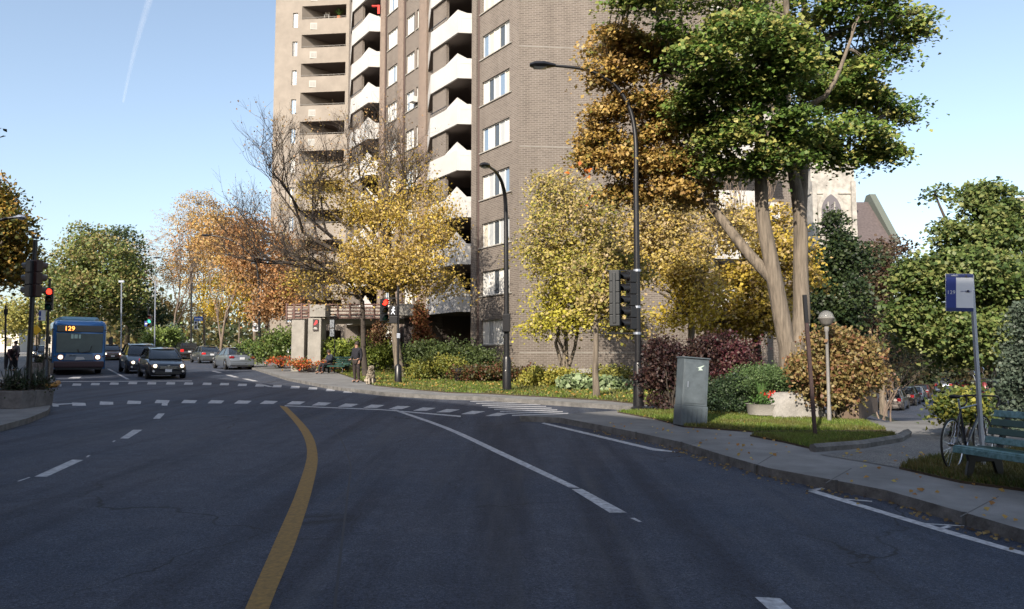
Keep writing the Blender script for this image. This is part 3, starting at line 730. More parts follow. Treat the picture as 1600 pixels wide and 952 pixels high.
for k in range(0, NF):
    z = fz(k); mb = MB(); q = [jl+Vector((.02, .2)), jr+Vector((-.02, .2)), jr2, inn]
    vs = [(p.x, p.y, zz) for zz in (z+.005, z+.17) for p in q]; mb.add(vs, [(0, 1, 2, 3), (4, 5, 6, 7), (0, 1, 5, 4), (1, 2, 6, 5), (2, 3, 7, 6), (3, 0, 4, 7)])
    b = mb.build('balcony_floor', SOFFIT, tower, world=True)
    mb = MB(); a0 = jl+Vector((0, -.02)); b0 = jr+Vector((0, -.02)); mb.bar((a0.x, a0.y, z+1.6), (b0.x, b0.y, z+1.6), .05, .04)
    for t in np.linspace(.02, .98, 9): p = a0.lerp(b0, float(t)); mb.bar((p.x, p.y, z+1.48), (p.x, p.y, z+1.6), .03)
    mb.build('handrail', mat('rail_grey', (.16, .15, .14), .7), b, world=True)
    if 6 < k < 13:
        mb = MB(); c = wingL+dW*(sw[2]+1.15)+Vector((0, -.02)); s_ = .52; zz = z+.78
        mb.box((c.x, c.y, zz), (s_+.12, .03, s_+.12)); v = mb.build('vent', mat('vent_frame', (.36, .35, .33), .7), tower, world=True)
        mb = MB()
        for i in range(4): mb.box((c.x-s_/2+s_*(i+.5)/4, c.y-.02, zz), (.07, .03, s_*.8))
        mb.build('vent_slot', mat('vent_grey', (.28, .28, .27), .8), v, world=True)
# dark bars painted in for the shade of the grooves beside the piers
mb = MB(); g = G1-d1*.07+n1*.02; mb.bar((g.x, g.y, BASE), (g.x, g.y, TOP-.2), .1, .06); mb.build('groove_shade', mat('groove', (.07, .045, .04), .8), tower, world=True)
mb = MB(); g = solve(W2o, U, 633)+n2*.08; mb.bar((g.x, g.y, BASE), (g.x, g.y, TOP-.2), .09, .06); g = solve(W2o, U, 603.6)+n2*.08; mb.bar((g.x, g.y, BASE), (g.x, g.y, TOP-.2), .07, .06); mb.build('groove_shade', MATS['groove'], tower, world=True)  # more dark bars standing in for shade beside the other piers
mb = MB(); p = solve(W2o, U, 651.5, 77)+n2*.25; mb.box((p.x, p.y, P(651, 156, p.y).z), (.5, .45, .4), math.atan2(d2.y, d2.x)); mb.build('air_conditioner', WFRAME, tower, world=True, bevel=.02)
# low terrace wall at the foot of the balcony shaft
mb = MB(); q0 = P1-W*1.0+Vector((0, -.6)); q1 = q0+U*4; mb.bar((q0.x, q0.y, 1.9), (q1.x, q1.y, 1.9), .15, .9); mb.bar((P1.x, P1.y-.6, 1.9), (q0.x, q0.y, 1.9), .15, .9)
tag(mb.build('terrace_wall', CONC), 'low pale terrace wall at the foot of the lowest prow balcony', 'wall')
# things on the balconies
def potted(name, label, p, h, pot, n=26, green=((.05, .12, .03), (.1, .2, .05))):
    t = thing(name, label, 'plant', p); mb = MB(); mb.lathe([(.16, 0), (.22, .3), (.24, .3), (.24, .34), (.1, .34)], 14); mb.build('pot', pot, t, smooth='auto')
    mb = MB()
    for i in range(n):
        a = i*2.4; l = h*random.uniform(.5, 1); dx, dy = math.cos(a), math.sin(a); w = .05
        pts = [Vector((0, 0, .3))]+[Vector((dx*l*.7*t_, dy*l*.7*t_, .3+l*(1.6*t_-1.1*t_*t_))) for t_ in (.3, .6, .85, 1)]
        sd_ = Vector((-dy, dx, 0))*w
        for j in range(4):
            k0 = (1, .9, .6, .3, 0.02)[j]; k1 = (1, .9, .6, .3, 0.02)[j+1]
            mb.add([pts[j]-sd_*k0, pts[j]+sd_*k0, pts[j+1]+sd_*k1, pts[j+1]-sd_*k1], [(0, 1, 2, 3)])
    mb.build('leaves', mat('plant_green', green[0], .5, var=.5, vscale=12, col2=green[1]), t); return t
TERRA = mat('terracotta', (.55, .16, .05), .8)
zb = fz(11)
potted('potted_plant', 'big spiky plant in an orange pot on the top visible wing balcony', P(530, 26, 70.0)-Vector((0, 0, .35)), 1.2, TERRA)
t = thing('patio_chair', 'small grey patio chair on the plant balcony of the wing', 'chair', (P(511, 26, 70.2)))
mb = MB(); mb.box((0, 0, .05), (.5, .45, .05)); mb.build('seat', WFRAME, t)
mb = MB(); [mb.box((x, .2, .3), (.05, .03, .45)) for x in (-.2, -.07, .07, .2)]; mb.build('backrest', WFRAME, t)
for sx in (-.2, .2):
    for sy in (-.18, .18): mb = MB(); mb.tube([(sx, sy, .03), (sx*1.1, sy*1.1, -.42)], .02, 6); mb.build('leg', WFRAME, t)
p = P1-W*.5+Vector((0, -.02))
mb = MB(); mb.box((p.x-.1, p.y-.0, fz(7)), (.01, .01, .01))
for k_, px_, py_, lab in ((9, 587, 9, 'red blanket hung over the rim of the upper left prow balcony'),):
    q = P(px_, py_, P2.y-.12); mb = MB(); mb.box((q.x, q.y, q.z-.05), (.55, .2, .10)); mb.box((q.x+.25, q.y-.12, q.z-.35), (.18, .03, .7)); tag(mb.build('red_blanket', mat('red_cloth', (.6, .04, .03), .8), bevel=.02), lab, 'blanket')
# ---------------------------------------------------------------- entrance pergola of the tower
RAILG = mat('rail_grey', (.3, .29, .27), .5, metal=.3)
RAIL = mat('pergola_brown', (.10, .045, .035), .6)
pg = thing('entrance_pergola', 'long concrete entrance pergola with brown slatted rails on pale piers', 'pergola', gp(560, 578, H))
Yp = 45.0
def pbox(px0, px1, py0, py1, Y, dep, m, name, parent, bev=.0):
    a = P(px0, py0, Y); b = P(px1, py1, Y); mb = MB(); mb.box(((a.x+b.x)/2, Y+dep/2, (a.z+b.z)/2), (abs(b.x-a.x), dep, abs(a.z-b.z))); return mb.build(name, m, parent, world=True, bevel=bev)
a = P(481, 497, Yp-1.5); 
for px0, px1, py0, py1, Y in ((456, 476, 500, 572, Yp-.5), (481.5, 502, 497, 572, Yp-1.5)):
    g = gp((px0+px1)/2, 570, H); a = P(px0, py0, Y); b = P(px1, py0, Y)
    mb = MB(); zb_ = G(a.x, Y)+H-.1; mb.box(((a.x+b.x)/2, Y+.6, (a.z+zb_)/2), (b.x-a.x, 1.2, a.z-zb_)); mb.build('pier', CONC, pg, world=True, bevel=.02)
pbox(447, 652, 479, 498.5, Yp+.5, 6, mat('pergola_concrete', (.36, .32, .28), .9, var=.3, vscale=2), 'canopy', pg)
pbox(624, 650, 475, 493, Yp-.6, 1.0, CONC, 'canopy_end', pg); pbox(484, 508, 476, 495, Yp-1.6, 1.3, CONC, 'canopy_block', pg)
for (x0, x1) in ((447, 484), (508, 624)):
    for r_ in range(5):
        py = 476+r_*5.2; mb = MB(); a = P(x0, py, Yp-.4 if x0 > 500 else Yp); b = P(x1, py, Yp-.4 if x0 > 500 else Yp); mb.bar(a, b, .07, .08); mb.build('rail', RAIL, pg, world=True)
    for px in np.linspace(x0+1, x1-1, 4 if x0 < 500 else 7):
        mb = MB(); Y_ = Yp-.44 if x0 > 500 else Yp-.04; mb.bar(P(float(px), 474, Y_), P(float(px), 499, Y_), .09); mb.build('post', RAIL, pg, world=True)
# side and back walls under the pergola
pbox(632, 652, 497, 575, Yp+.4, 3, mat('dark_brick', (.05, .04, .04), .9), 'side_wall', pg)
t = thing('wall_sign', 'black and red poster fixed to the nearest pale pergola pier', 'sign', P(493, 508, Yp-1.55))
mb = MB(); mb.box((0, 0, 0), (.30, .03, .66)); mb.build('board', mat('sign_black', (.03, .02, .02), .6), t)
mb = MB(); mb.prism([(-.11, .0), (.02, .27), (.11, .25), (.11, .1), (-.04, -.02)], -.022, -.018, M=None); mb.build('red_figure', mat('sign_red', (.6, .03, .04), .6), t)
mb = MB(); mb.box((0, -.02, -.15), (.16, .01, .03)); mb.box((0, -.02, -.22), (.22, .01, .03)); mb.build('lettering', WFRAME, t)
# ---------------------------------------------------------------- church, pale flats, far houses, house at the right edge
STONE = mat('pale_stone', (.38, .36, .33), .9, var=.45, vscale=.9)
ch = thing('church', 'pale stone church tower with a pointed arch window and a slate gable', 'church', (P(1300, 560, 105).x, 105, -2))
Yc = 105.0
a = P(1266, 262, Yc); b = P(1334, 262, Yc); w = b.x-a.x; cx = (a.x+b.x)/2; zt = a.z; ZG = -2.2
mb = MB(); mb.box((cx, Yc+w/2, (zt+ZG)/2), (w, w, zt-ZG)); mb.build('tower', STONE, ch, world=True)
mb = MB(); mb.box((cx, Yc+w/2, zt+.1), (w+.5, w+.5, .35)); mb.box((cx, Yc+w/2, zt-3.6), (w+.35, w+.35, .25)); mb.build('cornice', STONE, ch, world=True)
mb = MB(); mb.prism([(cx-w*.42, zt+.3), (cx+w*.42, zt+.3), (cx+w*.42, zt+1.3), (cx+w*.12, zt+2.2), (cx-w*.12, zt+2.2), (cx-w*.42, zt+1.3)], Yc+.5, Yc+w-.5); mb.build('parapet', STONE, ch, world=True)
mb = MB()
for dx in (-.13, .13): mb.box((cx+dx*w, Yc+.6, zt+3), (.35, .8, 2.2))
mb.build('bell_frame', mat('verdigris', (.12, .18, .16), .7), ch, world=True)
mb = MB()
for sx in (-1, 1):
    for k_ in range(3): mb.box((cx+sx*(w/2-.3), Yc-.25, ZG+(zt-ZG)*(k_+.5)/3.2), (.9-.15*k_, .9-.2*k_, (zt-ZG)/3.2-.1))
mb.build('buttress', STONE, ch, world=True)
def arch(cx, zb, wd, ht, y, name, m, parent, thick=.3):
    pts = [(cx-wd/2, zb), (cx+wd/2, zb)]; n = 7; hs = ht-wd*.87
    for i in range(n+1): t = i/n*R(60); pts.append((cx-wd/2+wd*math.cos(t), zb+hs+wd*math.sin(t)))
    for i in range(1, n+1): t = R(60)-i/n*R(60); pts.append((cx+wd/2-wd*math.cos(t), zb+hs+wd*math.sin(t)))
    mb = MB(); mb.prism(pts, y-thick, y+.05); return mb.build(name, m, parent, world=True)
arch(cx-.4, zt-9.5, 3.6, 6.6, Yc-.05, 'window_surround', STONE, ch, .18); arch(cx-.4, zt-9.4, 2.7, 5.6, Yc-.3, 'window', mat('lead_glass', (.12, .11, .12), .5), ch, .02)
mb = MB(); 
for dx in (-.45, .45): mb.box((cx-.4+dx, Yc-.36, zt-7), (.14, .08, 4.2))
mb.build('tracery', STONE, ch, world=True)
g0 = P(1336, 310, Yc+4); g1 = P(1376, 310, Yc+4); g2 = P(1392, 372, Yc+4)
mb = MB(); mb.prism([(Yc+2, g2.z-1), (Yc+16, g2.z-1), (Yc+9, g0.z+.5)], g0.x-1, g1.x+.5, 'YZ'); mb.build('roof', mat('slate', (.10, .08, .08), .8, var=.3), ch, world=True)
mb = MB(); mb.prism([(Yc+1.2, g2.z-1.2), (Yc+16.8, g2.z-1.2), (Yc+9.6, g0.z+1.6), (Yc+8.4, g0.z+1.6)], g1.x+.5, g1.x+1.4, 'YZ'); mb.build('gable', mat('green_stone', (.10, .115, .10), .9), ch, world=True)
mb = MB(); mb.box(((g0.x+g1.x)/2, Yc+9, (g2.z-1+ZG)/2), (g1.x-g0.x+1, 13.5, g2.z-1-ZG)); mb.build('nave', mat('brown_stone', (.2, .15, .12), .9), ch, world=True)
fb = thing('apartment_block', 'pale flat-roofed block glimpsed between the maple trunks', 'building', (P(1240, 560, 85).x, 85, -1))
pbox(1216, 1263, 258, 560, 85, 12, STONE, 'wall', fb); pbox(1236, 1262, 180, 257.5, 88, 8, mat('dull_cladding', (.12, .13, .16), .8), 'upper_storey', fb)
for py in (300, 350, 400): pbox(1222, 1236, py, py+22, 84.93, .1, DGLASS, 'window', fb); pbox(1243, 1257, py, py+22, 84.93, .1, DGLASS, 'window', fb)
rb = thing('row_house', 'narrow brick house at the right-hand edge behind the green tree', 'building', (P(1604, 600, 40).x, 40, 0))
a = P(1594, 318, 40); RM = Matrix.Translation((a.x, 40, 0)) @ Matrix.Rotation(R(-35.5), 4, 'Z'); mb = MB(); mb.box((5, 5, (a.z-2)/2), (10, 10, a.z+2), M=RM); mb.build('wall', mat('red_brick_plain', (.24, .14, .10), .9, var=.3, vscale=5), rb, world=True)
mb = MB(); mb.box((5, 5, a.z+.15), (10.4, 10.4, .3), M=RM); mb.build('cornice', CONC, rb, world=True)
for z_ in (3, 6): mb = MB(); mb.box((2, -.02, z_), (1.2, .08, 1.8), M=RM); mb.build('window', DGLASS, rb, world=True)
def house(px, py_top, Y, wpx, dep, m, label, gable=True, roofc=(.09, .08, .08)):
    c = P(px, py_top, Y); w = wpx*Y/F; zg = G(c.x, Y); t = thing('house', label, 'house', (c.x, Y, zg)); h = c.z-zg
    mb = MB(); mb.box((0, dep/2, h/2), (w, dep, h)); mb.build('wall', m, t)
    mb = MB(); mb.prism([(-w/2-.3, h), (w/2+.3, h), (0, h+w*.3)] if gable else [(-w/2-.2, h), (w/2+.2, h), (w/2+.2, h+.4), (-w/2-.2, h+.4)], -.3, dep+.3); mb.build('roof', mat('roof_%d' % (roofc[0]*100), roofc, .8), t)
    for k in range(max(2, int(w/3))):
        for zz in np.arange(1.4, h-.6, 2.8):
            mb = MB(); mb.box((-w/2+w*(k+.5)/max(2, int(w/3)), -.04, zz+.3), (1.1, .1, 1.5)); f = mb.build('window', WFRAME, t)
            mb = MB(); mb.box((-w/2+w*(k+.5)/max(2, int(w/3)), -.1, zz+.3), (.9, .04, 1.3)); mb.build('pane', DGLASS, f)
    return t
0 and house(318, 512, 100, 36, 9, mat('white_render', (.45, .40, .37), .9, var=.2), 'low white house behind the yellow street trees')
0 and house(372, 500, 88, 50, 9, mat('pink_brick', (.36, .22, .19), .9, var=.2), 'low brick house beyond the two parked sedans', False)
house(0, 520, 120, 60, 10, mat('white_render', (.6, .55, .5)), 'pale house far down the street at the left edge', False)
# ---------------------------------------------------------------- unseen buildings and trees added behind the photographer to shade the street
def block(name, label, a, b, dep, h, m):
    a = Vector(a); b = Vector(b); d = (b-a).normalized(); n = Vector((d.y, -d.x)); L = (b-a).length
    t = thing(name, label, 'building', (a.x, a.y, 0)); mb = MB(); mw = MB(); holes = []
    for k in range(int(L/4)):
        for z in np.arange(1.2, h-2, 3.1): holes.append((2+k*4-.9, 2+k*4+.9, float(z), float(z)+1.6))
    wall(mb, a, b, -2, h, holes, depth=.2); wall(mb, b, b-n*dep, -2, h); wall(mb, b-n*dep, a-n*dep, -2, h); wall(mb, a-n*dep, a, -2, h)
    q = [a, b, b-n*dep, a-n*dep]; quad_uv(mb, [(p.x, p.y, h) for p in q], [(0, 0)]*4)
    build_uv(mb, 'wall', m, t)
    for s0, s1, z0, z1 in holes[:90]: window(a+d*s0, a+d*s1, z0, z1, 2, t, inset=.15)
    return t
block('shade_building', 'unseen red brick building added behind the photographer on the left to shade the street', (-9.5, -15), (-31, 12), 14, 20, BRICK_O)
block('shade_building', 'unseen brown brick building added across the street behind the photographer to shade it', (14, -22.5), (-9.8, -15.4), 12, 20.3, BRICK)
block('shade_building', 'unseen red brick building added up the left side to shade the street', (-33.5, 17), (-54, 70), 14, 20, BRICK_O)
# ---------------------------------------------------------------- trees
PGREEN = [(.045, .085, .018), (.07, .12, .028), (.11, .16, .04), (.16, .19, .05)]
PORNG = [(.10, .11, .03), (.30, .18, .05), (.36, .2, .055), (.24, .13, .04), (.4, .26, .08)]
PGOLD = [(.34, .30, .05), (.50, .38, .05), (.60, .42, .07), (.46, .30, .06)]
PTAN = [(.40, .30, .17), (.34, .25, .12), (.46, .38, .2), (.30, .24, .08)]
PYG = [(.18, .19, .04), (.38, .32, .07), (.44, .35, .11), (.32, .26, .09), (.42, .32, .18)]
PBURN = [(.32, .16, .06), (.42, .20, .07), (.36, .24, .12), (.28, .15, .07)]
def LB(px, py, Y, rx, rz, n, ry=None):
    return (P(px, py, Y), (rx*Y/F, (ry if ry else rx*Y/F*.9), rz*Y/F), n)
def shift(c, dy): return P(c[0], c[1], c[2]+dy)
# --- the large maple
YM = 19.5; mbx = gp(1240, 634, H); mbase = Vector((P(1240, 600, YM).x, YM, G(mbx.x, YM)+.1))
mt = thing('maple_tree', 'large forked maple, green crown with one branch turned orange-brown, behind the boulder', 'tree', mbase)
mb = MB(); rm = random.Random(5)
def poly(pp, rr, seg=14): 
    pts = smooth3([P(a, b, c) for a, b, c in pp], 4); rs = np.interp(np.linspace(0, 1, len(pts)), np.linspace(0, 1, len(rr)), rr); mb.tube(pts, list(rs), seg, cap=False); return pts
def smooth3(pts, k=4):
    out = []; n = len(pts)
    for i in range(n-1):
        p0 = pts[max(i-1, 0)]; p1 = pts[i]; p2 = pts[i+1]; p3 = pts[min(i+2, n-1)]
        for j in range(k):
            t = j/k; out.append(.5*((2*p1)+(p2-p0)*t+(2*p0-5*p1+4*p2-p3)*t*t+(3*p1-p0-3*p2+p3)*t**3))
    out.append(pts[-1]); return out
sk = []
poly([(1243, 660, YM), (1241, 620, YM), (1238, 570, YM), (1236, 535, YM)], [.48, .37, .32, .30], 18)
sk += poly([(1232, 550, YM), (1222, 500, YM), (1207, 420, YM), (1192, 340, YM), (1189, 280, YM), (1186, 200, YM+.3), (1170, 110, YM+.5), (1150, 20, YM)], [.225, .215, .195, .17, .16, .14, .10, .07], 16)
sk += poly([(1243, 555, YM), (1252, 500, YM), (1251, 430, YM), (1250, 340, YM), (1238, 260, YM-.1), (1225, 170, YM-.5), (1230, 60, YM-1), (1225, -60, YM-1.5)], [.235, .215, .19, .17, .135, .10, .08, .06], 16)
sk += poly([(1251, 355, YM), (1254, 300, YM+.1), (1256, 230, YM+.3), (1254, 120, YM+.5), (1256, 20, YM+.8), (1262, -80, YM+1)], [.14, .13, .12, .09, .07, .05], 12)
l1 = poly([(1212, 440, YM), (1180, 408, YM+.2), (1150, 372, YM+.5), (1122, 335, YM+.8), (1100, 308, YM+1), (1060, 260, YM+1.2)], [.18, .14, .13, .12, .1, .05], 12); sk += l1
for pts, r in (([(1186, 220, YM), (1130, 180, YM-.4), (1080, 130, YM-.6)], .09), ([(1225, 170, YM), (1290, 150, YM-.8), (1330, 60, YM-1)], .09), ([(1256, 60, YM), (1290, 62, YM), (1330, 40, YM+.3), (1390, 30, YM)], .08), ([(1250, 240, YM), (1310, 200, YM+.6), (1390, 180, YM+.8)], .08),
               ([(1190, 280, YM), (1140, 240, YM+.8), (1100, 200, YM+.8)], .08), ([(1100, 308, YM+1), (1060, 235, YM+1), (1000, 190, YM+1), (960, 150, YM+1)], .07), ([(1060, 250, YM+1.2), (1020, 235, YM+1.1), (1005, 230, YM+1.1), (950, 215, YM+1)], .05), ([(1080, 130, YM-.6), (1020, 110, YM+.6), (950, 90, YM+.8)], .05)):
    sk += poly(pts, [r, r*.7, r*.4], 8)
GL = [(1110, 35, -1, 75, 30, 80), (1195, 25, .5, 80, 35, 80), (1160, 60, -2, 70, 25, 60), (1330, 25, 0, 75, 30, 70), (1405, 40, .3, 50, 26, 45), (1130, 100, -1.6, 80, 30, 80), (1215, 105, -1.8, 60, 36, 70), (1160, 150, -1, 60, 22, 45), (1300, 85, 1.5, 35, 30, 25),
      (1310, 150, .8, 50, 35, 45), (1360, 150, .5, 45, 24, 35), (1405, 172, .6, 42, 18, 36), (1095, 190, .6, 55, 20, 48), (1165, 205, -.8, 65, 25, 65), (1255, 195, -1.2, 60, 25, 50), (1320, 205, .2, 65, 22, 55), (1375, 235, .5, 42, 13, 30), (1320, 245, 1, 40, 15, 26), (1215, 245, -1, 45, 14, 30), (1080, 150, -.5, 35, 22, 25),
      (1230, 60, -1.5, 60, 25, 45), (1380, 90, .5, 35, 22, 22), (1270, 235, 1.4, 45, 18, 25), (1190, 268, 0, 20, 12, 10), (1200, -60, 0, 130, 50, 120), (1340, -60, 0, 110, 45, 90), (1060, -30, -1, 90, 35, 70), (1240, 130, 2.5, 100, 70, 60), (1000, 5, -1, 45, 16, 22), (1080, 90, .5, 50, 30, 36), (1050, 150, 1, 40, 24, 26), (1280, 130, 0, 50, 26, 36), (1350, 110, 0, 50, 24, 34), (1140, 255, 0, 46, 16, 26)]
OL = [(960, 65, -2, 42, 22, 45), (1010, 80, -1.8, 40, 22, 36), (965, 110, -2, 40, 16, 32), (1005, 155, -1.6, 45, 20, 34), (950, 175, -1.4, 30, 14, 20), (950, 212, -1, 38, 16, 30), (1010, 205, -1.4, 36, 18, 24), (925, 248, -.8, 28, 15, 24), (985, 250, -1.2, 45, 22, 36), (1040, 255, -1.3, 45, 25, 36), (1085, 250, -.8, 40, 30, 32), (1050, 298, -1.2, 50, 18, 38), (1120, 300, -.6, 38, 18, 28), (985, 295, -1, 35, 14, 22), (1040, 190, -1, 30, 25, 20)]
def lobes_of(Ls, Y0): return [(P(a, b, Y0+dy), (rx*Y0/F, rx*Y0/F, rz*Y0/F), n) for a, b, dy, rx, rz, n in Ls]
OL = [(a-6, b, dy+2.4, rx*1.15, rz*1.1, int(n*1.1)) for a, b, dy, rx, rz, n in OL]
CG = clumps(lobes_of([(a, b, dy, rx*1.07, rz*.95, int(n*.85)) for a, b, dy, rx, rz, n in GL], YM), 11, 1.0, .03, .5); CO = clumps(lobes_of(OL, YM), 12, .9, -.03, .4)
for C in (CG, CO):
    for i in rm.sample(range(len(C)), min(430, len(C))):
        c = Vector(C[i]); s_ = nearest(sk, c)
        if (s_-c).length < 4.5: limb(mb, s_, c, .03, .008, n=3, seg=4, rnd=rm)
mb.build('trunk', BARK, mt, smooth=True, world=True)
leaf_cards('crown', CG, 58, (.23, .23, .06), .115, [(.05, .10, .018), (.09, .155, .026), (.15, .21, .045), (.24, .27, .07), (.34, .31, .09)], mt, .68, jitter=.2)
def ocol(c, col):
    m = (c[:, 0] < P(945, 250, YM-1).x)[:, None]*(c[:, 2] < P(940, 225, YM-1).z)[:, None]*(rng.random((len(c), 1)) < .5)
    return np.where(m, np.array([.55, .16, .03]), col)
leaf_cards('orange_foliage', CO, 58, (.25, .25, .07), .112, [(.14, .14, .03), (.34, .23, .06), (.42, .28, .07), (.26, .15, .05), (.48, .34, .12)], mt, .62, colfn=ocol)
# --- big honey locust with bare left branches
YT = 37.0
base = Z(P(626, 560, YT).x, YT, H)
fork = P(612, 455, YT)
L_ = [LB(600, 330, YT, 50, 28, 60), LB(655, 370, YT-1, 48, 32, 75), LB(570, 395, YT-1, 45, 28, 60), LB(640, 410, YT-1.5, 50, 25, 70), LB(640, 300, YT+1, 50, 25, 45), LB(560, 330, YT+1, 45, 28, 40), LB(590, 430, YT-1, 45, 18, 45), LB(690, 330, YT, 28, 22, 26), LB(520, 285, YT+1, 45, 25, 24), LB(700, 440, YT+1, 25, 20, 16), LB(660, 445, YT, 30, 15, 22), LB(480, 300, YT, 40, 25, 12), LB(500, 440, YT-1, 45, 22, 22), LB(610, 260, YT+1, 60, 30, 26)]
lt = make_tree('locust_tree', 'wide golden tree with bare dark branches spreading left in front of the tower', 'tree', base, fork, .22, L_, [(.42, .33, .06), (.54, .40, .06), (.46, .31, .08), (.28, .2, .07), (.48, .36, .14)], leaf=.115, per=44, spread=(.5, .5, .26), twigs=420, seed=21, flat=.35, thr=-.05, freq=.75, twig_r=.014)
mb = MB(); tips = []; rs = random.Random(9)
for (px, py, dx, dz, dy, L, r, lev) in ((600, 345, .1, 1, 0, 2.0, .08, 6), (590, 330, -.45, .9, .2, 1.8, .07, 6), (545, 400, -1, .3, 0, 2.5, .12, 6), (530, 380, -.9, .6, -.2, 2.4, .10, 6), (510, 410, -1, .1, .3, 2.3, .10, 6), (500, 420, -1, .35, -.5, 2.2, .09, 6), (610, 360, .5, .8, .3, 1.9, .08, 5), (560, 430, -1, .0, -.4, 1.8, .08, 5), (500, 440, -.8, -.15, .2, 1.4, .06, 5)):
    p = P(px, py, YT+dy); limb(mb, fork, p, .13, r, n=5, rnd=rs, sag=.05)
    branchy(mb, p, Vector((dx, dy, dz)).normalized(), L, r, lev, rs, tips, up=.05, spreadang=.62, kids=(2, 4) if lev < 7 else (2, 3))
mb.build('bare_branches', BARKD, lt, world=True)
tips = np.array(tips); sel = tips[rng.random(len(tips)) < .16]
leaf_cards('sparse_leaves', sel, 3, (.3, .3, .2), .09, [(.30, .18, .08), (.36, .22, .1), (.22, .13, .07), (.4, .3, .1)], lt, .3)
# dark-leaved small tree standing beside it, in shade
b = gp(571, 590, H)
make_tree('street_tree', 'slim dark double-stemmed tree beside the standing person', 'tree', Z(b.x, b.y, H), P(566, 470, b.y), .14, [LB(545, 430, b.y, 45, 22, 26), LB(500, 420, b.y, 40, 28, 30), LB(480, 390, b.y+1, 35, 22, 22), LB(520, 460, b.y, 35, 12, 14)], [(.20, .11, .06), (.14, .10, .05), (.24, .18, .07)], leaf=.13, per=20, twigs=220, seed=31, bark=BARKD, thr=-.3, twig_r=.02)
# --- orange and yellow street trees up the road
def street(label, bx, by, fx, fy, lobes, pal, r=.17, seed=1, leaf=.2, per=30, spread=(.5, .5, .3), **kw):
    b = gp(bx, by, H); Y = b.y
    return make_tree('street_tree', label, 'tree', Z(b.x, Y, H), P(fx, fy, Y), r, [LB(a, c, Y+dy, rx, rz, int(n*1.55)) for a, c, dy, rx, rz, n in lobes], pal, leaf=leaf, per=per, spread=spread, seed=seed, group='autumn street trees', flat=.35, thr=kw.pop('thr', -.25), **kw)
street('orange tree nearest the no-parking post, pale straight trunk', 417, 566, 416, 470, [(405, 400, 0, 40, 45, 70), (430, 440, -1, 35, 32, 45), (440, 470, -2, 30, 26, 40), (410, 480, -1, 28, 20, 30), (380, 370, 1, 35, 28, 40), (440, 390, 2, 30, 30, 30), (400, 350, 0, 30, 20, 22)], PBURN, seed=41)
street('orange tree with a pale trunk just left of the no-parking post', 399, 564, 396, 460, [(370, 400, 0, 38, 36, 55), (350, 350, 2, 38, 28, 45), (390, 440, 0, 30, 25, 30), (330, 380, 1, 28, 26, 30)], [(.46, .28, .08), (.42, .24, .1), (.48, .34, .12)], seed=42)
street('small bright yellow tree behind the parked sedans', 374, 556, 374, 500, [(350, 455, -2, 34, 28, 60), (385, 470, -1, 26, 24, 40), (335, 480, -1, 24, 14, 22), (390, 430, 0, 20, 20, 20)], [(.62, .46, .05), (.55, .42, .06), (.5, .33, .05)], r=.12, seed=43)
street('tan and orange half-bare tree in the middle of the row', 320, 552, 318, 480, [(300, 350, 0, 40, 30, 50), (330, 340, 3, 38, 28, 40), (290, 400, -2, 38, 26, 50), (320, 420, -1, 36, 28, 50), (270, 430, -1, 30, 20, 35), (300, 450, -2, 30, 16, 30), (340, 400, -2, 40, 40, 80), (310, 320, 2, 34, 22, 36), (270, 480, -2, 34, 20, 44), (325, 485, -3, 30, 18, 40)], [(.44, .28, .09), (.46, .31, .12), (.5, .34, .07), (.32, .18, .07)], seed=44, twigs=260)
street('rust-coloured tree between the dark park tree and the tan one', 228, 547, 228, 490, [(222, 400, 0, 34, 34, 70), (240, 440, 0, 34, 34, 70), (215, 450, 1, 26, 34, 50), (245, 375, 1, 28, 26, 36), (235, 480, -1, 30, 24, 40)], [(.40, .2, .08), (.46, .26, .1), (.3, .17, .08)], seed=46, leaf=.26)
street('tall tan tree at the far end of the row', 250, 549, 255, 480, [(250, 380, 0, 36, 34, 50), (225, 400, 2, 28, 28, 36), (270, 340, 2, 34, 22, 36), (240, 430, 0, 30, 20, 34), (210, 385, 3, 24, 22, 26), (250, 465, -1, 26, 12, 20), (230, 440, 1, 26, 40, 60), (215, 420, 3, 20, 34, 40), (255, 420, 0, 34, 34, 70), (280, 360, 2, 34, 34, 50)], [(.46, .26, .08), (.42, .27, .10), (.5, .30, .07), (.26, .2, .07)], seed=45, leaf=.24)
# bare tops
for (px, py, Y, dx, s_, lab) in ((275, 360, 85, -.1, 51, 'bare-topped brown tree behind the orange row, left one'), (345, 345, 80, .1, 52, 'bare-topped brown tree behind the orange row, right one')):
    base = Z(P(px, 500, Y).x, Y, H); t = thing('bare_tree', lab, 'tree', base); mb = MB(); tips = []
    branchy(mb, base-Vector((0, 0, .2)), Vector((dx*.2, 0, 1)), 5, .16, 5, random.Random(s_), tips, up=.3, spreadang=.5, kids=(3, 3)); mb.build('trunk', TWIG, t, world=True)
    leaf_cards('crown', np.array(tips), 5, (.5, .5, .4), .2, PBURN, t, .3)
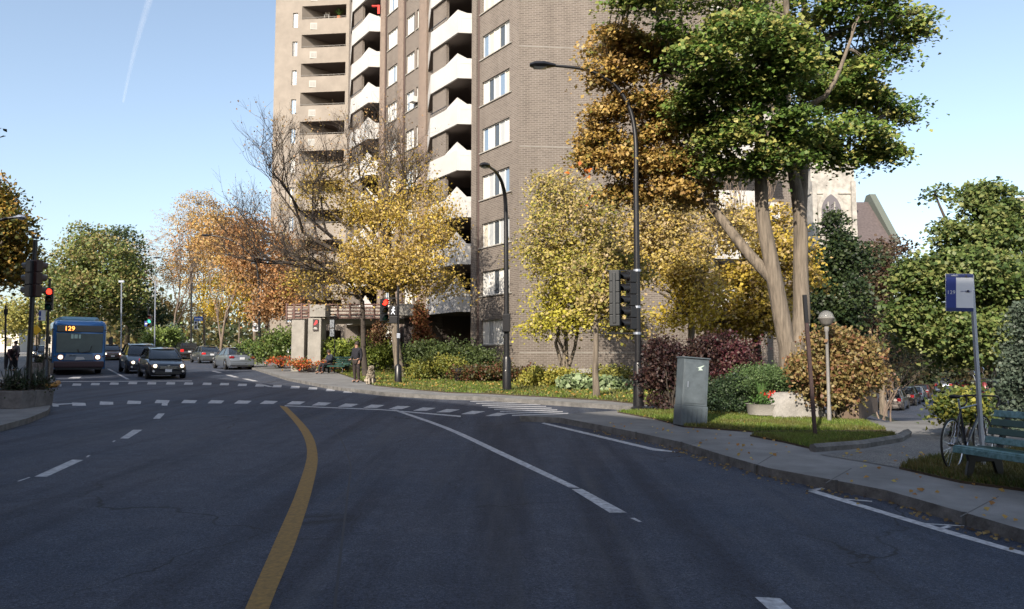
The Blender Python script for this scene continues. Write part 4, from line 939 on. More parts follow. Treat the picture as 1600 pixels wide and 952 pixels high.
# --- green mass beyond the bus
def bigtree(name, label, bx, Y, lobes, pal, r=.35, seed=1, leaf=.35, per=34, spread=(.8, .8, .4), fy=480, **kw):
    x = P(bx, 500, Y).x
    return make_tree(name, label, 'tree', Z(x, Y, .05), P(bx, fy, Y), r, [LB(a, c, Y+dy, rx, rz, n) for a, c, dy, rx, rz, n in lobes], pal, leaf=leaf, per=per, spread=spread, seed=seed, **kw)
PG2 = [(.08, .11, .03), (.13, .17, .04), (.20, .21, .06), (.26, .2, .08)]
bigtree('park_tree', 'broad olive-green tree right behind the bus', 150, 95, [(150, 400, 0, 45, 45, 110), (115, 430, -3, 42, 48, 100), (185, 420, -2, 34, 40, 70), (150, 460, -6, 52, 40, 120), (110, 480, -5, 34, 34, 60), (130, 375, 2, 30, 26, 46), (195, 465, -3, 30, 36, 60), (90, 440, 0, 26, 30, 36)], PG2, seed=61, group='park trees', thr=-.3)
bigtree('park_tree', 'deep green tree with a pointed top right of the olive one', 200, 105, [(195, 385, 0, 26, 34, 50), (205, 430, 0, 28, 36, 60), (215, 480, -2, 36, 36, 60), (240, 500, -2, 36, 28, 50), (180, 365, 0, 14, 16, 14)], [(.03, .05, .02), (.05, .075, .025), (.07, .1, .03)], seed=62, group='park trees', thr=-.3)
bigtree('park_tree', 'pale yellow-green tree low behind the street at far left', 60, 100, [(40, 480, 0, 34, 34, 50), (15, 500, 0, 34, 28, 46), (70, 505, 2, 30, 22, 36), (95, 505, 4, 24, 20, 24)], [(.30, .28, .07), (.24, .26, .08), (.42, .36, .1)], seed=63, group='park trees', thr=-.3)
# --- left edge tree and the twig ends hanging in at top left
b = (P(-25, 560, 34).x, 34)
make_tree('maple_tree', 'green and gold maple cut by the left edge of the picture', 'tree', Z(b[0], b[1], H), P(-20, 470, 34), .22, [LB(0, 300, 34, 24, 32, 36), LB(0, 350, 34, 36, 30, 60), LB(20, 345, 33, 20, 18, 22), LB(-15, 400, 34, 50, 34, 90), LB(30, 375, 35, 26, 18, 30), LB(15, 430, 34, 36, 20, 40), LB(-50, 330, 34, 40, 60, 60), LB(35, 405, 35, 22, 14, 18)], [(.05, .06, .02), (.16, .16, .03), (.34, .24, .04), (.4, .22, .05), (.08, .09, .025)], leaf=.17, per=40, spread=(.4, .4, .18), seed=71, thr=-.15)
b = (P(-170, 560, 13).x, 13)
make_tree('elm_tree', 'dark leafy branch ends hanging in at the top left corner', 'tree', Z(b[0], b[1], H), P(-170, 200, 13), .2, [LB(-42, 30, 13, 45, 34, 46), LB(-20, 200, 13, 20, 12, 10), LB(-110, 60, 13, 90, 90, 120)], [(.02, .03, .012), (.035, .045, .018)], leaf=.12, per=30, spread=(.18, .18, .07), seed=72, thr=-.2)
# --- gold trees in front of the blank brick face
def lowgold(zlo, zhi, c2):
    def f(c, col):
        k = np.clip((zhi-c[:, 2])/(zhi-zlo), 0, 1)[:, None]*(rng.random((len(c), 1)) < .8); return col*(1-k)+np.array(c2)*rng.uniform(.7, 1.15, (len(c), 1))*k
    return f
Y = 31.0; x = P(886, 560, Y).x
t = make_tree('crab_apple', 'yellow-green multi-stemmed small tree in front of the brick face', 'tree', Z(x, Y, H), P(884, 520, Y), .10, [LB(880, 300, Y+1, 50, 36, 50), LB(850, 380, Y, 46, 50, 60), LB(930, 330, Y, 50, 40, 60), LB(870, 400, Y, 40, 32, 44), LB(905, 430, Y-1, 50, 36, 80), LB(860, 470, Y, 36, 30, 50), LB(925, 380, Y, 44, 36, 54), LB(880, 330, Y+1, 42, 30, 34), LB(845, 295, Y+1, 24, 22, 14), LB(940, 450, Y-1.5, 45, 32, 66), LB(890, 505, Y-1, 48, 22, 46), LB(835, 340, Y, 28, 26, 20), LB(840, 505, Y+1, 26, 20, 16)], PYG, leaf=.12, per=34, spread=(.34, .34, .16), seed=81, twigs=330, thr=-.16, colfn=lowgold(4.0, 7.2, (.42, .38, .05)))
mb = MB()
for i, (a, c) in enumerate(((868, 480), (905, 480), (880, 470), (860, 500))): limb(mb, Z(x+(i-1.5)*.12, Y, H-.1), P(a, c, Y), .09, .05, n=6, sag=0, wob=.1)
mb.build('stem', BARK, t, smooth=True, world=True)
Y = 23.9; x = P(932, 613, Y).x
make_tree('young_tree', 'young tree on a thin pale trunk on the lawn beside the signal heads', 'tree', Z(x, Y, H+.02), P(931, 500, Y), .105, [LB(945, 470, Y, 38, 30, 46), LB(975, 430, Y+.5, 38, 32, 46), LB(915, 430, Y+.5, 26, 26, 20), LB(985, 500, Y+.5, 32, 22, 30), LB(955, 390, Y+.5, 30, 24, 22)], PYG, leaf=.12, per=30, spread=(.22, .22, .1), seed=82, twigs=180, thr=-.25)
Y = 30.0
make_tree('golden_tree', 'broad golden tree between the signal pole and the big maple', 'tree', Z(P(1080, 560, Y).x, Y, H), P(1080, 500, Y), .16, [LB(1000, 340, Y, 56, 46, 80), LB(975, 420, Y, 46, 50, 70), LB(1060, 330, Y+1, 60, 40, 70), LB(1130, 350, Y+1, 50, 36, 50), LB(1040, 400, Y, 50, 40, 84), LB(1010, 450, Y-1, 42, 36, 64), LB(1090, 430, Y-1, 52, 36, 84), LB(1060, 350, Y+1, 48, 26, 46), LB(1120, 390, Y, 42, 34, 50), LB(1000, 380, Y+1, 36, 34, 36), LB(1060, 480, Y-1, 50, 24, 60)], PTAN[:2]+[(.48, .36, .07)]+PTAN[2:], leaf=.12, per=32, spread=(.38, .38, .18), seed=83, twigs=340, thr=-.08, colfn=lowgold(4.0, 7.0, (.54, .41, .05)))
Y = 33.0
make_tree('golden_tree', 'bright yellow tree glowing behind the fork of the big maple', 'tree', Z(P(1185, 560, Y).x, Y, H), P(1180, 510, Y), .2, [LB(1160, 450, Y-1, 50, 40, 90), LB(1220, 400, Y, 44, 46, 70), LB(1250, 460, Y, 28, 50, 50), LB(1200, 490, Y-1, 52, 26, 66), LB(1150, 360, Y+1, 48, 28, 40), LB(1200, 340, Y+1, 36, 26, 26), LB(1130, 505, Y-1, 40, 20, 36)], [(.34, .26, .04), (.48, .36, .05), (.40, .29, .06), (.34, .25, .11)], leaf=.16, per=32, spread=(.36, .36, .17), seed=84, twigs=260, bark=BARKD, thr=-.2)
mb = MB(); base = Z(P(1140, 560, 36).x, 36, H); tips = []; t = thing('bare_tree', 'bare grey tree in front of the set-back balconies', 'tree', base)
branchy(mb, base, Vector((0, 0, 1)), 5, .12, 5, random.Random(77), tips, up=.3, spreadang=.45, kids=(3, 3)); mb.build('trunk', TWIG, t, world=True)
# --- dark tree before the church, brown one beside it
def simple(name, label, px, Y, lobes, pal, **kw): return bigtree(name, label, px, Y, lobes, pal, **kw)
simple('dark_tree', 'tall dark evergreen tree in front of the church tower', 1305, 50, [(1302, 345, 0, 12, 18, 18), (1303, 390, 0, 28, 26, 56), (1300, 420, 0, 36, 34, 80), (1315, 470, -1, 44, 40, 100), (1300, 520, 0, 44, 40, 80), (1290, 460, 0, 24, 40, 40), (1345, 400, 0, 20, 24, 22)], [(.015, .03, .012), (.03, .05, .018), (.045, .065, .02)], seed=91, leaf=.22, per=40, spread=(.45, .45, .25), r=.25, thr=-.4)
simple('brown_tree', 'dull brown-leaved tree right of the dark evergreen', 1375, 56, [(1372, 400, 0, 22, 26, 40), (1370, 450, 0, 30, 34, 60), (1400, 385, 3, 14, 16, 14), (1365, 500, 0, 34, 34, 60)], [(.06, .03, .02), (.08, .05, .03), (.05, .045, .02)], seed=92, leaf=.22, per=40, spread=(.5, .5, .3), r=.25, thr=-.4)
# --- green tree on the right and a spruce
Y = 23.0; xx = P(1553, 600, Y).x
make_tree('linden_tree', 'dense green tree filling the right side behind the bus stop sign', 'tree', Z(xx, Y, .05), P(1553, 560, Y), .2, [LB(1540, 310, Y, 36, 30, 50), LB(1520, 360, Y, 52, 36, 90), LB(1570, 350, Y+.5, 44, 40, 70), LB(1450, 430, Y-.6, 44, 36, 86), LB(1500, 420, Y-1, 50, 40, 110), LB(1560, 430, Y-.8, 56, 44, 110), LB(1430, 490, Y-.4, 40, 34, 70), LB(1480, 510, Y-1, 48, 40, 100), LB(1540, 520, Y-1, 50, 40, 100), LB(1600, 500, Y, 50, 70, 100), LB(1520, 550, Y, 50, 18, 50), LB(1430, 525, Y+.6, 30, 14, 26), LB(1460, 300, Y+2, 18, 10, 4), LB(1640, 420, Y, 60, 90, 90)],
          [(.05, .085, .022), (.085, .13, .033), (.14, .18, .05), (.22, .235, .08)], leaf=.13, per=44, spread=(.26, .26, .09), seed=95, twigs=260, thr=-.17, bark=BARKD)
Y = 15.5
t = thing('spruce', 'blue-grey young spruce behind the end of the green bench', 'tree', Z(P(1610, 640, Y).x, Y, .05)); c = t.location.copy()
mb = MB(); mb.tube([c, c+Vector((0, 0, 2.6))], [.07, .02], 7); mb.build('trunk', BARKD, t, world=True)
C = []
for i in range(260): h_ = random.random()**1.2*2.5; a = random.uniform(0, 6.28); rr = (1-h_/2.7)*.95*random.uniform(.3, 1); C.append((c.x+rr*math.cos(a), c.y+rr*math.sin(a), c.z+.1+h_-.15*rr))
leaf_cards('crown', np.array(C), 40, (.13, .13, .05), .07, [(.05, .075, .05), (.08, .11, .08), (.11, .14, .1)], t, .3)
# bare twiggy tree right of the orange shrub
Y = 25.0; c = Z(P(1385, 600, Y).x, Y, -.1); t = thing('bare_tree', 'pale bare twiggy small tree between the orange shrub and the side street', 'tree', c); mb = MB(); tips = []
for k in range(4): branchy(mb, c+Vector((random.uniform(-.3, .1), 0, 0)), Vector((-.2-.12*k+.4, random.uniform(-.4, .4), .8)).normalized(), 1.1, .028, 5, random.Random(100+k), tips, up=.04, spreadang=.55)
mb.build('trunk', mat('pale_twig', (.2, .15, .12), .9), t, world=True)
leaf_cards('crown', np.array(tips)[::4], 3, (.15, .15, .1), .09, [(.3, .2, .1), (.36, .26, .14)], t, .3)
# --- shrubs and hedges
def bush(name, label, cat, Y, lobes, pal, leaf=.07, per=34, spread=(.13, .13, .07), base_px=None, seed=1, flat=.35, h=H, group=None, stems=12, thr=-.3, bark=BARKD):
    bx = base_px or lobes[0][0]; x = P(bx, 600, Y).x; t = thing(name, label, cat, Z(x, Y, h), group=group)
    lb = [LB(a, c, Y+dy, rx, rz, n) for a, c, dy, rx, rz, n in lobes]; C = clumps(lb, seed, 1.2, thr+.12, .45); C2 = clumps([(c_, tuple(r*1.28 for r in rd), max(3, n_//6)) for c_, rd, n_ in lb], seed+500, 2.5, .0, .8)
    mb = MB(); rs = random.Random(seed)
    for i in rs.sample(range(len(C)), min(stems, len(C))): limb(mb, t.location+Vector((rs.uniform(-.15, .15), rs.uniform(-.1, .1), -.05)), C[i], .025, .008, n=4, seg=5, rnd=rs)
    mb.build('stem', bark, t, world=True); leaf_cards('foliage', np.concatenate([C, C2]) if len(C2) else C, per, spread, leaf, pal, t, flat, jitter=.35); return t
bush('purple_shrub', 'purple-leaved shrub beside the signal pole, its leaves coloured darker for shade', 'shrub', 19.2, [(1045, 568, .3, 42, 30, 100), (1022, 588, .2, 22, 20, 34), (1035, 540, .5, 30, 14, 22), (1085, 575, .3, 36, 32, 80), (1115, 545, .8, 45, 26, 80), (1025, 622, 0, 14, 8, 6)], [(.025, .012, .014), (.04, .018, .02), (.08, .04, .03), (.03, .02, .014)], seed=101, stems=40, base_px=1050)  # shade put into a near-black leaf palette
bush('purple_shrub', 'reddish-purple shrub right behind the utility cabinet', 'shrub', 19.6, [(1150, 560, 0, 38, 34, 110), (1120, 600, 0, 40, 30, 70)], [(.06, .014, .022), (.10, .028, .034), (.13, .08, .06), (.045, .015, .02)], seed=102, stems=24, base_px=1140)
bush('juniper', 'juniper shrub right of the cabinet, its green darkened for shade', 'shrub', 18.6, [(1130, 615, 0, 42, 26, 120), (1170, 610, .3, 30, 25, 70)], [(.02, .04, .02), (.035, .06, .03), (.05, .08, .03)], leaf=.045, per=90, seed=103, stems=10)  # leaf palette darkened in place of shade
bush('juniper', 'spreading juniper over the boulder in front of the maple, its green lightened for sun', 'shrub', 18.4, [(1200, 592, 0, 44, 17, 120), (1235, 590, .3, 32, 15, 70), (1180, 585, .6, 34, 14, 50)], [(.08, .14, .05), (.13, .19, .07), (.06, .1, .04)], leaf=.045, per=90, seed=104, stems=10)  # leaf palette lightened in place of sunlight
bush('orange_shrub', 'rounded orange-leaved shrub behind the globe lamp', 'shrub', 17.0, [(1305, 560, 0, 50, 40, 190), (1265, 580, 0, 28, 34, 80), (1345, 575, 0, 32, 34, 90), (1300, 600, 0, 44, 24, 80), (1310, 530, .1, 30, 20, 40)], [(.22, .165, .06), (.28, .19, .07), (.20, .08, .05), (.13, .14, .04), (.30, .23, .10)], leaf=.08, seed=105, stems=44, bark=BARK, base_px=1316, thr=-.2)
bush('hedge', 'bright yellow-green clipped hedge behind the far bench', 'hedge', 44.5, [(525, 550, 0, 26, 18, 110), (560, 548, .3, 30, 18, 120), (600, 552, .6, 24, 18, 90)], [(.20, .26, .05), (.28, .32, .06), (.14, .2, .04)], leaf=.13, per=30, spread=(.25, .25, .14), seed=106, base_px=560)
bush('hedge', 'dark green hedge at the foot of the lowest white balcony', 'hedge', 37.5, [(665, 552, 0, 28, 18, 100), (710, 552, 0, 34, 18, 120), (745, 560, 0, 26, 16, 80)], [(.06, .09, .03), (.09, .12, .035), (.05, .07, .025)], leaf=.12, per=30, spread=(.25, .25, .14), seed=107, base_px=700)
bush('low_shrub', 'golden low shrub in front of the dark hedge', 'shrub', 34.5, [(695, 568, 0, 30, 11, 80), (655, 574, 0, 24, 9, 50)], [(.24, .22, .04), (.18, .2, .04), (.1, .12, .03)], leaf=.1, per=30, spread=(.2, .2, .1), seed=108)
bush('low_shrub', 'dark low shrub bed behind the second street lamp', 'shrub', 32.5, [(770, 578, 0, 40, 12, 80), (815, 584, 0, 30, 11, 60), (730, 582, 0, 26, 8, 40)], [(.05, .06, .02), (.09, .07, .02), (.12, .04, .025)], leaf=.09, per=30, spread=(.2, .2, .1), seed=109)
bush('low_shrub', 'yellow-green perennials left of the hostas', 'shrub', 29.5, [(850, 588, 0, 26, 12, 70), (885, 590, 0, 24, 11, 60), (830, 592, 0, 18, 9, 36)], [(.30, .28, .05), (.22, .24, .05), (.36, .3, .06)], leaf=.1, per=30, spread=(.17, .17, .1), seed=110)
bush('hosta_bed', 'pale green hostas on the lawn edge behind the young tree', 'plant', 27.5, [(900, 597, 0, 26, 9, 46), (945, 600, 0, 28, 9, 50), (995, 606, 0, 30, 9, 50), (1030, 610, 0, 20, 8, 30)], [(.24, .32, .16), (.32, .38, .22), (.16, .22, .09)], leaf=.2, per=16, spread=(.17, .17, .07), seed=111, flat=.5, stems=0 or 4)
bush('low_shrub', 'gold-tipped shrub row behind the hostas', 'shrub', 29.5, [(960, 585, 0, 34, 12, 60), (1010, 590, 0, 34, 12, 60)], [(.2, .2, .05), (.28, .26, .06), (.07, .09, .03)], leaf=.1, per=30, spread=(.2, .2, .1), seed=112)
bush('ivy', 'rust-red ivy climbing the brick pier by the pergola', 'ivy', 42.5, [(660, 520, 0, 10, 34, 70), (657, 490, 0, 8, 18, 24), (672, 540, 0, 10, 20, 24)], [(.24, .08, .04), (.32, .14, .06), (.2, .14, .05)], leaf=.13, per=26, spread=(.16, .16, .16), seed=113, base_px=660)
bush('ivy', 'brownish-red ivy covering the wall under the pergola', 'ivy', 45.2, [(595, 525, 0, 18, 22, 60)], [(.22, .1, .06), (.3, .18, .09), (.16, .14, .05)], leaf=.13, per=26, spread=(.16, .16, .16), seed=114)
bush('flower_bed', 'red and orange flowers at the foot of the pergola piers', 'flowers', 43, [(470, 566, 0, 20, 5, 30), (440, 562, 2, 20, 5, 26), (510, 566, 0, 10, 4, 10)], [(.5, .06, .03), (.5, .16, .04), (.1, .14, .04)], leaf=.1, per=24, spread=(.2, .2, .08), seed=115)
bush('garden_shrub', 'green garden shrubs between the orange trees and the pergola', 'shrub', 50, [(440, 530, 0, 28, 14, 60), (430, 548, -1, 26, 12, 50), (395, 545, 2, 20, 12, 30)], [(.08, .14, .03), (.16, .2, .05), (.05, .08, .02)], leaf=.16, per=30, spread=(.3, .3, .2), seed=116)
bush('garden_shrub', 'light green shrub at the end of the parked row', 'shrub', 78, [(240, 528, 0, 16, 16, 50), (265, 524, 0, 14, 14, 36)], [(.18, .26, .06), (.24, .3, .08), (.1, .15, .04)], leaf=.22, per=30, spread=(.4, .4, .25), seed=117)
bush('garden_shrub', 'blue-green shrub beside the white house', 'shrub', 80, [(272, 530, 0, 10, 14, 36), (268, 515, 0, 6, 8, 10)], [(.14, .2, .15), (.2, .26, .2)], leaf=.2, per=30, spread=(.3, .3, .25), seed=118)
bush('low_shrub', 'small yellow-flecked shrub behind the parked bicycle', 'shrub', 14.2, [(1490, 632, 0, 24, 20, 60), (1515, 628, 0, 20, 24, 40)], [(.05, .08, .02), (.1, .13, .03), (.3, .28, .05)], leaf=.08, per=26, seed=119, h=.05)
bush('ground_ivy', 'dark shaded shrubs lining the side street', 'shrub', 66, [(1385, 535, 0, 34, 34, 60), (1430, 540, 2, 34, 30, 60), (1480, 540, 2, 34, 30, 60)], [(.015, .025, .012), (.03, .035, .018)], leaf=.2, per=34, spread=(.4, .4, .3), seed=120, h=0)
# distant wood closing the horizon
C = []
for i in range(2600):
    a = random.uniform(-1.15, 1.25); r_ = random.uniform(150, 230); x = r_*math.sin(a); y = r_*math.cos(a); C.append((x, y, G(x, min(y, 390))+random.random()*(9 if a < -.2 else 6)))
tag(leaf_cards('distant_trees', np.array(C), 26, (2.2, 2.2, 1.5), 1.1, [(.05, .07, .03), (.12, .11, .04), (.2, .14, .05)], None, .3), 'hazy mass of trees closing the end of the street', 'woods', kind='stuff')
C = []
for i in range(1500):
    y = random.uniform(95, 150); x = y*random.uniform(.36, .75); C.append((x, y, -1.9+random.random()*11))
tag(leaf_cards('distant_trees', np.array(C), 26, (1.3, 1.3, .9), .6, [(.03, .045, .02), (.05, .06, .025), (.08, .06, .03)], None, .3), 'shaded trees closing the end of the side street', 'woods', kind='stuff')
# unseen trees added around the photographer so their shadows dapple the lawn
for (x, y, h_, s_, lab) in ((-4.5, -8.5, 12.5, 131, 'unseen tree added behind the photographer on the right for dappled shade'), (-12, 1.5, 11, 132, 'unseen tree added beside the road left of the photographer for dappled shade'), (-1, -11, 15, 133, 'unseen taller tree added behind the photographer for dappled shade'), (-16.5, 9, 10, 134, 'unseen tree added further up on the left for dappled shade'), (-24, 26, 11, 135, 'unseen tree added on the left pavement for dappled shade'), (4, -9, 13, 136, 'unseen tree added behind the photographer for dappled shade, rightmost of them')):
    b = Z(x, y, 0)
    make_tree('street_tree', lab, 'tree', b, b+Vector((0, 0, h_*.4)), .2, [(b+Vector((0, 0, h_*.7)), (3, 3, h_*.26), 90), (b+Vector((1.5, .5, h_*.6)), (2, 2, 2), 40), (b+Vector((-1.5, -.5, h_*.65)), (2, 2, 2), 40)], PYG, leaf=.28, per=16, spread=(.5, .5, .2), seed=s_, twigs=60, thr=-.1)
# ---------------------------------------------------------------- street lamps
def lamp(name, label, base, pts, r0, r1, head_dir, hl, group=None, foot=True, headm=None):
    base = Vector(base); t = thing(name, label, 'street lamp', base, group=group)
    pl = smooth3([Vector(p) for p in pts], 5); mb = MB(); n = len(pl); mb.tube(pl, [r0+(r1-r0)*i/(n-1) for i in range(n)], 10)
    mb.build('pole', BLACK, t, smooth='auto', world=True)
    if foot:
        mb = MB(); mb.lathe([(r0*2.1, 0), (r0*2.1, .06), (r0*1.5, .1), (r0*1.35, 1.1), (r0*1.05, 1.2)], 12); mb.build('base', BLACK, t, smooth='auto')
    e = pl[-1]; d = Vector(head_dir).normalized(); ang = math.atan2(d.y, d.x); M = Matrix.Translation(e) @ Matrix.Rotation(ang, 4, 'Z')
    mb = MB(); prof = [(0, .05, .05), (.12, .09, .08), (hl*.45, .17, .11), (hl*.8, .17, .1), (hl, .06, .05)]
    vs = []; fs = []; sg = 10
    for x, w, h in prof:
        for k in range(sg): a = 2*math.pi*k/sg; vs.append((x, w*math.cos(a), h*math.sin(a)*(1 if math.sin(a) > 0 else .55)))
    for i in range(len(prof)-1):
        for k in range(sg): fs.append((i*sg+k, i*sg+(k+1) % sg, (i+1)*sg+(k+1) % sg, (i+1)*sg+k))
    fs += [tuple(range(sg)), tuple((len(prof)-1)*sg+k for k in range(sg))]
    mb.add(vs, fs, M); h_ = mb.build('lamp_head', headm or BLACK, t, smooth='auto', world=True)
    mb = MB(); mb.add([(hl*.35, -.1, -.065), (hl*.85, -.1, -.065), (hl*.85, .1, -.065), (hl*.35, .1, -.065), (hl*.6, 0, -.11)], [(0, 1, 4), (1, 2, 4), (2, 3, 4), (3, 0, 4)], M)
    o = mb.build('lens', mat('lamp_lens', (.5, .52, .55), .15), h_, world=True); o.matrix_parent_inverse = Matrix.Identity(4)
    return t
b = gp(998, 641, H); Y = b.y
lamp('street_lamp', 'nearest tall black street lamp, its gooseneck arm reaching over the road', b, [b, P(996.5, 520, Y), P(995, 400, Y), P(994, 300, Y), P(993, 215, Y), P(982, 165, Y), P(955, 128, Y), P(915, 109, Y), P(868, 103, Y)], .095, .035, (-1, -.05, 0), .68)
mb = MB()
for py in (423, 480, 521): mb.lathe([(.105, -.03), (.105, .03)], 12, c=P(995.5, py, Y))
lampA = [o for o in bpy.data.objects if o.name == 'street_lamp'][0]
mb.build('steel_band', STEEL, lampA, world=True)
b = gp(792, 612, H); Y = b.y
l2 = lamp('street_lamp', 'second black street lamp standing on the lawn in front of the brick tower', b, [b, P(791.5, 500, Y), P(791, 400, Y), P(790, 320, Y), P(785, 288, Y-.5), P(776, 270, Y-1), P(766, 262, Y-1.6)], .105, .04, (-.55, -.8, -.1), .5)
mb = MB(); c = P(791.5, 505, Y); mb.box((c.x, c.y-.1, c.z), (.26, .22, .62)); mb.build('control_box', BLACK, l2, world=True, bevel=.02)
mb = MB(); c = P(790, 579, Y); mb.lathe([(.02, -.01), (.02, .01)], 8, c=(c.x, c.y-.16, c.z), axis='Y'); mb.build('badge', WFRAME, l2, world=True)
b = gp(406, 567, H); Y = b.y
l3 = lamp('street_lamp', 'third street lamp beside the orange trees, arm reaching left over the parked cars', b, [b, P(405, 500, Y), P(403, 430, Y), P(396, 405, Y), P(380, 387, Y), P(355, 373, Y), P(331, 368, Y)], .11, .05, (-1, 0, 0), .85, 0)
b = gp(318, 556, H); Y = b.y+4; b = Z(P(300, 500, Y).x, Y, H)
lamp('street_lamp', 'farthest street lamp, slim arm against the tan trees', b, [b, P(299, 450, Y), P(297, 425, Y), P(285, 415, Y), P(268, 407, Y), P(252, 403, Y)], .11, .05, (-1, 0, 0), 1.0)
Y = 30; b = Z(P(-60, 560, Y).x, Y, H)
lamp('street_lamp', 'grey street lamp reaching in from beyond the left edge', b, [b, P(-60, 450, Y), P(-58, 380, Y), P(-40, 355, Y), P(0, 344, Y), P(22, 340, Y)], .1, .05, (1, 0, .12), .45, headm=STEEL)
# ---------------------------------------------------------------- traffic signals
LOFF = {c: mat('lens_'+c, v, .2) for c, v in (('red', (.08, .01, .01)), ('amber', (.08, .05, .01)), ('green', (.01, .06, .04)))}
LON = {'red': mat('lamp_red', (.8, .02, .01), .3, emit=(1, .03, .015), estr=3.0), 'green': mat('lamp_green', (.05, .6, .3), .3, emit=(.05, .8, .45), estr=1.6), 'white': mat('lamp_white', (.8, .8, .8), .3, emit=(.9, .95, 1), estr=1.4)}
def signal_head(parent, M, cols, lit=None, s=.34, visor=.26, housing=None):
    """front faces local -Y; built downward from the top"""
    n = len(cols); mb = MB(); hm = housing or BLACK
    for i in range(n): mb.box((0, .08, -s*(i+.5)), (s*.94, .2, s*.97), M=M)
    mb.box((0, .19, -s*n/2), (s*.3, .03, s*n*.9), M=M)
    h = mb.build('signal_head', hm, parent, bevel=.025)
    for i, c in enumerate(cols):
        r = s*.40; mb = MB(); sg = 14; vs = []; fs = []
        for k in range(sg+1):
            a = math.pi*(-.15+1.3*k/sg); x, z = math.cos(a)*r, math.sin(a)*r
            vs += [(x, -.02, z-s*(i+.5)), (x*.98, -.02-visor*(.55+.45*max(0, math.sin(a))), z*.98-s*(i+.5))]
        for k in range(sg): fs.append((2*k, 2*k+2, 2*k+3, 2*k+1))
        mb.add(vs, fs, M); v = mb.build('visor', hm, h); sm = v.modifiers.new('t', 'SOLIDIFY'); sm.thickness = .012
        mb = MB(); mb.lathe([(r*.95, -.03), (r*.7, -.055), (.001, -.065)], 16, c=(0, 0, 0), axis='Y', M=M @ Matrix.Translation((0, 0, -s*(i+.5)))); mb.build('lens', LON[c] if lit == i else LOFF.get(c, LOFF['red']), h, smooth=True)
    return h
def sig(label, base, group=None): return thing('traffic_signal', label, 'traffic signal', base, group=group)
# cluster on the nearest lamp pole (two five-section heads)
b = gp(998, 641, H); Y = b.y; t = sig('pair of black five-section signal heads clamped to the nearest street lamp', b)
Ml = lambda px, py, Yy, rz: Matrix.Translation(P(px, py, Yy)-b) @ Matrix.Rotation(rz, 4, 'Z')
signal_head(t, Ml(962, 423, Y-.1, R(158)), ['red', 'amber', 'green', 'green', 'green'], s=.285, visor=.2, housing=mat('signal_grey', (.022, .025, .028), .4)); signal_head(t, Ml(982, 424, Y, R(-72)), ['red', 'amber', 'green', 'green', 'green'], s=.30, visor=.3)
mb = MB()
for py in (423, 480, 521): mb.bar(P(948, py, Y)-b, P(1000, py, Y)-b, .035)
mb.build('bracket', BLACK, t)
# signal on its own post facing us, with walking man
b = gp(622, 600, H); Y = b.y; t = sig('signal post with a red light and a white walking-man display', b)
mb = MB(); mb.tube([(0, 0, 0), P(622, 448, Y)-b], .05, 10); mb.build('pole', BLACK, t, smooth='auto')
mb = MB(); mb.lathe([(.19, 0), (.19, .05), (.15, .08), (.14, .72), (.07, .8)], 14); mb.build('base', BLACK, t, smooth='auto')
signal_head(t, Matrix.Translation(P(601, 467, Y)-b) @ Matrix.Rotation(R(28), 4, 'Z'), ['red', 'amber', 'green'], 0, s=.31)
mb = MB(); c = P(615, 486, Y)-b; mb.box(c+Vector((0, .0, 0)), (.34, .2, .42)); mb.box(P(615, 500, Y)-b, (.34, .2, .3)); h = mb.build('walk_display', BLACK, t, bevel=.02)
mb = MB(); c = c+Vector((0, -.115, 0)); q = lambda x, z: (c.x+x, c.y, c.z+z)
mb.lathe([(.03, 0), (.03, .008)], 10, c=q(.02, .13), axis='Y'); mb.bar(q(.01, .1), q(-.01, -.02), .05, .01); mb.bar(q(-.01, -.02), q(.06, -.15), .028, .01); mb.bar(q(-.01, -.02), q(-.08, -.14), .028, .01); mb.bar(q(.0, .08), q(.07, .0), .022, .01); mb.bar(q(.0, .08), q(-.07, .02), .022, .01)
mb.build('walking_man', LON['white'], h)
mb = MB(); mb.bar(P(600, 466, Y+.1)-b, P(622, 466, Y+.1)-b, .04); mb.build('bracket', BLACK, t); mb = MB(); mb.bar(P(600, 504, Y+.1)-b, P(622, 504, Y+.1)-b, .04); mb.build('bracket', BLACK, t)
mb = MB(); mb.box(P(623, 525, Y)-b+Vector((0, -.05, 0)), (.14, .1, .2)); mb.build('push_button', STEEL, t, bevel=.01)
# left foreground pole with the head seen from behind
b = Z(P(44, 600, 20.6).x, 20.6, H); Y = 20.6; t = sig('tall dark signal pole behind the planters, its head seen from the back', b)
mb = MB(); mb.tube([(0, 0, 0), P(50, 480, Y)-b, P(55.5, 375, Y)-b], [.075, .065, .055], 10); mb.build('pole', BLACK, t, smooth='auto')
mb = MB(); mb.lathe([(.085, 0), (.085, .05)], 10, c=P(55.5, 373, Y)-b); mb.build('pole_cap', BLACK, t)
RED_B = mat('signal_dark_red', (.03, .012, .012), .4)
signal_head(t, Matrix.Translation(P(60, 407, Y+.12)-b) @ Matrix.Rotation(R(165), 4, 'Z'), ['red', 'amber', 'green'], s=.335, housing=RED_B)
signal_head(t, Matrix.Translation(P(49, 408, Y+.05)-b) @ Matrix.Rotation(R(-110), 4, 'Z'), ['red', 'amber', 'green'], s=.33, housing=BLACK)
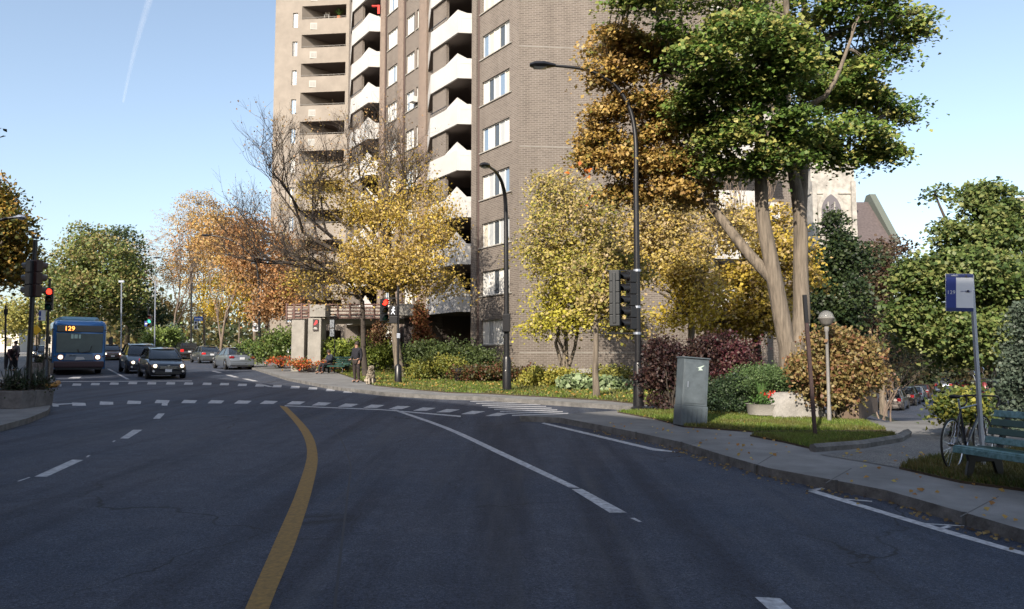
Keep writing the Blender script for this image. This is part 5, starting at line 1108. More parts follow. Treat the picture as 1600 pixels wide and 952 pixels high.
# second left signal, red lit
b = gp(71, 596, H); Y = b.y; t = sig('red signal on a slim pole at the yellow kerb, beside the bus', b)
mb = MB(); mb.tube([(0, 0, 0), P(75, 500, Y)-b, P(78, 435, Y)-b], [.06, .055, .05], 10); mb.build('pole', BLACK, t, smooth='auto')
mb = MB(); mb.lathe([(.2, 0), (.2, .05), (.16, .1), (.14, .85), (.07, .95)], 14); mb.build('base', BLACK, t, smooth='auto')
signal_head(t, Matrix.Translation(P(77.5, 450, Y-.12)-b) @ Matrix.Rotation(R(22), 4, 'Z'), ['red', 'amber', 'green'], 0, s=.33)
bs = thing('road_sign', 'small blue and white stop sign panel left of the red signal', 'sign', P(66, 493, Y)-Vector((0, 0, .25)))
mb = MB(); mb.box((0, 0, .25), (.3, .03, .46)); mb.build('panel', mat('sign_white', (.55, .58, .62), .5), bs)
mb = MB(); mb.box((-.09, -.02, .33), (.1, .01, .2)); mb.box((-.09, -.02, .1), (.1, .01, .12)); mb.build('blue_field', mat('sign_blue', (.03, .06, .25), .5), bs)
# far green light
Y = 75; b = Z(P(242, 540, Y).x, Y, H); t = sig('far signal with a green light against the dark trees', b)
mb = MB(); mb.tube([(0, 0, 0), P(243, 440, Y)-b], .07, 8); mb.build('pole', STEEL, t); signal_head(t, Matrix.Translation(P(234, 492, Y-.1)-b), ['red', 'green', 'amber'], 1, s=.42)
Y = 75; b = Z(P(190, 540, Y).x, Y, H)
t = thing('street_pole', 'thin grey pole against the dark tree beside the far green light', 'pole', b); mb = MB(); mb.tube([(0, 0, 0), P(190, 440, Y)-b], .07, 8); mb.build('pole', STEEL, t); mb = MB(); mb.box(P(190, 440, Y)-b, (.5, .2, .2)); mb.build('cap', STEEL, t)
# ---------------------------------------------------------------- sign posts
SW = mat('sign_white', (.55, .58, .62), .5); SBLUE = mat('sign_blue2', (.02, .04, .22), .45); SK = mat('sign_ink', (.02, .02, .02), .6)
def sign_post(label, px, py, Y, top, panels, pm=BLACK, r=.04, name='sign_post'):
    g = gp(px, py, H) if Y is None else Z(P(px, 560, Y).x, Y, H); Y = g.y; t = thing(name, label, 'sign', g); mb = MB(); mb.tube([(0, 0, 0), P(px, top, Y)-g], r, 8); mb.build('pole', pm, t, smooth='auto')
    for (x0, x1, y0, y1, m, kind) in panels:
        a = P(x0, y0, Y-.06)-g; c = P(x1, y1, Y-.06)-g; w = c.x-a.x; hh_ = a.z-c.z; cx_, cz = (a.x+c.x)/2, (a.z+c.z)/2
        mb = MB(); mb.box((cx_, a.y, cz), (w, .02, hh_)); s_ = mb.build('panel', m, t, bevel=.005)
        mb = MB()
        if kind == 'P': mb.lathe([(w*.3, -.018), (w*.3, -.012)], 12, c=(cx_, a.y, cz+hh_*.15), axis='Y'); mb.box((cx_, a.y-.015, cz-hh_*.25), (w*.6, .01, hh_*.1)); mb.build('emblem', SK, s_)
        if kind == 'S': mb.box((cx_, a.y-.015, cz), (w*.7, .01, hh_*.25)); mb.build('lettering', SW, s_)
    return t
sign_post('no-parking sign post between the two orange trees, two white panels', 403.5, 566, None, 472, [(395, 403, 497, 507, SW, 'P'), (395, 403, 508, 518, SW, 'P')])
sign_post('post with a blue street name plate and white panels behind the parked cars', 311, 553, None, 485, [(303, 317, 495, 501.5, mat('plate_blue', (.06, .14, .45), .5), 'S'), (303, 309, 501.8, 508, SW, 'P'), (303, 309, 509, 515, SW, 'P')])
sign_post('grey-backed parking sign post beside the far bench', 523, 583, None, 494, [(515.5, 522, 500, 512, mat('sign_back', (.2, .22, .25), .5), ''), (515.5, 522, 514, 526, MATS['sign_back'], '')], r=.03)
sign_post('post with small blue and grey plates beside the light green shrub', 232, 545, 78, 480, [(226, 231, 502, 510, SBLUE, 'S'), (229, 237, 512, 524, STEEL, '')], r=.07)
b = gp(57, 556, 0); sign_post('yellow diamond warning sign far up the left pavement', 57, 556, 62, 520, [], r=.04); mb = MB(); c = P(57, 516, 61.9); mb.prism([(-.42, 0), (0, .42), (.42, 0), (0, -.42)], -.02, .02, M=Matrix.Translation(c)); o = mb.build('panel', mat('sign_yellow', (.7, .42, .03), .5)); pr = [x for x in bpy.data.objects if x.get('label', '').startswith('yellow diamond')][0]; adopt(o, pr, True)
sign_post('slim dark post at the far left edge of the picture', 9, 560, 48, 478, [(6, 12, 483, 492, BLACK, '')], r=.06)
# bus stop sign 129
Y = 10.6; g = Z(P(1535, 700, Y).x, Y, H); t = thing('bus_stop_sign', 'bus stop flag reading 129 on a slightly leaning steel pole behind the green bench', 'sign', g)
top = P(1517, 430, Y); d_ = (top-g); mb = MB(); mb.bar((0, 0, -.05), d_, .055, .03); mb.bar((.012, -.02, -.05), d_+Vector((.012, -.02, 0)), .018, .02); mb.build('pole', STEEL, t)
c = P(1499, 457.5, Y-.05)-g; tilt = R(2.0); M = Matrix.Translation(c) @ Matrix.Rotation(R(-14), 4, 'Z') @ Matrix.Rotation(tilt, 4, 'Y')
FW, FH = .345, .52
mb = MB(); mb.box((0, 0, 0), (FW, .02, FH), M=M); fl = mb.build('flag', mat('flag_white', (.62, .66, .72), .35), t, bevel=.004)
mb = MB(); mb.box((-FW*.31, -.012, .0), (FW*.36, .006, FH*.82), M=M); mb.build('blue_panel', SBLUE, fl)
mb = MB(); mb.box((0, -.013, FH*.45), (FW*.98, .006, FH*.09), M=M); mb.build('blue_band', mat('band_blue', (.015, .03, .13), .45), fl); mb = MB(); mb.box((0, -.013, -FH*.45), (FW*.98, .006, FH*.09), M=M); mb.build('blue_band', mat('band_blue', (.015, .03, .13), .45), fl)
def txt_on(M, s, size, x, z, m, parent, y=-.017):
    o = text_obj('lettering', s, size, m, parent, (0, 0, 0), ext=.001); o.matrix_local = M @ Matrix.Translation((x, y, z)) @ Matrix.Rotation(R(90), 4, 'X'); return o
txt_on(M, '129', .072, -FW*.31, 0, SW, fl); txt_on(M, 'ARRÊT', .03, -.06, FH*.45, SW, fl); txt_on(M, 'Côte-des-Neiges', .02, .08, .02, SBLUE, fl)
mb = MB(); mb.box((FW*.3, -.013, .02), (.03, .004, .03), M=M); mb.prism([(.06, FH*.41), (.08, FH*.48), (.10, FH*.41)], -.02, -.017, M=M); mb.build('emblem', SW if 0 else SK, fl)
# leaning dark post
g = gp(1274, 682, H+.03); t = thing('leaning_post', 'bare rusty-dark post leaning left on the small lawn island', 'post', g); tp = P(1257, 461, g.y)-g
mb = MB(); mb.bar((0, 0, -.05), tp, .05, .06); mb.build('post_body', mat('rust_dark', (.05, .028, .026), .7, var=.4, vscale=10), t); mb = MB(); mb.bar(tp*.8, tp*1.0, .055, .065); mb.build('post_sleeve', BLACK, t)
# globe lamp
g = gp(1296, 660, H+.03); Y = g.y; t = thing('globe_lamp', 'low garden lamp with a clear globe on a grey post', 'garden lamp', g)
zt = (P(1293, 510, Y)-g).z; mb = MB(); mb.lathe([(.045, 0), (.045, .3), (.036, .34), (.034, zt-.12), (.05, zt-.1), (.05, zt-.02), (.03, zt)], 12); mb.build('pole', mat('grey_post', (.22, .21, .20), .6), t, smooth='auto')
mb = MB(); mb.lathe([(.001, zt+.0), (.06, zt+.01), (.12, zt+.06), (.165, zt+.155), (.175, zt+.165), (.175, zt+.185), (.16, zt+.185)], 20); mb.build('bowl', mat('bowl_grey', (.2, .19, .18), .5), t, smooth='auto')
mb = MB(); mb.lathe([(.16, zt+.18)]+[(.16*math.cos(a), zt+.18+.16*math.sin(a)) for a in np.linspace(.1, 1.5, 8)], 20)
gm = mat('clear_globe', (.75, .75, .75), .06, spec=.8); gm.node_tree.nodes['Principled BSDF'].inputs['Alpha'].default_value = .16
mb.build('globe', gm, t, smooth=True)
# ---------------------------------------------------------------- utility cabinet with emblem, leaning right
g = gp(1078, 663, H+.03); Y = g.y; t = thing('utility_cabinet', 'grey leaning utility cabinet with a pale arrow emblem', 'utility cabinet', g)
W_ = 44*Y/F; Hh = (P(1080, 560, Y)-g).z; M = Matrix.Rotation(R(12), 4, 'Z') @ Matrix.Rotation(R(4.2), 4, 'Y')
mb = MB(); mb.box((0, 0, Hh*.13), (W_*.98, .40, Hh*.30), M=M); mb.build('plinth', GREYP, t, bevel=.01)
mb = MB(); mb.box((0, 0, Hh*.64), (W_*.94, .36, Hh*.72), M=M); bd = mb.build('cabinet_body', GREYP, t, bevel=.012)
mb = MB(); mb.box((0, -.005, Hh*1.005), (W_*1.0, .41, .03), M=M); mb.build('lid', GREYP, t, bevel=.01)
mb = MB(); mb.box((-.02, -.184, Hh*.63), (W_*.8, .008, Hh*.62), M=M); mb.build('door_panel', mat('cabinet_grey_b', (.095, .115, .13), .5, var=.3, vscale=6), bd, bevel=.003)
mb = MB(); mb.prism([(-.03, 0), (.10, .055), (.12, .052), (.045, .0), (.09, -.045), (-.02, -.055), (.015, -.02), (-.07, .015)], -.192, -.189, M=M @ Matrix.Translation((.05, 0, Hh*.86))); mb.build('emblem', mat('emblem_pale', (.5, .6, .52), .6), bd)
mb = MB(); mb.box((-W_*.3, -.19, Hh*.6), (.02, .02, .12), M=M); mb.build('handle', STEEL, bd)
mb = MB()
for i in range(6): mb.box((-W_*.42+i*W_*.168, -.205, Hh*.14), (.012, .01, Hh*.22), M=M)
mb.build('ribs', GREYP, [x for x in t.children if x.name.startswith('plinth')][0])
# ---------------------------------------------------------------- bench (near right)
def bench(name, label, loc, rz, L, worn=True, s=1.0, group=None, m=GREENM):
    t = thing(name, label, 'bench', loc, rz, group)   # length on local X, sitter faces -Y
    zs = .43*s
    for i, (y, z, tl) in enumerate(((-.22, zs+.0, .0), (-.10, zs-.01, 0), (.02, zs-.015, 0), (.14, zs-.01, 0))):
        mb = MB(); mb.box((0, y*s, z), (L, .095*s, .038)); mb.build('seat_slat', BENCHL if (i == 0 and worn) else m, t, bevel=.006)
    mb = MB(); mb.box((0, -.275*s, zs-.035), (L, .022, .07)); mb.build('seat_front_slat', BENCHL if worn else m, t, bevel=.005)
    for i in range(4):
        M = Matrix.Translation((0, (.22+.05*i)*s, zs+(.09+.115*i)*s)) @ Matrix.Rotation(R(-14), 4, 'X'); mb = MB(); mb.box((0, 0, 0), (L, .03, .09*s), M=M); mb.build('back_slat', BENCHL if worn and i in (0, 3) else m, t, bevel=.006)
    for x in (-L/2+.18, L/2-.18):
        mb = MB(); w = .045
        mb.prism([(-.26*s, zs-.03), (.2*s, zs-.03), (.42*s, zs+.5*s), (.46*s, zs+.49*s), (.26*s, zs-.1), (.30*s, 0), (.22*s, 0), (.14*s, zs-.17), (-.12*s, zs-.17), (-.20*s, 0), (-.29*s, 0), (-.22*s, zs-.16)], x-w/2, x+w/2, 'YZ'); mb.build('leg', BLACK, t, bevel=.006)
    for x in ((L/2-.1,) if worn else (-L/2+.1, L/2-.1)):
        mb = MB(); mb.tube(smooth3([Vector((x, -.27*s, zs)), Vector((x, -.33*s, zs+.12)), Vector((x, -.26*s, zs+.22)), Vector((x, 0, zs+.23)), Vector((x, .3*s, zs+.24))]), .018, 8); mb.build('armrest', BLACK, t, smooth='auto')
    return t
bench('park_bench', 'worn green slatted bench cut by the right edge of the picture', Z(6.0, 8.95, H+.03), R(-81), 1.9, s=.95)
g = gp(524, 584, H); bench('park_bench', 'green bench in the shade where a person sits by the hedge', g, R(-28), 1.7, worn=False, group=None)
# ---------------------------------------------------------------- bicycle
g = Z(P(1490, 733, 10.4).x, 10.4, H+.03); t = thing('bicycle', 'dark road bicycle leaning on the bus stop pole behind the bench', 'bicycle', g, R(38))
def wheel(x, name='wheel'):
    mb = MB(); n = 32
    mb.tube([(x+.335*math.cos(2*math.pi*k/n), 0, .335+.335*math.sin(2*math.pi*k/n)) for k in range(n+1)], .014, 6, cap=False); ty = mb.build(name, RUB, t, smooth=True)
    mb = MB(); mb.tube([(x+.315*math.cos(2*math.pi*k/n), 0, .335+.315*math.sin(2*math.pi*k/n)) for k in range(n+1)], .009, 5, cap=False); mb.build('rim', CHROME, ty, smooth=True)
    mb = MB()
    for k in range(28): a = 2*math.pi*k/28; mb.tube([(x+.02*math.cos(a+.8), .02*(-1)**k, .335+.02*math.sin(a+.8)), (x+.31*math.cos(a), 0, .335+.31*math.sin(a))], .0013, 3, cap=False)
    mb.build('spokes', CHROME, ty); mb = MB(); mb.lathe([(.022, -.05), (.022, .05)], 10, c=(x, 0, .335), axis='Y'); mb.build('hub', CHROME, ty)
wheel(0); wheel(1.0)
FRM = mat('bike_frame', (.02, .02, .03), .3, coat=.5)
bb = Vector((.42, 0, .28)); st = Vector((.28, 0, .80)); hd = Vector((.84, 0, .84)); hl = Vector((.88, 0, .70))
mb = MB()
for a_, b_, r_ in ((bb, st, .015), (bb, hl, .016), (st, hd, .014), (hd, hl, .017)): mb.tube([a_, b_], r_, 8)
for s_ in (-.05, .05): mb.tube([bb+Vector((0, s_*.5, 0)), Vector((0, s_, .335))], .009, 6); mb.tube([st-Vector((0, 0, .04)), Vector((0, s_, .335))], .008, 6)
mb.build('frame', FRM, t, smooth='auto')
mb = MB(); 
for s_ in (-.045, .045): mb.tube([hl+Vector((0, s_, 0)), Vector((.95, s_, .5)), Vector((1.0, s_, .335))], .010, 6)
mb.build('fork', FRM, t, smooth='auto')
mb = MB(); mb.tube([st, Vector((.245, 0, .93))], .013, 8); mb.build('seat_post', CHROME, t)
mb = MB(); M = Matrix.Translation((.24, 0, .95)); sp = [(-.13, .075, .03), (-.06, .07, .02), (.02, .03, .01), (.13, .018, .012)]; vs = []; fs = []
for x, w, h_ in sp:
    for k in range(8): a = 2*math.pi*k/8; vs.append((x, w*math.cos(a), .02+h_*math.sin(a)))
for i in range(3):
    for k in range(8): fs.append((i*8+k, i*8+(k+1) % 8, (i+1)*8+(k+1) % 8, (i+1)*8+k))
fs += [tuple(range(8)), tuple(24+k for k in range(8))]; mb.add(vs, fs, M); mb.build('saddle', PLAST, t, smooth=True)
mb = MB(); mb.tube([hd, hd+Vector((.0, 0, .10)), hd+Vector((.08, 0, .12))], .013, 8); mb.build('stem', CHROME, t)
mb = MB()
for s_ in (-1, 1): mb.tube(smooth3([hd+Vector((.08, 0, .12)), hd+Vector((.09, s_*.19, .12)), hd+Vector((.18, s_*.21, .10)), hd+Vector((.19, s_*.21, .02)), hd+Vector((.10, s_*.21, -.03))]), .013, 8)
mb.build('handlebar', mat('bar_tape', (.05, .04, .04), .7), t, smooth=True)
mb = MB(); mb.lathe([(.09, -.01), (.09, .0)], 20, c=(bb.x, -.045, bb.z), axis='Y'); mb.tube([bb+Vector((0, -.06, 0)), bb+Vector((.12, -.07, -.12))], .01, 6); mb.box(bb+Vector((.12, -.11, -.12)), (.09, .07, .02)); mb.tube([bb+Vector((0, .06, 0)), bb+Vector((-.12, .07, .12))], .01, 6); mb.box(bb+Vector((-.12, .11, .12)), (.09, .07, .02)); mb.build('crank', CHROME, t)
mb = MB(); mb.bar(bb+Vector((0, -.05, .09)), Vector((0, -.05, .37)), .006); mb.bar(bb+Vector((0, -.05, -.09)), Vector((0, -.05, .30)), .006); mb.lathe([(.04, -.06), (.03, -.03)], 14, c=(0, 0, .335), axis='Y'); mb.build('chain', PLAST, t)
# ---------------------------------------------------------------- boulder, flower bowl, low wall
def rock(label, c, size, m, seed, name='boulder'):
    bm = bmesh.new(); bmesh.ops.create_icosphere(bm, subdivisions=4, radius=1)
    for v in bm.verts:
        p = v.co.copy(); k = 1+.22*noise.noise(p*1.1+Vector((seed, 0, 0)))+.05*noise.noise(p*5)
        v.co = Vector((max(-.78, min(.8, p.x*k))*size[0], max(-.8, min(.8, p.y*k))*size[1], max(-.2, min(.74, p.z*k+.12*p.x))*size[2]))
    me = bpy.data.meshes.new(name); bm.to_mesh(me); bm.free(); me.materials.append(m); me.polygons.foreach_set('use_smooth', [True]*len(me.polygons))
    o = bpy.data.objects.new(name, me); COL.objects.link(o); o.location = c; return tag(o, label, 'boulder')
g = gp(1248, 654, H+.03); rock('large pale granite boulder below the lighter green juniper', g+Vector((0, .3, .02)), (.74, .5, .74), mat('granite', (.30, .285, .265), .85, var=.25, vscale=9, bump=.5, bscale=30), 3)
g = gp(1200, 653, H+.03); t = thing('flower_bowl', 'low concrete bowl of red flowers left of the boulder', 'planter', g+Vector((0, .25, 0)))
mb = MB(); mb.lathe([(.28, 0), (.36, .06), (.40, .28), (.42, .30), (.36, .30), (.35, .24), (.001, .24)], 20); mb.build('bowl', CONC, t, smooth='auto')
C = np.array([(t.location.x+random.uniform(-.3, .3), t.location.y+random.uniform(-.25, .25), t.location.z+.33+random.random()*.12) for _ in range(24)])
leaf_cards('leaves', C, 26, (.07, .07, .05), .07, [(.04, .1, .02), (.08, .15, .04)], t, .3)
leaf_cards('flowers', C[:9]+np.array([.08, 0, .1]), 12, (.05, .05, .03), .05, [(.6, .02, .02), (.7, .06, .04)], t, .3)
mb = MB()
for i in range(30): a = i*2.4; l = random.uniform(.5, .8); d = Vector((math.cos(a)*.3, math.sin(a)*.3, 1)).normalized(); s_ = Vector((-math.sin(a), math.cos(a), 0))*.008; b0 = Vector((-.05, 0, .28)); mb.add([b0-s_, b0+s_, b0+d*l*.7+s_, b0+d*l+Vector((math.cos(a), math.sin(a), -.3))*.12, b0+d*l*.7-s_], [(0, 1, 2, 3, 4)])
mb.build('spike_grass', mat('spike_green', (.06, .12, .03), .6), t)
a_ = gp(1345, 660, H); t = thing('low_wall', 'brown rendered wall end beside the side street', 'wall', a_)
mb = MB(); M = Matrix.Rotation(R(60), 4, 'Z'); mb.box((2.2, .2, .42), (4.6, .36, .84), M=M); mb.build('wall_body', mat('brown_render', (.16, .115, .085), .9, var=.3, vscale=4), t, bevel=.01)
mb = MB(); mb.box((2.2, .2, .865), (4.7, .44, .05), M=M); mb.build('coping', CONC, t, bevel=.01)
# ---------------------------------------------------------------- planters at the left
PLM = mat('planter_concrete', (.17, .155, .15), .9, var=.4, vscale=6, bump=.4)
def planter(label, px, py, w, hgt, seed, dep=.8):
    g = gp(px, py, H); t = thing('planter_box', label, 'planter', g+Vector((0, dep/2, 0)), group=None)
    mb = MB(); mb.prism([(-w/2+.04, 0), (w/2-.04, 0), (w/2, hgt), (-w/2, hgt)], -dep/2, dep/2); mb.build('box', PLM, t, bevel=.015)
    mb = MB(); mb.box((0, 0, hgt+.005), (w-.1, dep-.1, .02)); mb.build('soil', SOIL, t)
    rs = random.Random(seed); mb = MB()
    for i in range(60):
        a = rs.uniform(0, 6.28); l = rs.uniform(.5, 1.0); sp = rs.uniform(.15, .8); b0 = Vector((rs.uniform(-w*.25, w*.25), rs.uniform(-.2, .2), hgt)); dx, dy = math.cos(a), math.sin(a)
        p1_ = b0+Vector((dx*sp*.3, dy*sp*.3, l*.6)); p2_ = b0+Vector((dx*sp*.8, dy*sp*.8, l*(.9-.4*sp))); s_ = Vector((-dy, dx, 0))*.014
        mb.add([b0-s_, b0+s_, p1_+s_, p2_, p1_-s_], [(0, 1, 2, 4), (4, 2, 3)])
    mb.build('spiky_grass', mat('cordyline', (.03, .05, .025), .6, var=.5, vscale=9, col2=(.06, .06, .05)), t)
    C = np.array([(t.location.x+rs.uniform(-w*.45, w*.45), t.location.y+rs.uniform(-.3, .3), t.location.z+hgt+rs.uniform(0, .3)) for _ in range(40)])
    leaf_cards('leaves', C, 24, (.08, .08, .06), .06, [(.02, .04, .015), (.05, .07, .025), (.06, .04, .03)], t, .3); return t
planter('square concrete planter nearest the corner, full of dark plants', 40, 636, .55, .44, 201)
planter('wider concrete planter at the left edge with spiky leaves', 5, 639, .95, .46, 202)
planter('lone planter box further back by the pavement rail', 58, 585, .8, .6, 203)
# ---------------------------------------------------------------- dark stone sign and bins on the lawn
g = gp(740, 594, H+.03); t = thing('garden_sign', 'long low dark stone sign in front of the hedge', 'sign', g+Vector((0, .3, 0)))
mb = MB(); mb.box((0, 0, .38), (1.75, .3, .5)); mb.build('slab', mat('dark_stone', (.03, .03, .032), .5, var=.5), t, bevel=.03)
for x in (-.6, .6): mb = MB(); mb.box((x, 0, .07), (.25, .26, .14)); mb.build('leg', MATS['dark_stone'], t)
mb = MB()
for i, x in enumerate(np.linspace(-.55, .55, 9)): mb.box((x, -.155, .42), (.07, .006, .10))
mb.build('lettering', mat('dull_letters', (.09, .09, .1), .5), t)
g = gp(716, 597, H+.03); t = thing('litter_bin', 'small black litter bin at the left end of the stone sign', 'bin', g)
mb = MB(); mb.lathe([(.13, 0), (.16, .1), (.17, .42), (.19, .43), (.19, .46), (.15, .46)], 14); mb.build('bin_body', BLACK, t, smooth='auto')
mb = MB(); mb.lathe([(.19, .46), (.12, .56), (.001, .58)], 14); mb.build('lid', BLACK, t, smooth='auto')
# ---------------------------------------------------------------- vehicles
HEAD = mat('headlight_on', (1, .95, .8), .2, emit=(1, .86, .6), estr=2.2); HOFF = mat('headlight_off', (.5, .5, .5), .15, spec=.8)
TAIL = mat('tail_light', (.5, .02, .02), .25, emit=(1, .03, .03), estr=.25); TAILD = mat('tail_dark', (.22, .01, .015), .25); PLATE = mat('plate', (.6, .62, .66), .5)
def paint(n, c): return mat('paint_'+n, c, .28, metal=.35, spec=.6, coat=.8)
def loft(mb, st, ring, M=None):
    vs = []; fs = []; k = None
    for s_ in st: r_ = ring(*s_); k = len(r_); vs += r_
    for i in range(len(st)-1):
        for j in range(k): fs.append((i*k+j, i*k+(j+1) % k, (i+1)*k+(j+1) % k, (i+1)*k+j))
    fs += [tuple(range(k)), tuple((len(st)-1)*k+j for j in reversed(range(k)))]
    mb.add(vs, fs, M)
def car(label, paintm, loc, rz, kind='sedan', lights=None, group=None, name='parked_car', plate_front=False, s=1.0, tail=TAIL):
    """front toward local -Y"""
    t = thing(name, label, 'car' if kind != 'suv' else 'car', loc, rz, group)
    if kind == 'sedan':  L, Wd, roof, belt = 4.6, .89, 1.43, .93; gh = [(-.95, .95), (-.2, 1.38), (.35, 1.43), (1.0, 1.39), (1.7, .98)]; tz = .98
    elif kind == 'hatch': L, Wd, roof, belt = 4.3, .88, 1.53, .97; gh = [(-1.15, .98), (-.35, 1.45), (.3, 1.53), (1.4, 1.47), (2.0, 1.05)]; tz = 1.03
    else: L, Wd, roof, belt = 4.6, .93, 1.72, 1.05; gh = [(-1.1, 1.07), (-.4, 1.62), (.3, 1.72), (1.7, 1.66), (2.15, 1.1)]; tz = 1.1
    h2 = L/2
    st = [(-h2, .32, .62, Wd*.74), (-h2+.06, .24, .70, Wd*.86), (-h2+.25, .19, .76, Wd*.95), (-h2+.8, .18, belt-.10, Wd), (-1.0, .18, belt, Wd), (0, .18, belt+.01, Wd), (1.2, .18, belt+.03, Wd), (h2-.5, .20, tz, Wd*.97), (h2-.12, .24, tz-.03, Wd*.93), (h2, .34, tz-.22, Wd*.84)]
    def ring(y, zb, zt, w): return [(-w*.9, y, zb), (-w, y, zb+.14), (-w*1.0, y, zb+(zt-zb)*.6), (-w*.95, y, zt-.05), (-w*.80, y, zt), (w*.80, y, zt), (w*.95, y, zt-.05), (w*1.0, y, zb+(zt-zb)*.6), (w, y, zb+.14), (w*.9, y, zb)]
    mb = MB(); loft(mb, st, ring); body = mb.build('body', paintm, t, smooth='auto')
    def ring2(y, z): 
        k = (z-belt)/(roof-belt); w = Wd*(.86-.20*k); return [(-Wd*.86, y, belt-.04), (-w, y, z-.03*k), (-w*.9, y, z), (w*.9, y, z), (w, y, z-.03*k), (Wd*.86, y, belt-.04)]
    mb = MB(); loft(mb, gh, ring2); mb.build('glass', DGLASS, body, smooth='auto')
    # roof skin and pillars
    mb = MB(); vs = []; k = 6; g3 = gh[1:4]
    for y, z in g3:
        w = Wd*(.86-.20*(z-belt)/(roof-belt))*1.01; vs += [(-w, y, z-.05), (-w*.9, y, z+.012), (0, y, z+.03), (w*.9, y, z+.012), (w, y, z-.05)]
    mb.add(vs, [(i*5+j, i*5+j+1, (i+1)*5+j+1, (i+1)*5+j) for i in range(2) for j in range(4)]); mb.build('roof', paintm, body, smooth=True)
    for sx in (-1, 1):
        mb = MB()
        def gp_(y, z): return Vector((sx*(Wd*(.86-.20*max(0, (z-belt))/(roof-belt))+.004), y, z))
        mb.bar(gp_(*gh[0]), gp_(*gh[1]), .05, .05); mb.bar(gp_(*gh[3]), gp_(*gh[4]), .09, .06); ym = (gh[1][0]+gh[3][0])/2; mb.bar(gp_(ym+.05, belt), gp_(ym, roof-.06), .06, .03)
        mb.bar(gp_(gh[1][0], gh[1][1]-.02), gp_(gh[2][0], gh[2][1]-.02), .05, .05); mb.bar(gp_(gh[2][0], gh[2][1]-.02), gp_(gh[3][0], gh[3][1]-.02), .05, .05)
        mb.build('pillar', paintm, body)
    wr = .33 if kind != 'suv' else .37
    for sx in (-1, 1):
        for y in (-h2+.85, h2-.85):
            mb = MB(); mb.lathe([(wr+.05, -.012), (wr+.05, .012)], 22, c=(sx*(Wd-.004), y, wr+.01), axis='X'); mb.build('wheel_arch', PLAST, body)
            mb = MB(); mb.lathe([(wr*.6, -.10), (wr*.93, -.11), (wr, -.08), (wr, .08), (wr*.93, .11), (wr*.6, .10)], 22, c=(sx*(Wd-.075), y, wr), axis='X'); wh = mb.build('wheel', RUB, t, smooth='auto')
            mb = MB(); mb.lathe([(wr*.62, -.012), (wr*.55, .012), (wr*.2, .02)], 16, c=(sx*(Wd+.035), y, wr), axis='X'); mb.build('rim', CHROME, wh)
        mb = MB(); mb.box((sx*(Wd+.09), -.72, belt+.09), (.2, .1, .13)); mb.build('mirror', paintm, t, bevel=.03)
        mb = MB(); mb.box((sx*Wd*.72, -h2+.02, .645), (.30, .12, .12)); mb.build('headlight', HOFF if not lights else mat('headlamp_housing', (.3, .2, .15), .2), t, bevel=.03)
        if lights: mb = MB(); mb.lathe([(.085, -.01), (.06, -.03), (.001, -.035)], 14, c=(sx*Wd*.70, -h2-.045, .645), axis='Y'); mb.build('headlight_bulb', HEAD, t, smooth=True); mb = MB(); mb.lathe([(.06, -.01), (.001, -.02)], 10, c=(sx*Wd*.76, -h2-.0, .38), axis='Y'); mb.build('fog_lamp', HOFF, t)
        mb = MB(); mb.box((sx*Wd*.74, h2-.04, tz-.17), (.30, .14, .15 if kind != 'suv' else .26)); mb.build('tail_light', tail, t, bevel=.03)
    mb = MB(); mb.box((0, -h2-.005, .56), (.85, .05, .17)); mb.box((0, -h2+.0, .30), (1.2, .05, .14)); gr = mb.build('grille', PLAST, t, bevel=.02)
    mb = MB()
    for z in (.52, .57, .615): mb.box((0, -h2-.035, z), (.8, .012, .014))
    mb.build('grille_bar', CHROME, gr)
    mb = MB(); mb.prism([(-.07, .02), (0, -.03), (.07, .02), (.03, .035), (0, .01), (-.03, .035)], -h2-.05, -h2-.04, M=Matrix.Translation((0, 0, .655))); mb.build('badge', CHROME, t)
    mb = MB(); mb.box((0, -h2-.04, .42), (.31, .015, .14)); 
    if plate_front or lights: mb.build('number_plate', PLATE, t)
    mb = MB(); mb.box((0, h2+.005, tz-.26 if kind != 'sedan' else tz-.24), (.31, .03, .15)); mb.build('number_plate', PLATE, t)
    mb = MB(); mb.box((0, h2-.02, .38), (Wd*1.7, .12, .2)); mb.build('rear_bumper', paintm, t, bevel=.04)
    mb = MB(); mb.box((0, h2-.02, .24), (Wd*1.4, .14, .08)); mb.build('rear_valance', PLAST, t)
    t.rotation_euler = Euler((-math.atan(SLOPE)*math.cos(rz)*-1, 0, rz)); t.scale = (s, s, s)
    return t
def at(px, py, h=.005): return gp(px, py, h)
g = at(264, 592.5); car('dark hatchback with its headlights on, at the front of the oncoming queue', paint('black', (.02, .022, .028)), g+Vector((-.56, .83, .024))*2.15, R(33), 'hatch', True, name='oncoming_car')
g = at(228, 584); car('dark grey four-wheel-drive just behind the hatchback with lights on', paint('graphite', (.03, .035, .045)), g+Vector((-.56, .83, .024))*2.3, R(33), 'suv', True, name='oncoming_car')
g = at(378, 578); car('silver-grey sedan, nearest of the cars parked at the right kerb', paint('silver', (.15, .17, .20)), g+Vector((-.56, .83, .024))*2.3, R(214), 'sedan', group='cars parked along the right kerb', tail=TAILD)
g = at(331, 568); car('dark blue-grey sedan parked ahead of the silver one, red lights showing', paint('slate', (.07, .08, .09)), g+Vector((-.56, .83, .024))*2.3, R(214), 'sedan', group='cars parked along the right kerb')
g = at(296, 563); car('black four-wheel-drive parked in front of the dark sedan', paint('black2', (.015, .012, .012)), g+Vector((-.56, .83, .024))*2.3, R(214), 'suv', group='cars parked along the right kerb')
g = at(268, 556); car('dark car at the far end of the parked row', paint('dark', (.03, .03, .035)), g+Vector((-.56, .83, .024))*2.3, R(214), 'hatch', group='cars parked along the right kerb')
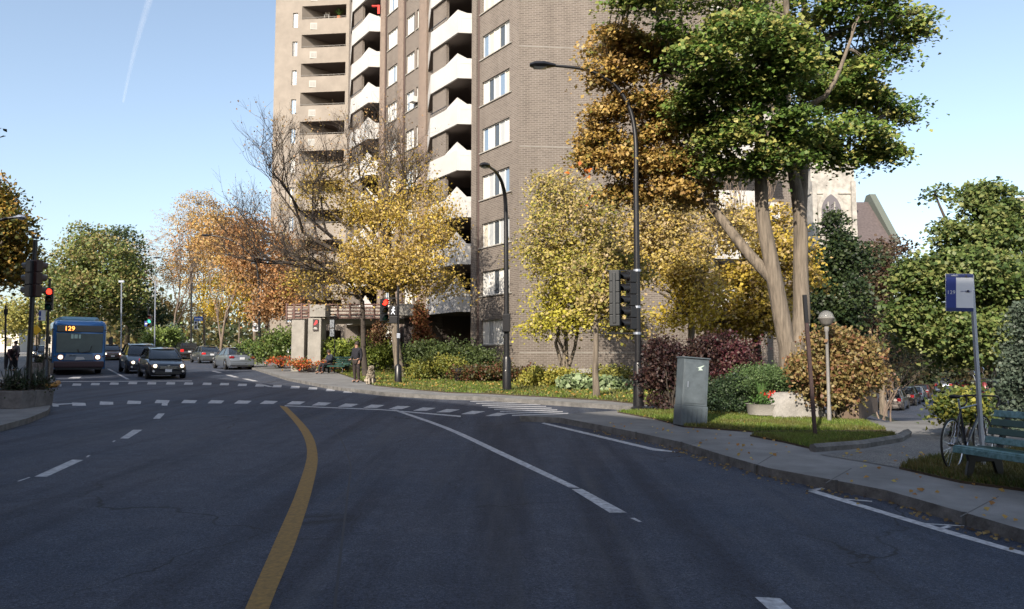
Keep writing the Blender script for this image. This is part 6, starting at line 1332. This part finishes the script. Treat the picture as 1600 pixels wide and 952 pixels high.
g = at(177, 563.5); car('dark red car just right of the bus with one headlight glowing', paint('maroon', (.08, .02, .015)), g+Vector((-.56, .83, .024))*2.3, R(33), 'hatch', True, name='oncoming_car')
g = at(63, 561); car('blue-grey car with lights on waiting far left of the bus', paint('bluegrey', (.06, .08, .11)), g+Vector((-.56, .83, .024))*2.3, R(33), 'sedan', True, name='oncoming_car')
g = at(76, 568); car('dark car half hidden between the signal pole and the bus', paint('dark', (.03, .03, .035)), g+Vector((-.56, .83, .024))*2.3, R(33), 'hatch', True, name='oncoming_car')
# side street
def at2(px, py): return gp(px, py, .005)
g = Z(P(1390, 620, 63).x, 63, .005); car('tan-grey four-wheel-drive, nearest car in the side street', paint('tan', (.16, .14, .13)), g+Vector((.56, .83, 0))*2.3, R(146), 'suv', group='cars parked in the side street', tail=TAILD)
g = Z(P(1412, 620, 70).x, 70, .005); car('black car parked second in the side street', paint('black2', (.02, .02, .02)), g+Vector((.56, .83, 0))*2.3, R(146), 'suv', group='cars parked in the side street', tail=TAILD)
g = Z(P(1427, 620, 77).x, 77, .005); car('silver car parked third in the side street', paint('silver2', (.28, .30, .33)), g+Vector((.56, .83, 0))*2.2, R(146), 'hatch', group='cars parked in the side street', tail=TAILD)
g = Z(P(1438, 620, 84).x, 84, .005); car('dark red car parked last in the side street row', paint('maroon', (.08, .02, .015)), g+Vector((.56, .83, 0))*2.2, R(146), 'hatch', group='cars parked in the side street', tail=TAILD)
g = Z(P(1474, 620, 100).x, 100, .005); car('dark blue van-like car across the far end of the side street', paint('deepblue', (.04, .06, .10)), g+Vector((.56, .83, 0))*2.3, R(148), 'suv', name='parked_car', s=1.2, tail=TAILD)
g = Z(P(1492, 620, 101).x, 101, .005); car('red car partly behind the far blue one', paint('red', (.22, .015, .02)), g+Vector((1.2, 2.6, 0)), R(-60), 'hatch', name='parked_car', s=1.1, tail=TAILD)
g = Z(P(1372, 620, 108).x, 108, .005); car('pale car glimpsed left above the parked row', paint('pale', (.3, .36, .44)), g+Vector((.56, .83, 0))*2.3, R(148), 'hatch', name='parked_car', tail=TAILD)
# --- bus
g = gp(126, 586, .005); BL = paint('bus_blue', (.02, .13, .36)); t = thing('city_bus', 'blue city bus showing 129 on its destination display', 'bus', g+Vector((-.56, .83, .024))*6.0, R(33))
BW, BLn, BH = 1.30, 12.0, 3.0
def bring(y, w, zb, zt, c=.16): return [(-w, y, zb), (-w, y, zt-c*1.4), (-w+c*.5, y, zt-c*.4), (-w+c*1.4, y, zt), (w-c*1.4, y, zt), (w-c*.5, y, zt-c*.4), (w, y, zt-c*1.4), (w, y, zb)]
mb = MB(); loft(mb, [(-6.0, BW-.10, .34, 2.88), (-5.93, BW-.03, .32, 2.96), (-5.75, BW, .32, 3.0), (0, BW, .32, 3.0), (5.95, BW, .32, 3.0), (6.0, BW-.06, .34, 2.9)], bring); body = mb.build('body', BL, t, smooth='auto')
fy = -6.0
mb = MB(); mb.prism([(-1.12, 1.22), (1.12, 1.22), (1.14, 2.30), (-1.14, 2.30)], fy-.03, fy+.1); mb.build('windscreen', mat('bus_glass', (.03, .055, .075), .06, spec=.9, var=.5, vscale=1.5, col2=(.06, .1, .12)), body, bevel=.02)
mb = MB(); mb.box((0, fy-.01, 2.55), (2.26, .08, .38)); ds = mb.build('destination_display', mat('display_black', (.02, .03, .05), .15, spec=.8), body, bevel=.03)
AMB = mat('led_amber', (1, .3, .05), .5, emit=(1, .28, .05), estr=3.0)
o = text_obj('lettering', '129', .34, AMB, ds, (-.52, fy-.07, 2.545)); 
mb = MB(); mb.box((-.38, fy-.055, 2.12), (.12, .01, .24)); mb.box((-.20, fy-.055, 2.12), (.16, .01, .22)); mb.box((-.02, fy-.055, 2.12), (.1, .01, .22)); mb.build('window_sticker', mat('sticker', (.35, .5, .48), .5), body)
mb = MB(); mb.prism([(-.75, .80), (.75, .80), (.62, 1.16), (-.62, 1.16)], fy-.05, fy+.05); mb.build('front_panel', mat('bus_panel', (.16, .2, .26), .35, metal=.4), body, bevel=.02)
text_obj('lettering', '28-661', .13, SK, body, (-.32, fy-.06, 1.06))
mb = MB(); mb.prism([(-.22, .8), (.28, .86), (.2, .99), (-.14, 1.0)], fy-.058, fy-.052); mb.build('emblem', mat('emblem_silver', (.5, .52, .55), .4), body)
for sx in (-1, 1):
    mb = MB(); mb.lathe([(.17, .0), (.17, -.04), (.12, -.05)], 18, c=(sx*.90, fy-.0, .98), axis='Y'); hh2 = mb.build('headlight', mat('lamp_ring', (.3, .12, .12), .3), t)
    mb = MB(); mb.lathe([(.11, -.055), (.07, -.075), (.001, -.08)], 16, c=(sx*.90, fy-.0, .98), axis='Y'); mb.build('bulb', HEAD, hh2, smooth=True)
    mb = MB(); mb.lathe([(.045, -.03), (.001, -.04)], 10, c=(sx*1.16, fy, 1.02), axis='Y'); mb.build('indicator', LOFF['amber'], t)
    mb = MB(); mb.tube([(sx*.06, fy-.08, 1.22), (sx*.5 if sx > 0 else -.05, fy-.09, 1.30), (sx*.35+.25, fy-.09, 1.62 if sx > 0 else 1.42)], .02, 6); mb.build('wiper', PLAST, t)
    mb = MB(); mb.tube([(sx*1.2, fy, 2.5), (sx*1.45, fy-.25, 2.45), (sx*1.5, fy-.25, 2.1)], .02, 6); mb.box((sx*1.5, fy-.25, 1.9), (.2, .1, .42)); mb.build('mirror', PLAST, t)
    for y in (-3.3, 3.2):
        mb = MB(); mb.lathe([(.2, -.14), (.46, -.15), (.48, -.1), (.48, .1), (.46, .15), (.2, .14)], 22, c=(sx*(BW-.14), y, .48), axis='X'); w_ = mb.build('wheel', RUB, t, smooth='auto')
        mb = MB(); mb.lathe([(.26, -.01), (.2, .015)], 16, c=(sx*(BW+.015), y, .48), axis='X'); mb.build('rim', STEEL, w_)
    mb = MB()
    for i in range(6): mb.box((sx*(BW+.004), -4.4+i*1.75, 1.95), (.02, 1.55, .95))
    mb.build('side_window', DGLASS, t)
mb = MB(); mb.box((0, fy+.01, .58), (2.44, .22, .36)); mb.build('bumper', mat('bumper_dark', (.04, .018, .025), .5), t, bevel=.06)
mb = MB(); mb.box((0, fy+.12, .36), (2.3, .3, .12)); mb.build('skirt', PLAST, t)
mb = MB(); mb.box((BW*-.98, fy+.9, 1.5), (.1, 1.2, 2.1)); mb.build('door', DGLASS, t)
mb = MB(); loft(mb, [(-5.2, .75, 2.98, 3.08, ), (-4.8, .98, 2.98, 3.24), (1.0, 1.0, 2.98, 3.24)], lambda y, w, zb, zt: bring(y, w, zb, zt, .08)); mb.build('roof_pod', mat('pod', (.10, .22, .3), .4), t, smooth='auto')
mb = MB(); mb.box((0, fy+.1, 2.93), (2.0, .1, .06)); mb.build('roof_lip', mat('lip', (.25, .4, .55), .4), t, bevel=.02)
t.rotation_euler = Euler((math.atan(SLOPE)*.83, 0, R(33)))
for x in (-1, -.6, .6, 1): pass
# ---------------------------------------------------------------- people and dog
def skin(name, joints, edges, radii, m, parent=None, sub=2, loc=(0, 0, 0), rz=0):
    me = bpy.data.meshes.new(name); me.from_pydata([Vector(j) for j in joints], edges, []); o = bpy.data.objects.new(name, me); COL.objects.link(o)
    o.location = loc; o.rotation_euler = (0, 0, rz)
    md = o.modifiers.new('skin', 'SKIN'); md.use_smooth_shade = True
    for i, r_ in enumerate(radii): me.skin_vertices[0].data[i].radius = (r_, r_) if not isinstance(r_, tuple) else r_
    me.skin_vertices[0].data[0].use_root = True
    s_ = o.modifiers.new('sub', 'SUBSURF'); s_.levels = s_.render_levels = sub
    dg = bpy.context.evaluated_depsgraph_get(); m2 = bpy.data.meshes.new_from_object(o.evaluated_get(dg)); m2.name = name
    o.modifiers.clear(); o.data = m2; m2.materials.clear(); m2.materials.append(m); m2.polygons.foreach_set('use_smooth', [True]*len(m2.polygons))
    if parent: o.parent = parent; o.location = (0, 0, 0); o.rotation_euler = (0, 0, 0)
    return o
SKINM = mat('skin', (.36, .2, .14), .6); HAIR = mat('hair', (.03, .02, .015), .7); JACK = mat('dark_jacket', (.02, .025, .04), .8); TROU = mat('dark_trousers', (.015, .015, .02), .9); SHOE = mat('shoe', (.02, .02, .02), .6)
def person(label, loc, rz, pose, jacket, trousers, hair=HAIR, s=1.0, scarf=None):
    t = thing('person', label, 'person', loc, rz); t.scale = (s, s, s)
    J = pose; names = list(J.keys())
    order = ['pelvis', 'belly', 'chest', 'neck', 'head0', 'head1', 'shL', 'elL', 'wrL', 'haL', 'shR', 'elR', 'wrR', 'haR', 'hipL', 'knL', 'anL', 'toL', 'hipR', 'knR', 'anR', 'toR']
    rad = [.13, .13, (.15, .13), .055, .085, .09, .06, .045, .032, .04, .06, .045, .032, .04, .09, .062, .045, .045, .09, .062, .045, .045]
    E = [(0, 1), (1, 2), (2, 3), (3, 4), (4, 5), (2, 6), (6, 7), (7, 8), (8, 9), (2, 10), (10, 11), (11, 12), (12, 13), (0, 14), (14, 15), (15, 16), (16, 17), (0, 18), (18, 19), (19, 20), (20, 21)]
    skin('body', [J[k] for k in order], E, rad, SKINM, t)
    skin('jacket', [J[k] for k in ('pelvis', 'belly', 'chest', 'neck', 'shL', 'elL', 'wrL', 'shR', 'elR', 'wrR')], [(0, 1), (1, 2), (2, 3), (2, 4), (4, 5), (5, 6), (2, 7), (7, 8), (8, 9)], [.165, .155, (.18, .155), .075, .085, .065, .048, .085, .065, .048], jacket, t)
    skin('trousers', [J[k] for k in ('pelvis', 'hipL', 'knL', 'anL', 'hipR', 'knR', 'anR')], [(0, 1), (1, 2), (2, 3), (0, 4), (4, 5), (5, 6)], [.14, .105, .08, .06, .105, .08, .06], trousers, t)
    for a_, b_ in (('anL', 'toL'), ('anR', 'toR')): skin('shoe', [Vector(J[a_])-Vector((0, 0, .02)), J[b_]], [(0, 1)], [.055, .05], SHOE, t, 1)
    h0, h1 = Vector(J['head0']), Vector(J['head1']); up = (h1-h0).normalized(); fw = Vector((0, -1, 0)); fw = (fw-up*fw.dot(up)).normalized(); c = h0.lerp(h1, .6)
    mb = MB(); mb.lathe([(.001, -.03), (.07, -.02), (.102, .04), (.108, .09), (.085, .15), (.04, .178), (.001, .182)], 14, M=Matrix.Translation(c-up*.06-fw*.022) @ up.to_track_quat('Z', 'Y').to_matrix().to_4x4()); mb.build('hair', hair, t, smooth=True)
    side = up.cross(fw)
    mb = MB()
    for k in (-1, 1): mb.lathe([(.001, -.008), (.011, 0), (.001, .008)], 8, M=Matrix.Translation(c+fw*.09+side*.032*k+up*.01))
    mb.build('eye', SK, t, smooth=True)
    mb = MB(); mb.lathe([(.001, -.02), (.014, -.01), (.008, .02), (.001, .03)], 8, M=Matrix.Translation(c+fw*.1-up*.02)); mb.build('nose', SKINM, t, smooth=True)
    # fingers
    for hk, wk in (('haL', 'wrL'), ('haR', 'wrR')):
        w_, h_ = Vector(J[wk]), Vector(J[hk]); d = (h_-w_).normalized(); sd_ = d.cross(Vector((0, 1, .1))).normalized(); mb = MB()
        for i in range(4): p0 = h_+sd_*(i-1.5)*.019; ln = (.055, .068, .063, .048)[i]; mb.tube([p0, p0+d*ln*.6, p0+d*ln+Vector((0, -.01, 0))], [.01, .009, .006], 6)
        mb.tube([w_.lerp(h_, .5), w_.lerp(h_, .8)+sd_*.04, h_+sd_*.055], [.012, .011, .007], 6); mb.build('fingers', SKINM, t, smooth=True)
    return t
V = Vector
stand = dict(pelvis=V((0, 0, .95)), belly=V((0, 0, 1.1)), chest=V((0, .0, 1.32)), neck=V((0, -.01, 1.5)), head0=V((0, -.02, 1.58)), head1=V((0, -.03, 1.70)), shL=V((.19, 0, 1.42)), elL=V((.25, .02, 1.14)), wrL=V((.23, -.10, .92)), haL=V((.23, -.13, .86)), shR=V((-.19, 0, 1.42)), elR=V((-.25, .02, 1.14)), wrR=V((-.2, -.16, 1.0)), haR=V((-.2, -.22, .98)), hipL=V((.1, 0, .9)), knL=V((.11, -.02, .5)), anL=V((.11, .02, .09)), toL=V((.13, -.14, .05)), hipR=V((-.1, 0, .9)), knR=V((-.12, .0, .5)), anR=V((-.12, .05, .09)), toR=V((-.15, -.11, .05)))
sit = dict(pelvis=V((0, 0, .52)), belly=V((0, .04, .66)), chest=V((0, .06, .88)), neck=V((0, .02, 1.05)), head0=V((0, -.02, 1.13)), head1=V((0, -.07, 1.23)), shL=V((.19, .05, .98)), elL=V((.24, -.05, .74)), wrL=V((.13, -.28, .72)), haL=V((.08, -.34, .73)), shR=V((-.19, .05, .98)), elR=V((-.24, -.05, .74)), wrR=V((-.13, -.28, .72)), haR=V((-.08, -.34, .73)), hipL=V((.1, -.05, .5)), knL=V((.13, -.46, .50)), anL=V((.13, -.5, .10)), toL=V((.15, -.66, .05)), hipR=V((-.1, -.05, .5)), knR=V((-.13, -.46, .52)), anR=V((-.14, -.58, .10)), toR=V((-.16, -.74, .05)))
lean = dict(stand, belly=V((0, -.08, 1.08)), chest=V((0, -.28, 1.2)), neck=V((0, -.44, 1.25)), head0=V((0, -.5, 1.27)), head1=V((0, -.6, 1.22)), shL=V((.19, -.34, 1.22)), elL=V((.24, -.38, .94)), wrL=V((.18, -.52, .76)), haL=V((.17, -.56, .70)), shR=V((-.19, -.34, 1.22)), elR=V((-.24, -.38, .94)), wrR=V((-.18, -.52, .76)), haR=V((-.17, -.56, .70)))
g = gp(523, 586, H); bn = gp(524, 584, H)
u_ = Vector((math.cos(R(-28)), math.sin(R(-28)), 0))
person('person in dark clothes sitting on the left end of the far bench', bn-u_*.45+Vector((0, 0, -.02)), R(-42), sit, JACK, TROU)
g = gp(557, 598, H); per = person('person in a dark coat standing beside the double-stemmed tree, holding a leash', g, R(-30), stand, mat('navy_coat', (.010, .010, .016), .9), mat('brown_dark', (.03, .022, .02), .9), s=.98)
g2 = Z(P(14, 560, 44).x, 44, H); person('person bending forward on the left pavement, dark top', g2, R(60), lean, mat('maroon_top', (.05, .02, .025), .8), TROU)
g2 = Z(P(24, 560, 44.6).x, 44.6, H); person('person in a grey top standing at the left edge next to the bending one', g2, R(-20), stand, mat('grey_top', (.10, .09, .10), .9), TROU)
# dog, sitting, fluffy and pale, facing us
g = gp(579, 601, H); D = thing('dog', 'fluffy cream dog sitting on the pavement by the standing person', 'dog', g, R(15))
FUR = mat('cream_fur', (.36, .31, .25), .95, var=.4, vscale=14)
dj = [(0, .12, .24), (0, .02, .36), (0, -.08, .47), (0, -.12, .58), (0, -.16, .66), (0, -.25, .645), (.07, -.12, .34), (.07, -.13, .16), (.07, -.14, .04), (.07, -.20, .03), (-.07, -.12, .34), (-.07, -.13, .16), (-.07, -.14, .04), (-.07, -.20, .03), (.13, .10, .18), (.15, -.04, .16), (.14, .05, .05), (.14, -.08, .035), (-.13, .10, .18), (-.15, -.04, .16), (-.14, .05, .05), (-.14, -.08, .035), (0, .26, .12), (0, .38, .10)]
de = [(0, 1), (1, 2), (2, 3), (3, 4), (4, 5), (2, 6), (6, 7), (7, 8), (8, 9), (2, 10), (10, 11), (11, 12), (12, 13), (0, 14), (14, 15), (15, 16), (16, 17), (0, 18), (18, 19), (19, 20), (20, 21), (0, 22), (22, 23)]
skin('body', dj, de, [.16, .15, .13, .08, .09, .04, .055, .04, .035, .035, .055, .04, .035, .035, .09, .06, .035, .035, .09, .06, .035, .035, .05, .03], FUR, D)
mb = MB()
for sx in (-1, 1): mb.tube([(sx*.05, -.14, .72), (sx*.10, -.14, .70), (sx*.115, -.15, .62)], [.02, .028, .012], 6)
mb.build('ear', mat('fur_dark', (.2, .15, .1), .95), D, smooth=True)
mb = MB(); mb.lathe([(.001, -.01), (.016, 0), (.001, .012)], 8, M=Matrix.Translation((0, -.292, .655))); mb.lathe([(.001, -.008), (.01, 0), (.001, .008)], 8, M=Matrix.Translation((.035, -.235, .695))); mb.lathe([(.001, -.008), (.01, 0), (.001, .008)], 8, M=Matrix.Translation((-.035, -.235, .695))); mb.build('face', SK, D, smooth=True)
fl_ = []
for i in range(900):
    k = random.choice([0, 1, 2, 3, 4, 6, 10, 14, 18, 22]); p = Vector(dj[k]); r_ = (.16, .15, .13, .08, .09, .04, .055, .04, .035, .035, .055, .04, .035, .035, .09, .06, .035, .035, .09, .06, .035, .035, .05, .03)[k]
    d = Vector((random.gauss(0, 1), random.gauss(0, 1), random.gauss(0, 1))).normalized(); fl_.append(p+d*r_*1.0)
o = leaf_cards('fur', np.array([tuple(x) for x in fl_]), 3, (.012, .012, .012), .06, [(.42, .36, .28), (.5, .44, .35), (.3, .25, .19)], None, .2); o.parent = D
lt_ = MB(); a0 = per.matrix_local @ Vector((0, 0, 0)); 
hand = Vector((g.x-.72+.1, g.y+.0, g.z+.95)); hand = per.location+Euler((0, 0, R(-30))).to_matrix() @ Vector((-.2, -.25, .95)); nk = g+Vector((0, -.12, .55))
mid = (hand+nk)/2-Vector((0, 0, .12)); lt_.tube(smooth3([hand, mid, nk]), .008, 5); tag(lt_.build('leash', PLAST), 'dark leash running from the standing person to the dog', 'leash')
# parked scooters glimpsed behind the bench
for (px, Yk, lab, c_) in ((1515, 16.5, 'dark parked scooter glimpsed left of the spruce', (.05, .05, .06)), (1500, 18.0, 'red parked scooter glimpsed behind the yellow-flecked shrub', (.2, .03, .03))):
    g = Z(P(px+24, 640, Yk).x, Yk, .05); t = thing('scooter', lab, 'scooter', g, R(30)); pm_ = paint('sc%d' % px, c_)
    for x in (-.6, .6): mb = MB(); mb.lathe([(.1, -.05), (.24, -.06), (.26, 0), (.24, .06), (.1, .05)], 18, c=(x, 0, .26), axis='Y'); mb.build('wheel', RUB, t, smooth='auto')
    mb = MB(); loft(mb, [(-.75, .08, .4, .55), (-.5, .16, .3, .75), (-.1, .17, .28, .72), (.15, .14, .26, .38), (.35, .14, .26, .4)], lambda y, w, zb, zt: [(y, -w, zb), (y, -w*.8, zt), (y, w*.8, zt), (y, w, zb)]); mb.build('body', pm_, t, smooth='auto')
    mb = MB(); mb.box((-.35, 0, .79), (.6, .24, .08)); mb.build('seat', PLAST, t, bevel=.03)
    mb = MB(); mb.tube([(.6, 0, .3), (.48, 0, .75), (.42, 0, 1.0)], [.04, .09, .04], 8); mb.build('steering_column', pm_, t, smooth=True)
    mb = MB(); mb.tube([(.40, -.3, 1.02), (.42, 0, 1.0), (.40, .3, 1.02)], .018, 6); mb.build('handlebar', PLAST, t)
    for sy in (-1, 1): mb = MB(); mb.tube([(.42, sy*.2, 1.02), (.42, sy*.25, 1.18)], .008, 5); mb.lathe([(.06, -.01), (.06, .01)], 12, c=(.42, sy*.27, 1.22), axis='X'); mb.build('mirror', CHROME, t)
# ---------------------------------------------------------------- contrail in the sky
mb = MB(); pts = []
for i in range(26):
    tt = i/25; px = 243-50*tt; py = -30+190*tt; pts.append(P(px-4*math.sin(tt*3), py, 6000))
mb.tube(pts, [30*(1-.75*i/25)+4 for i in range(26)], 10, cap=False)
cm = bpy.data.materials.new('vapour'); cm.use_nodes = True; n = cm.node_tree.nodes; l = cm.node_tree.links
b_ = n['Principled BSDF']; b_.inputs['Base Color'].default_value = (.9, .92, .95, 1); b_.inputs['Roughness'].default_value = 1
tc = n.new('ShaderNodeTexCoord'); nz = n.new('ShaderNodeTexNoise'); nz.inputs['Scale'].default_value = .006; nz.inputs['Detail'].default_value = 6; l.new(tc.outputs['Object'], nz.inputs['Vector'])
lw = n.new('ShaderNodeLayerWeight'); lw.inputs['Blend'].default_value = .5
m1 = n.new('ShaderNodeMath'); m1.operation = 'SUBTRACT'; m1.inputs[0].default_value = 1; l.new(lw.outputs['Facing'], m1.inputs[1])
m3 = n.new('ShaderNodeMath'); m3.operation = 'POWER'; m3.inputs[1].default_value = 2.2; l.new(m1.outputs[0], m3.inputs[0])
m2 = n.new('ShaderNodeMath'); m2.operation = 'MULTIPLY'; l.new(m3.outputs[0], m2.inputs[0]); l.new(nz.outputs['Fac'], m2.inputs[1])
m4 = n.new('ShaderNodeMath'); m4.operation = 'MULTIPLY'; m4.inputs[1].default_value = .10; l.new(m2.outputs[0], m4.inputs[0]); l.new(m4.outputs[0], b_.inputs['Alpha'])
tag(mb.build('contrail', cm, smooth=True), 'faint white vapour trail in the blue sky at upper left', 'contrail', kind='stuff')
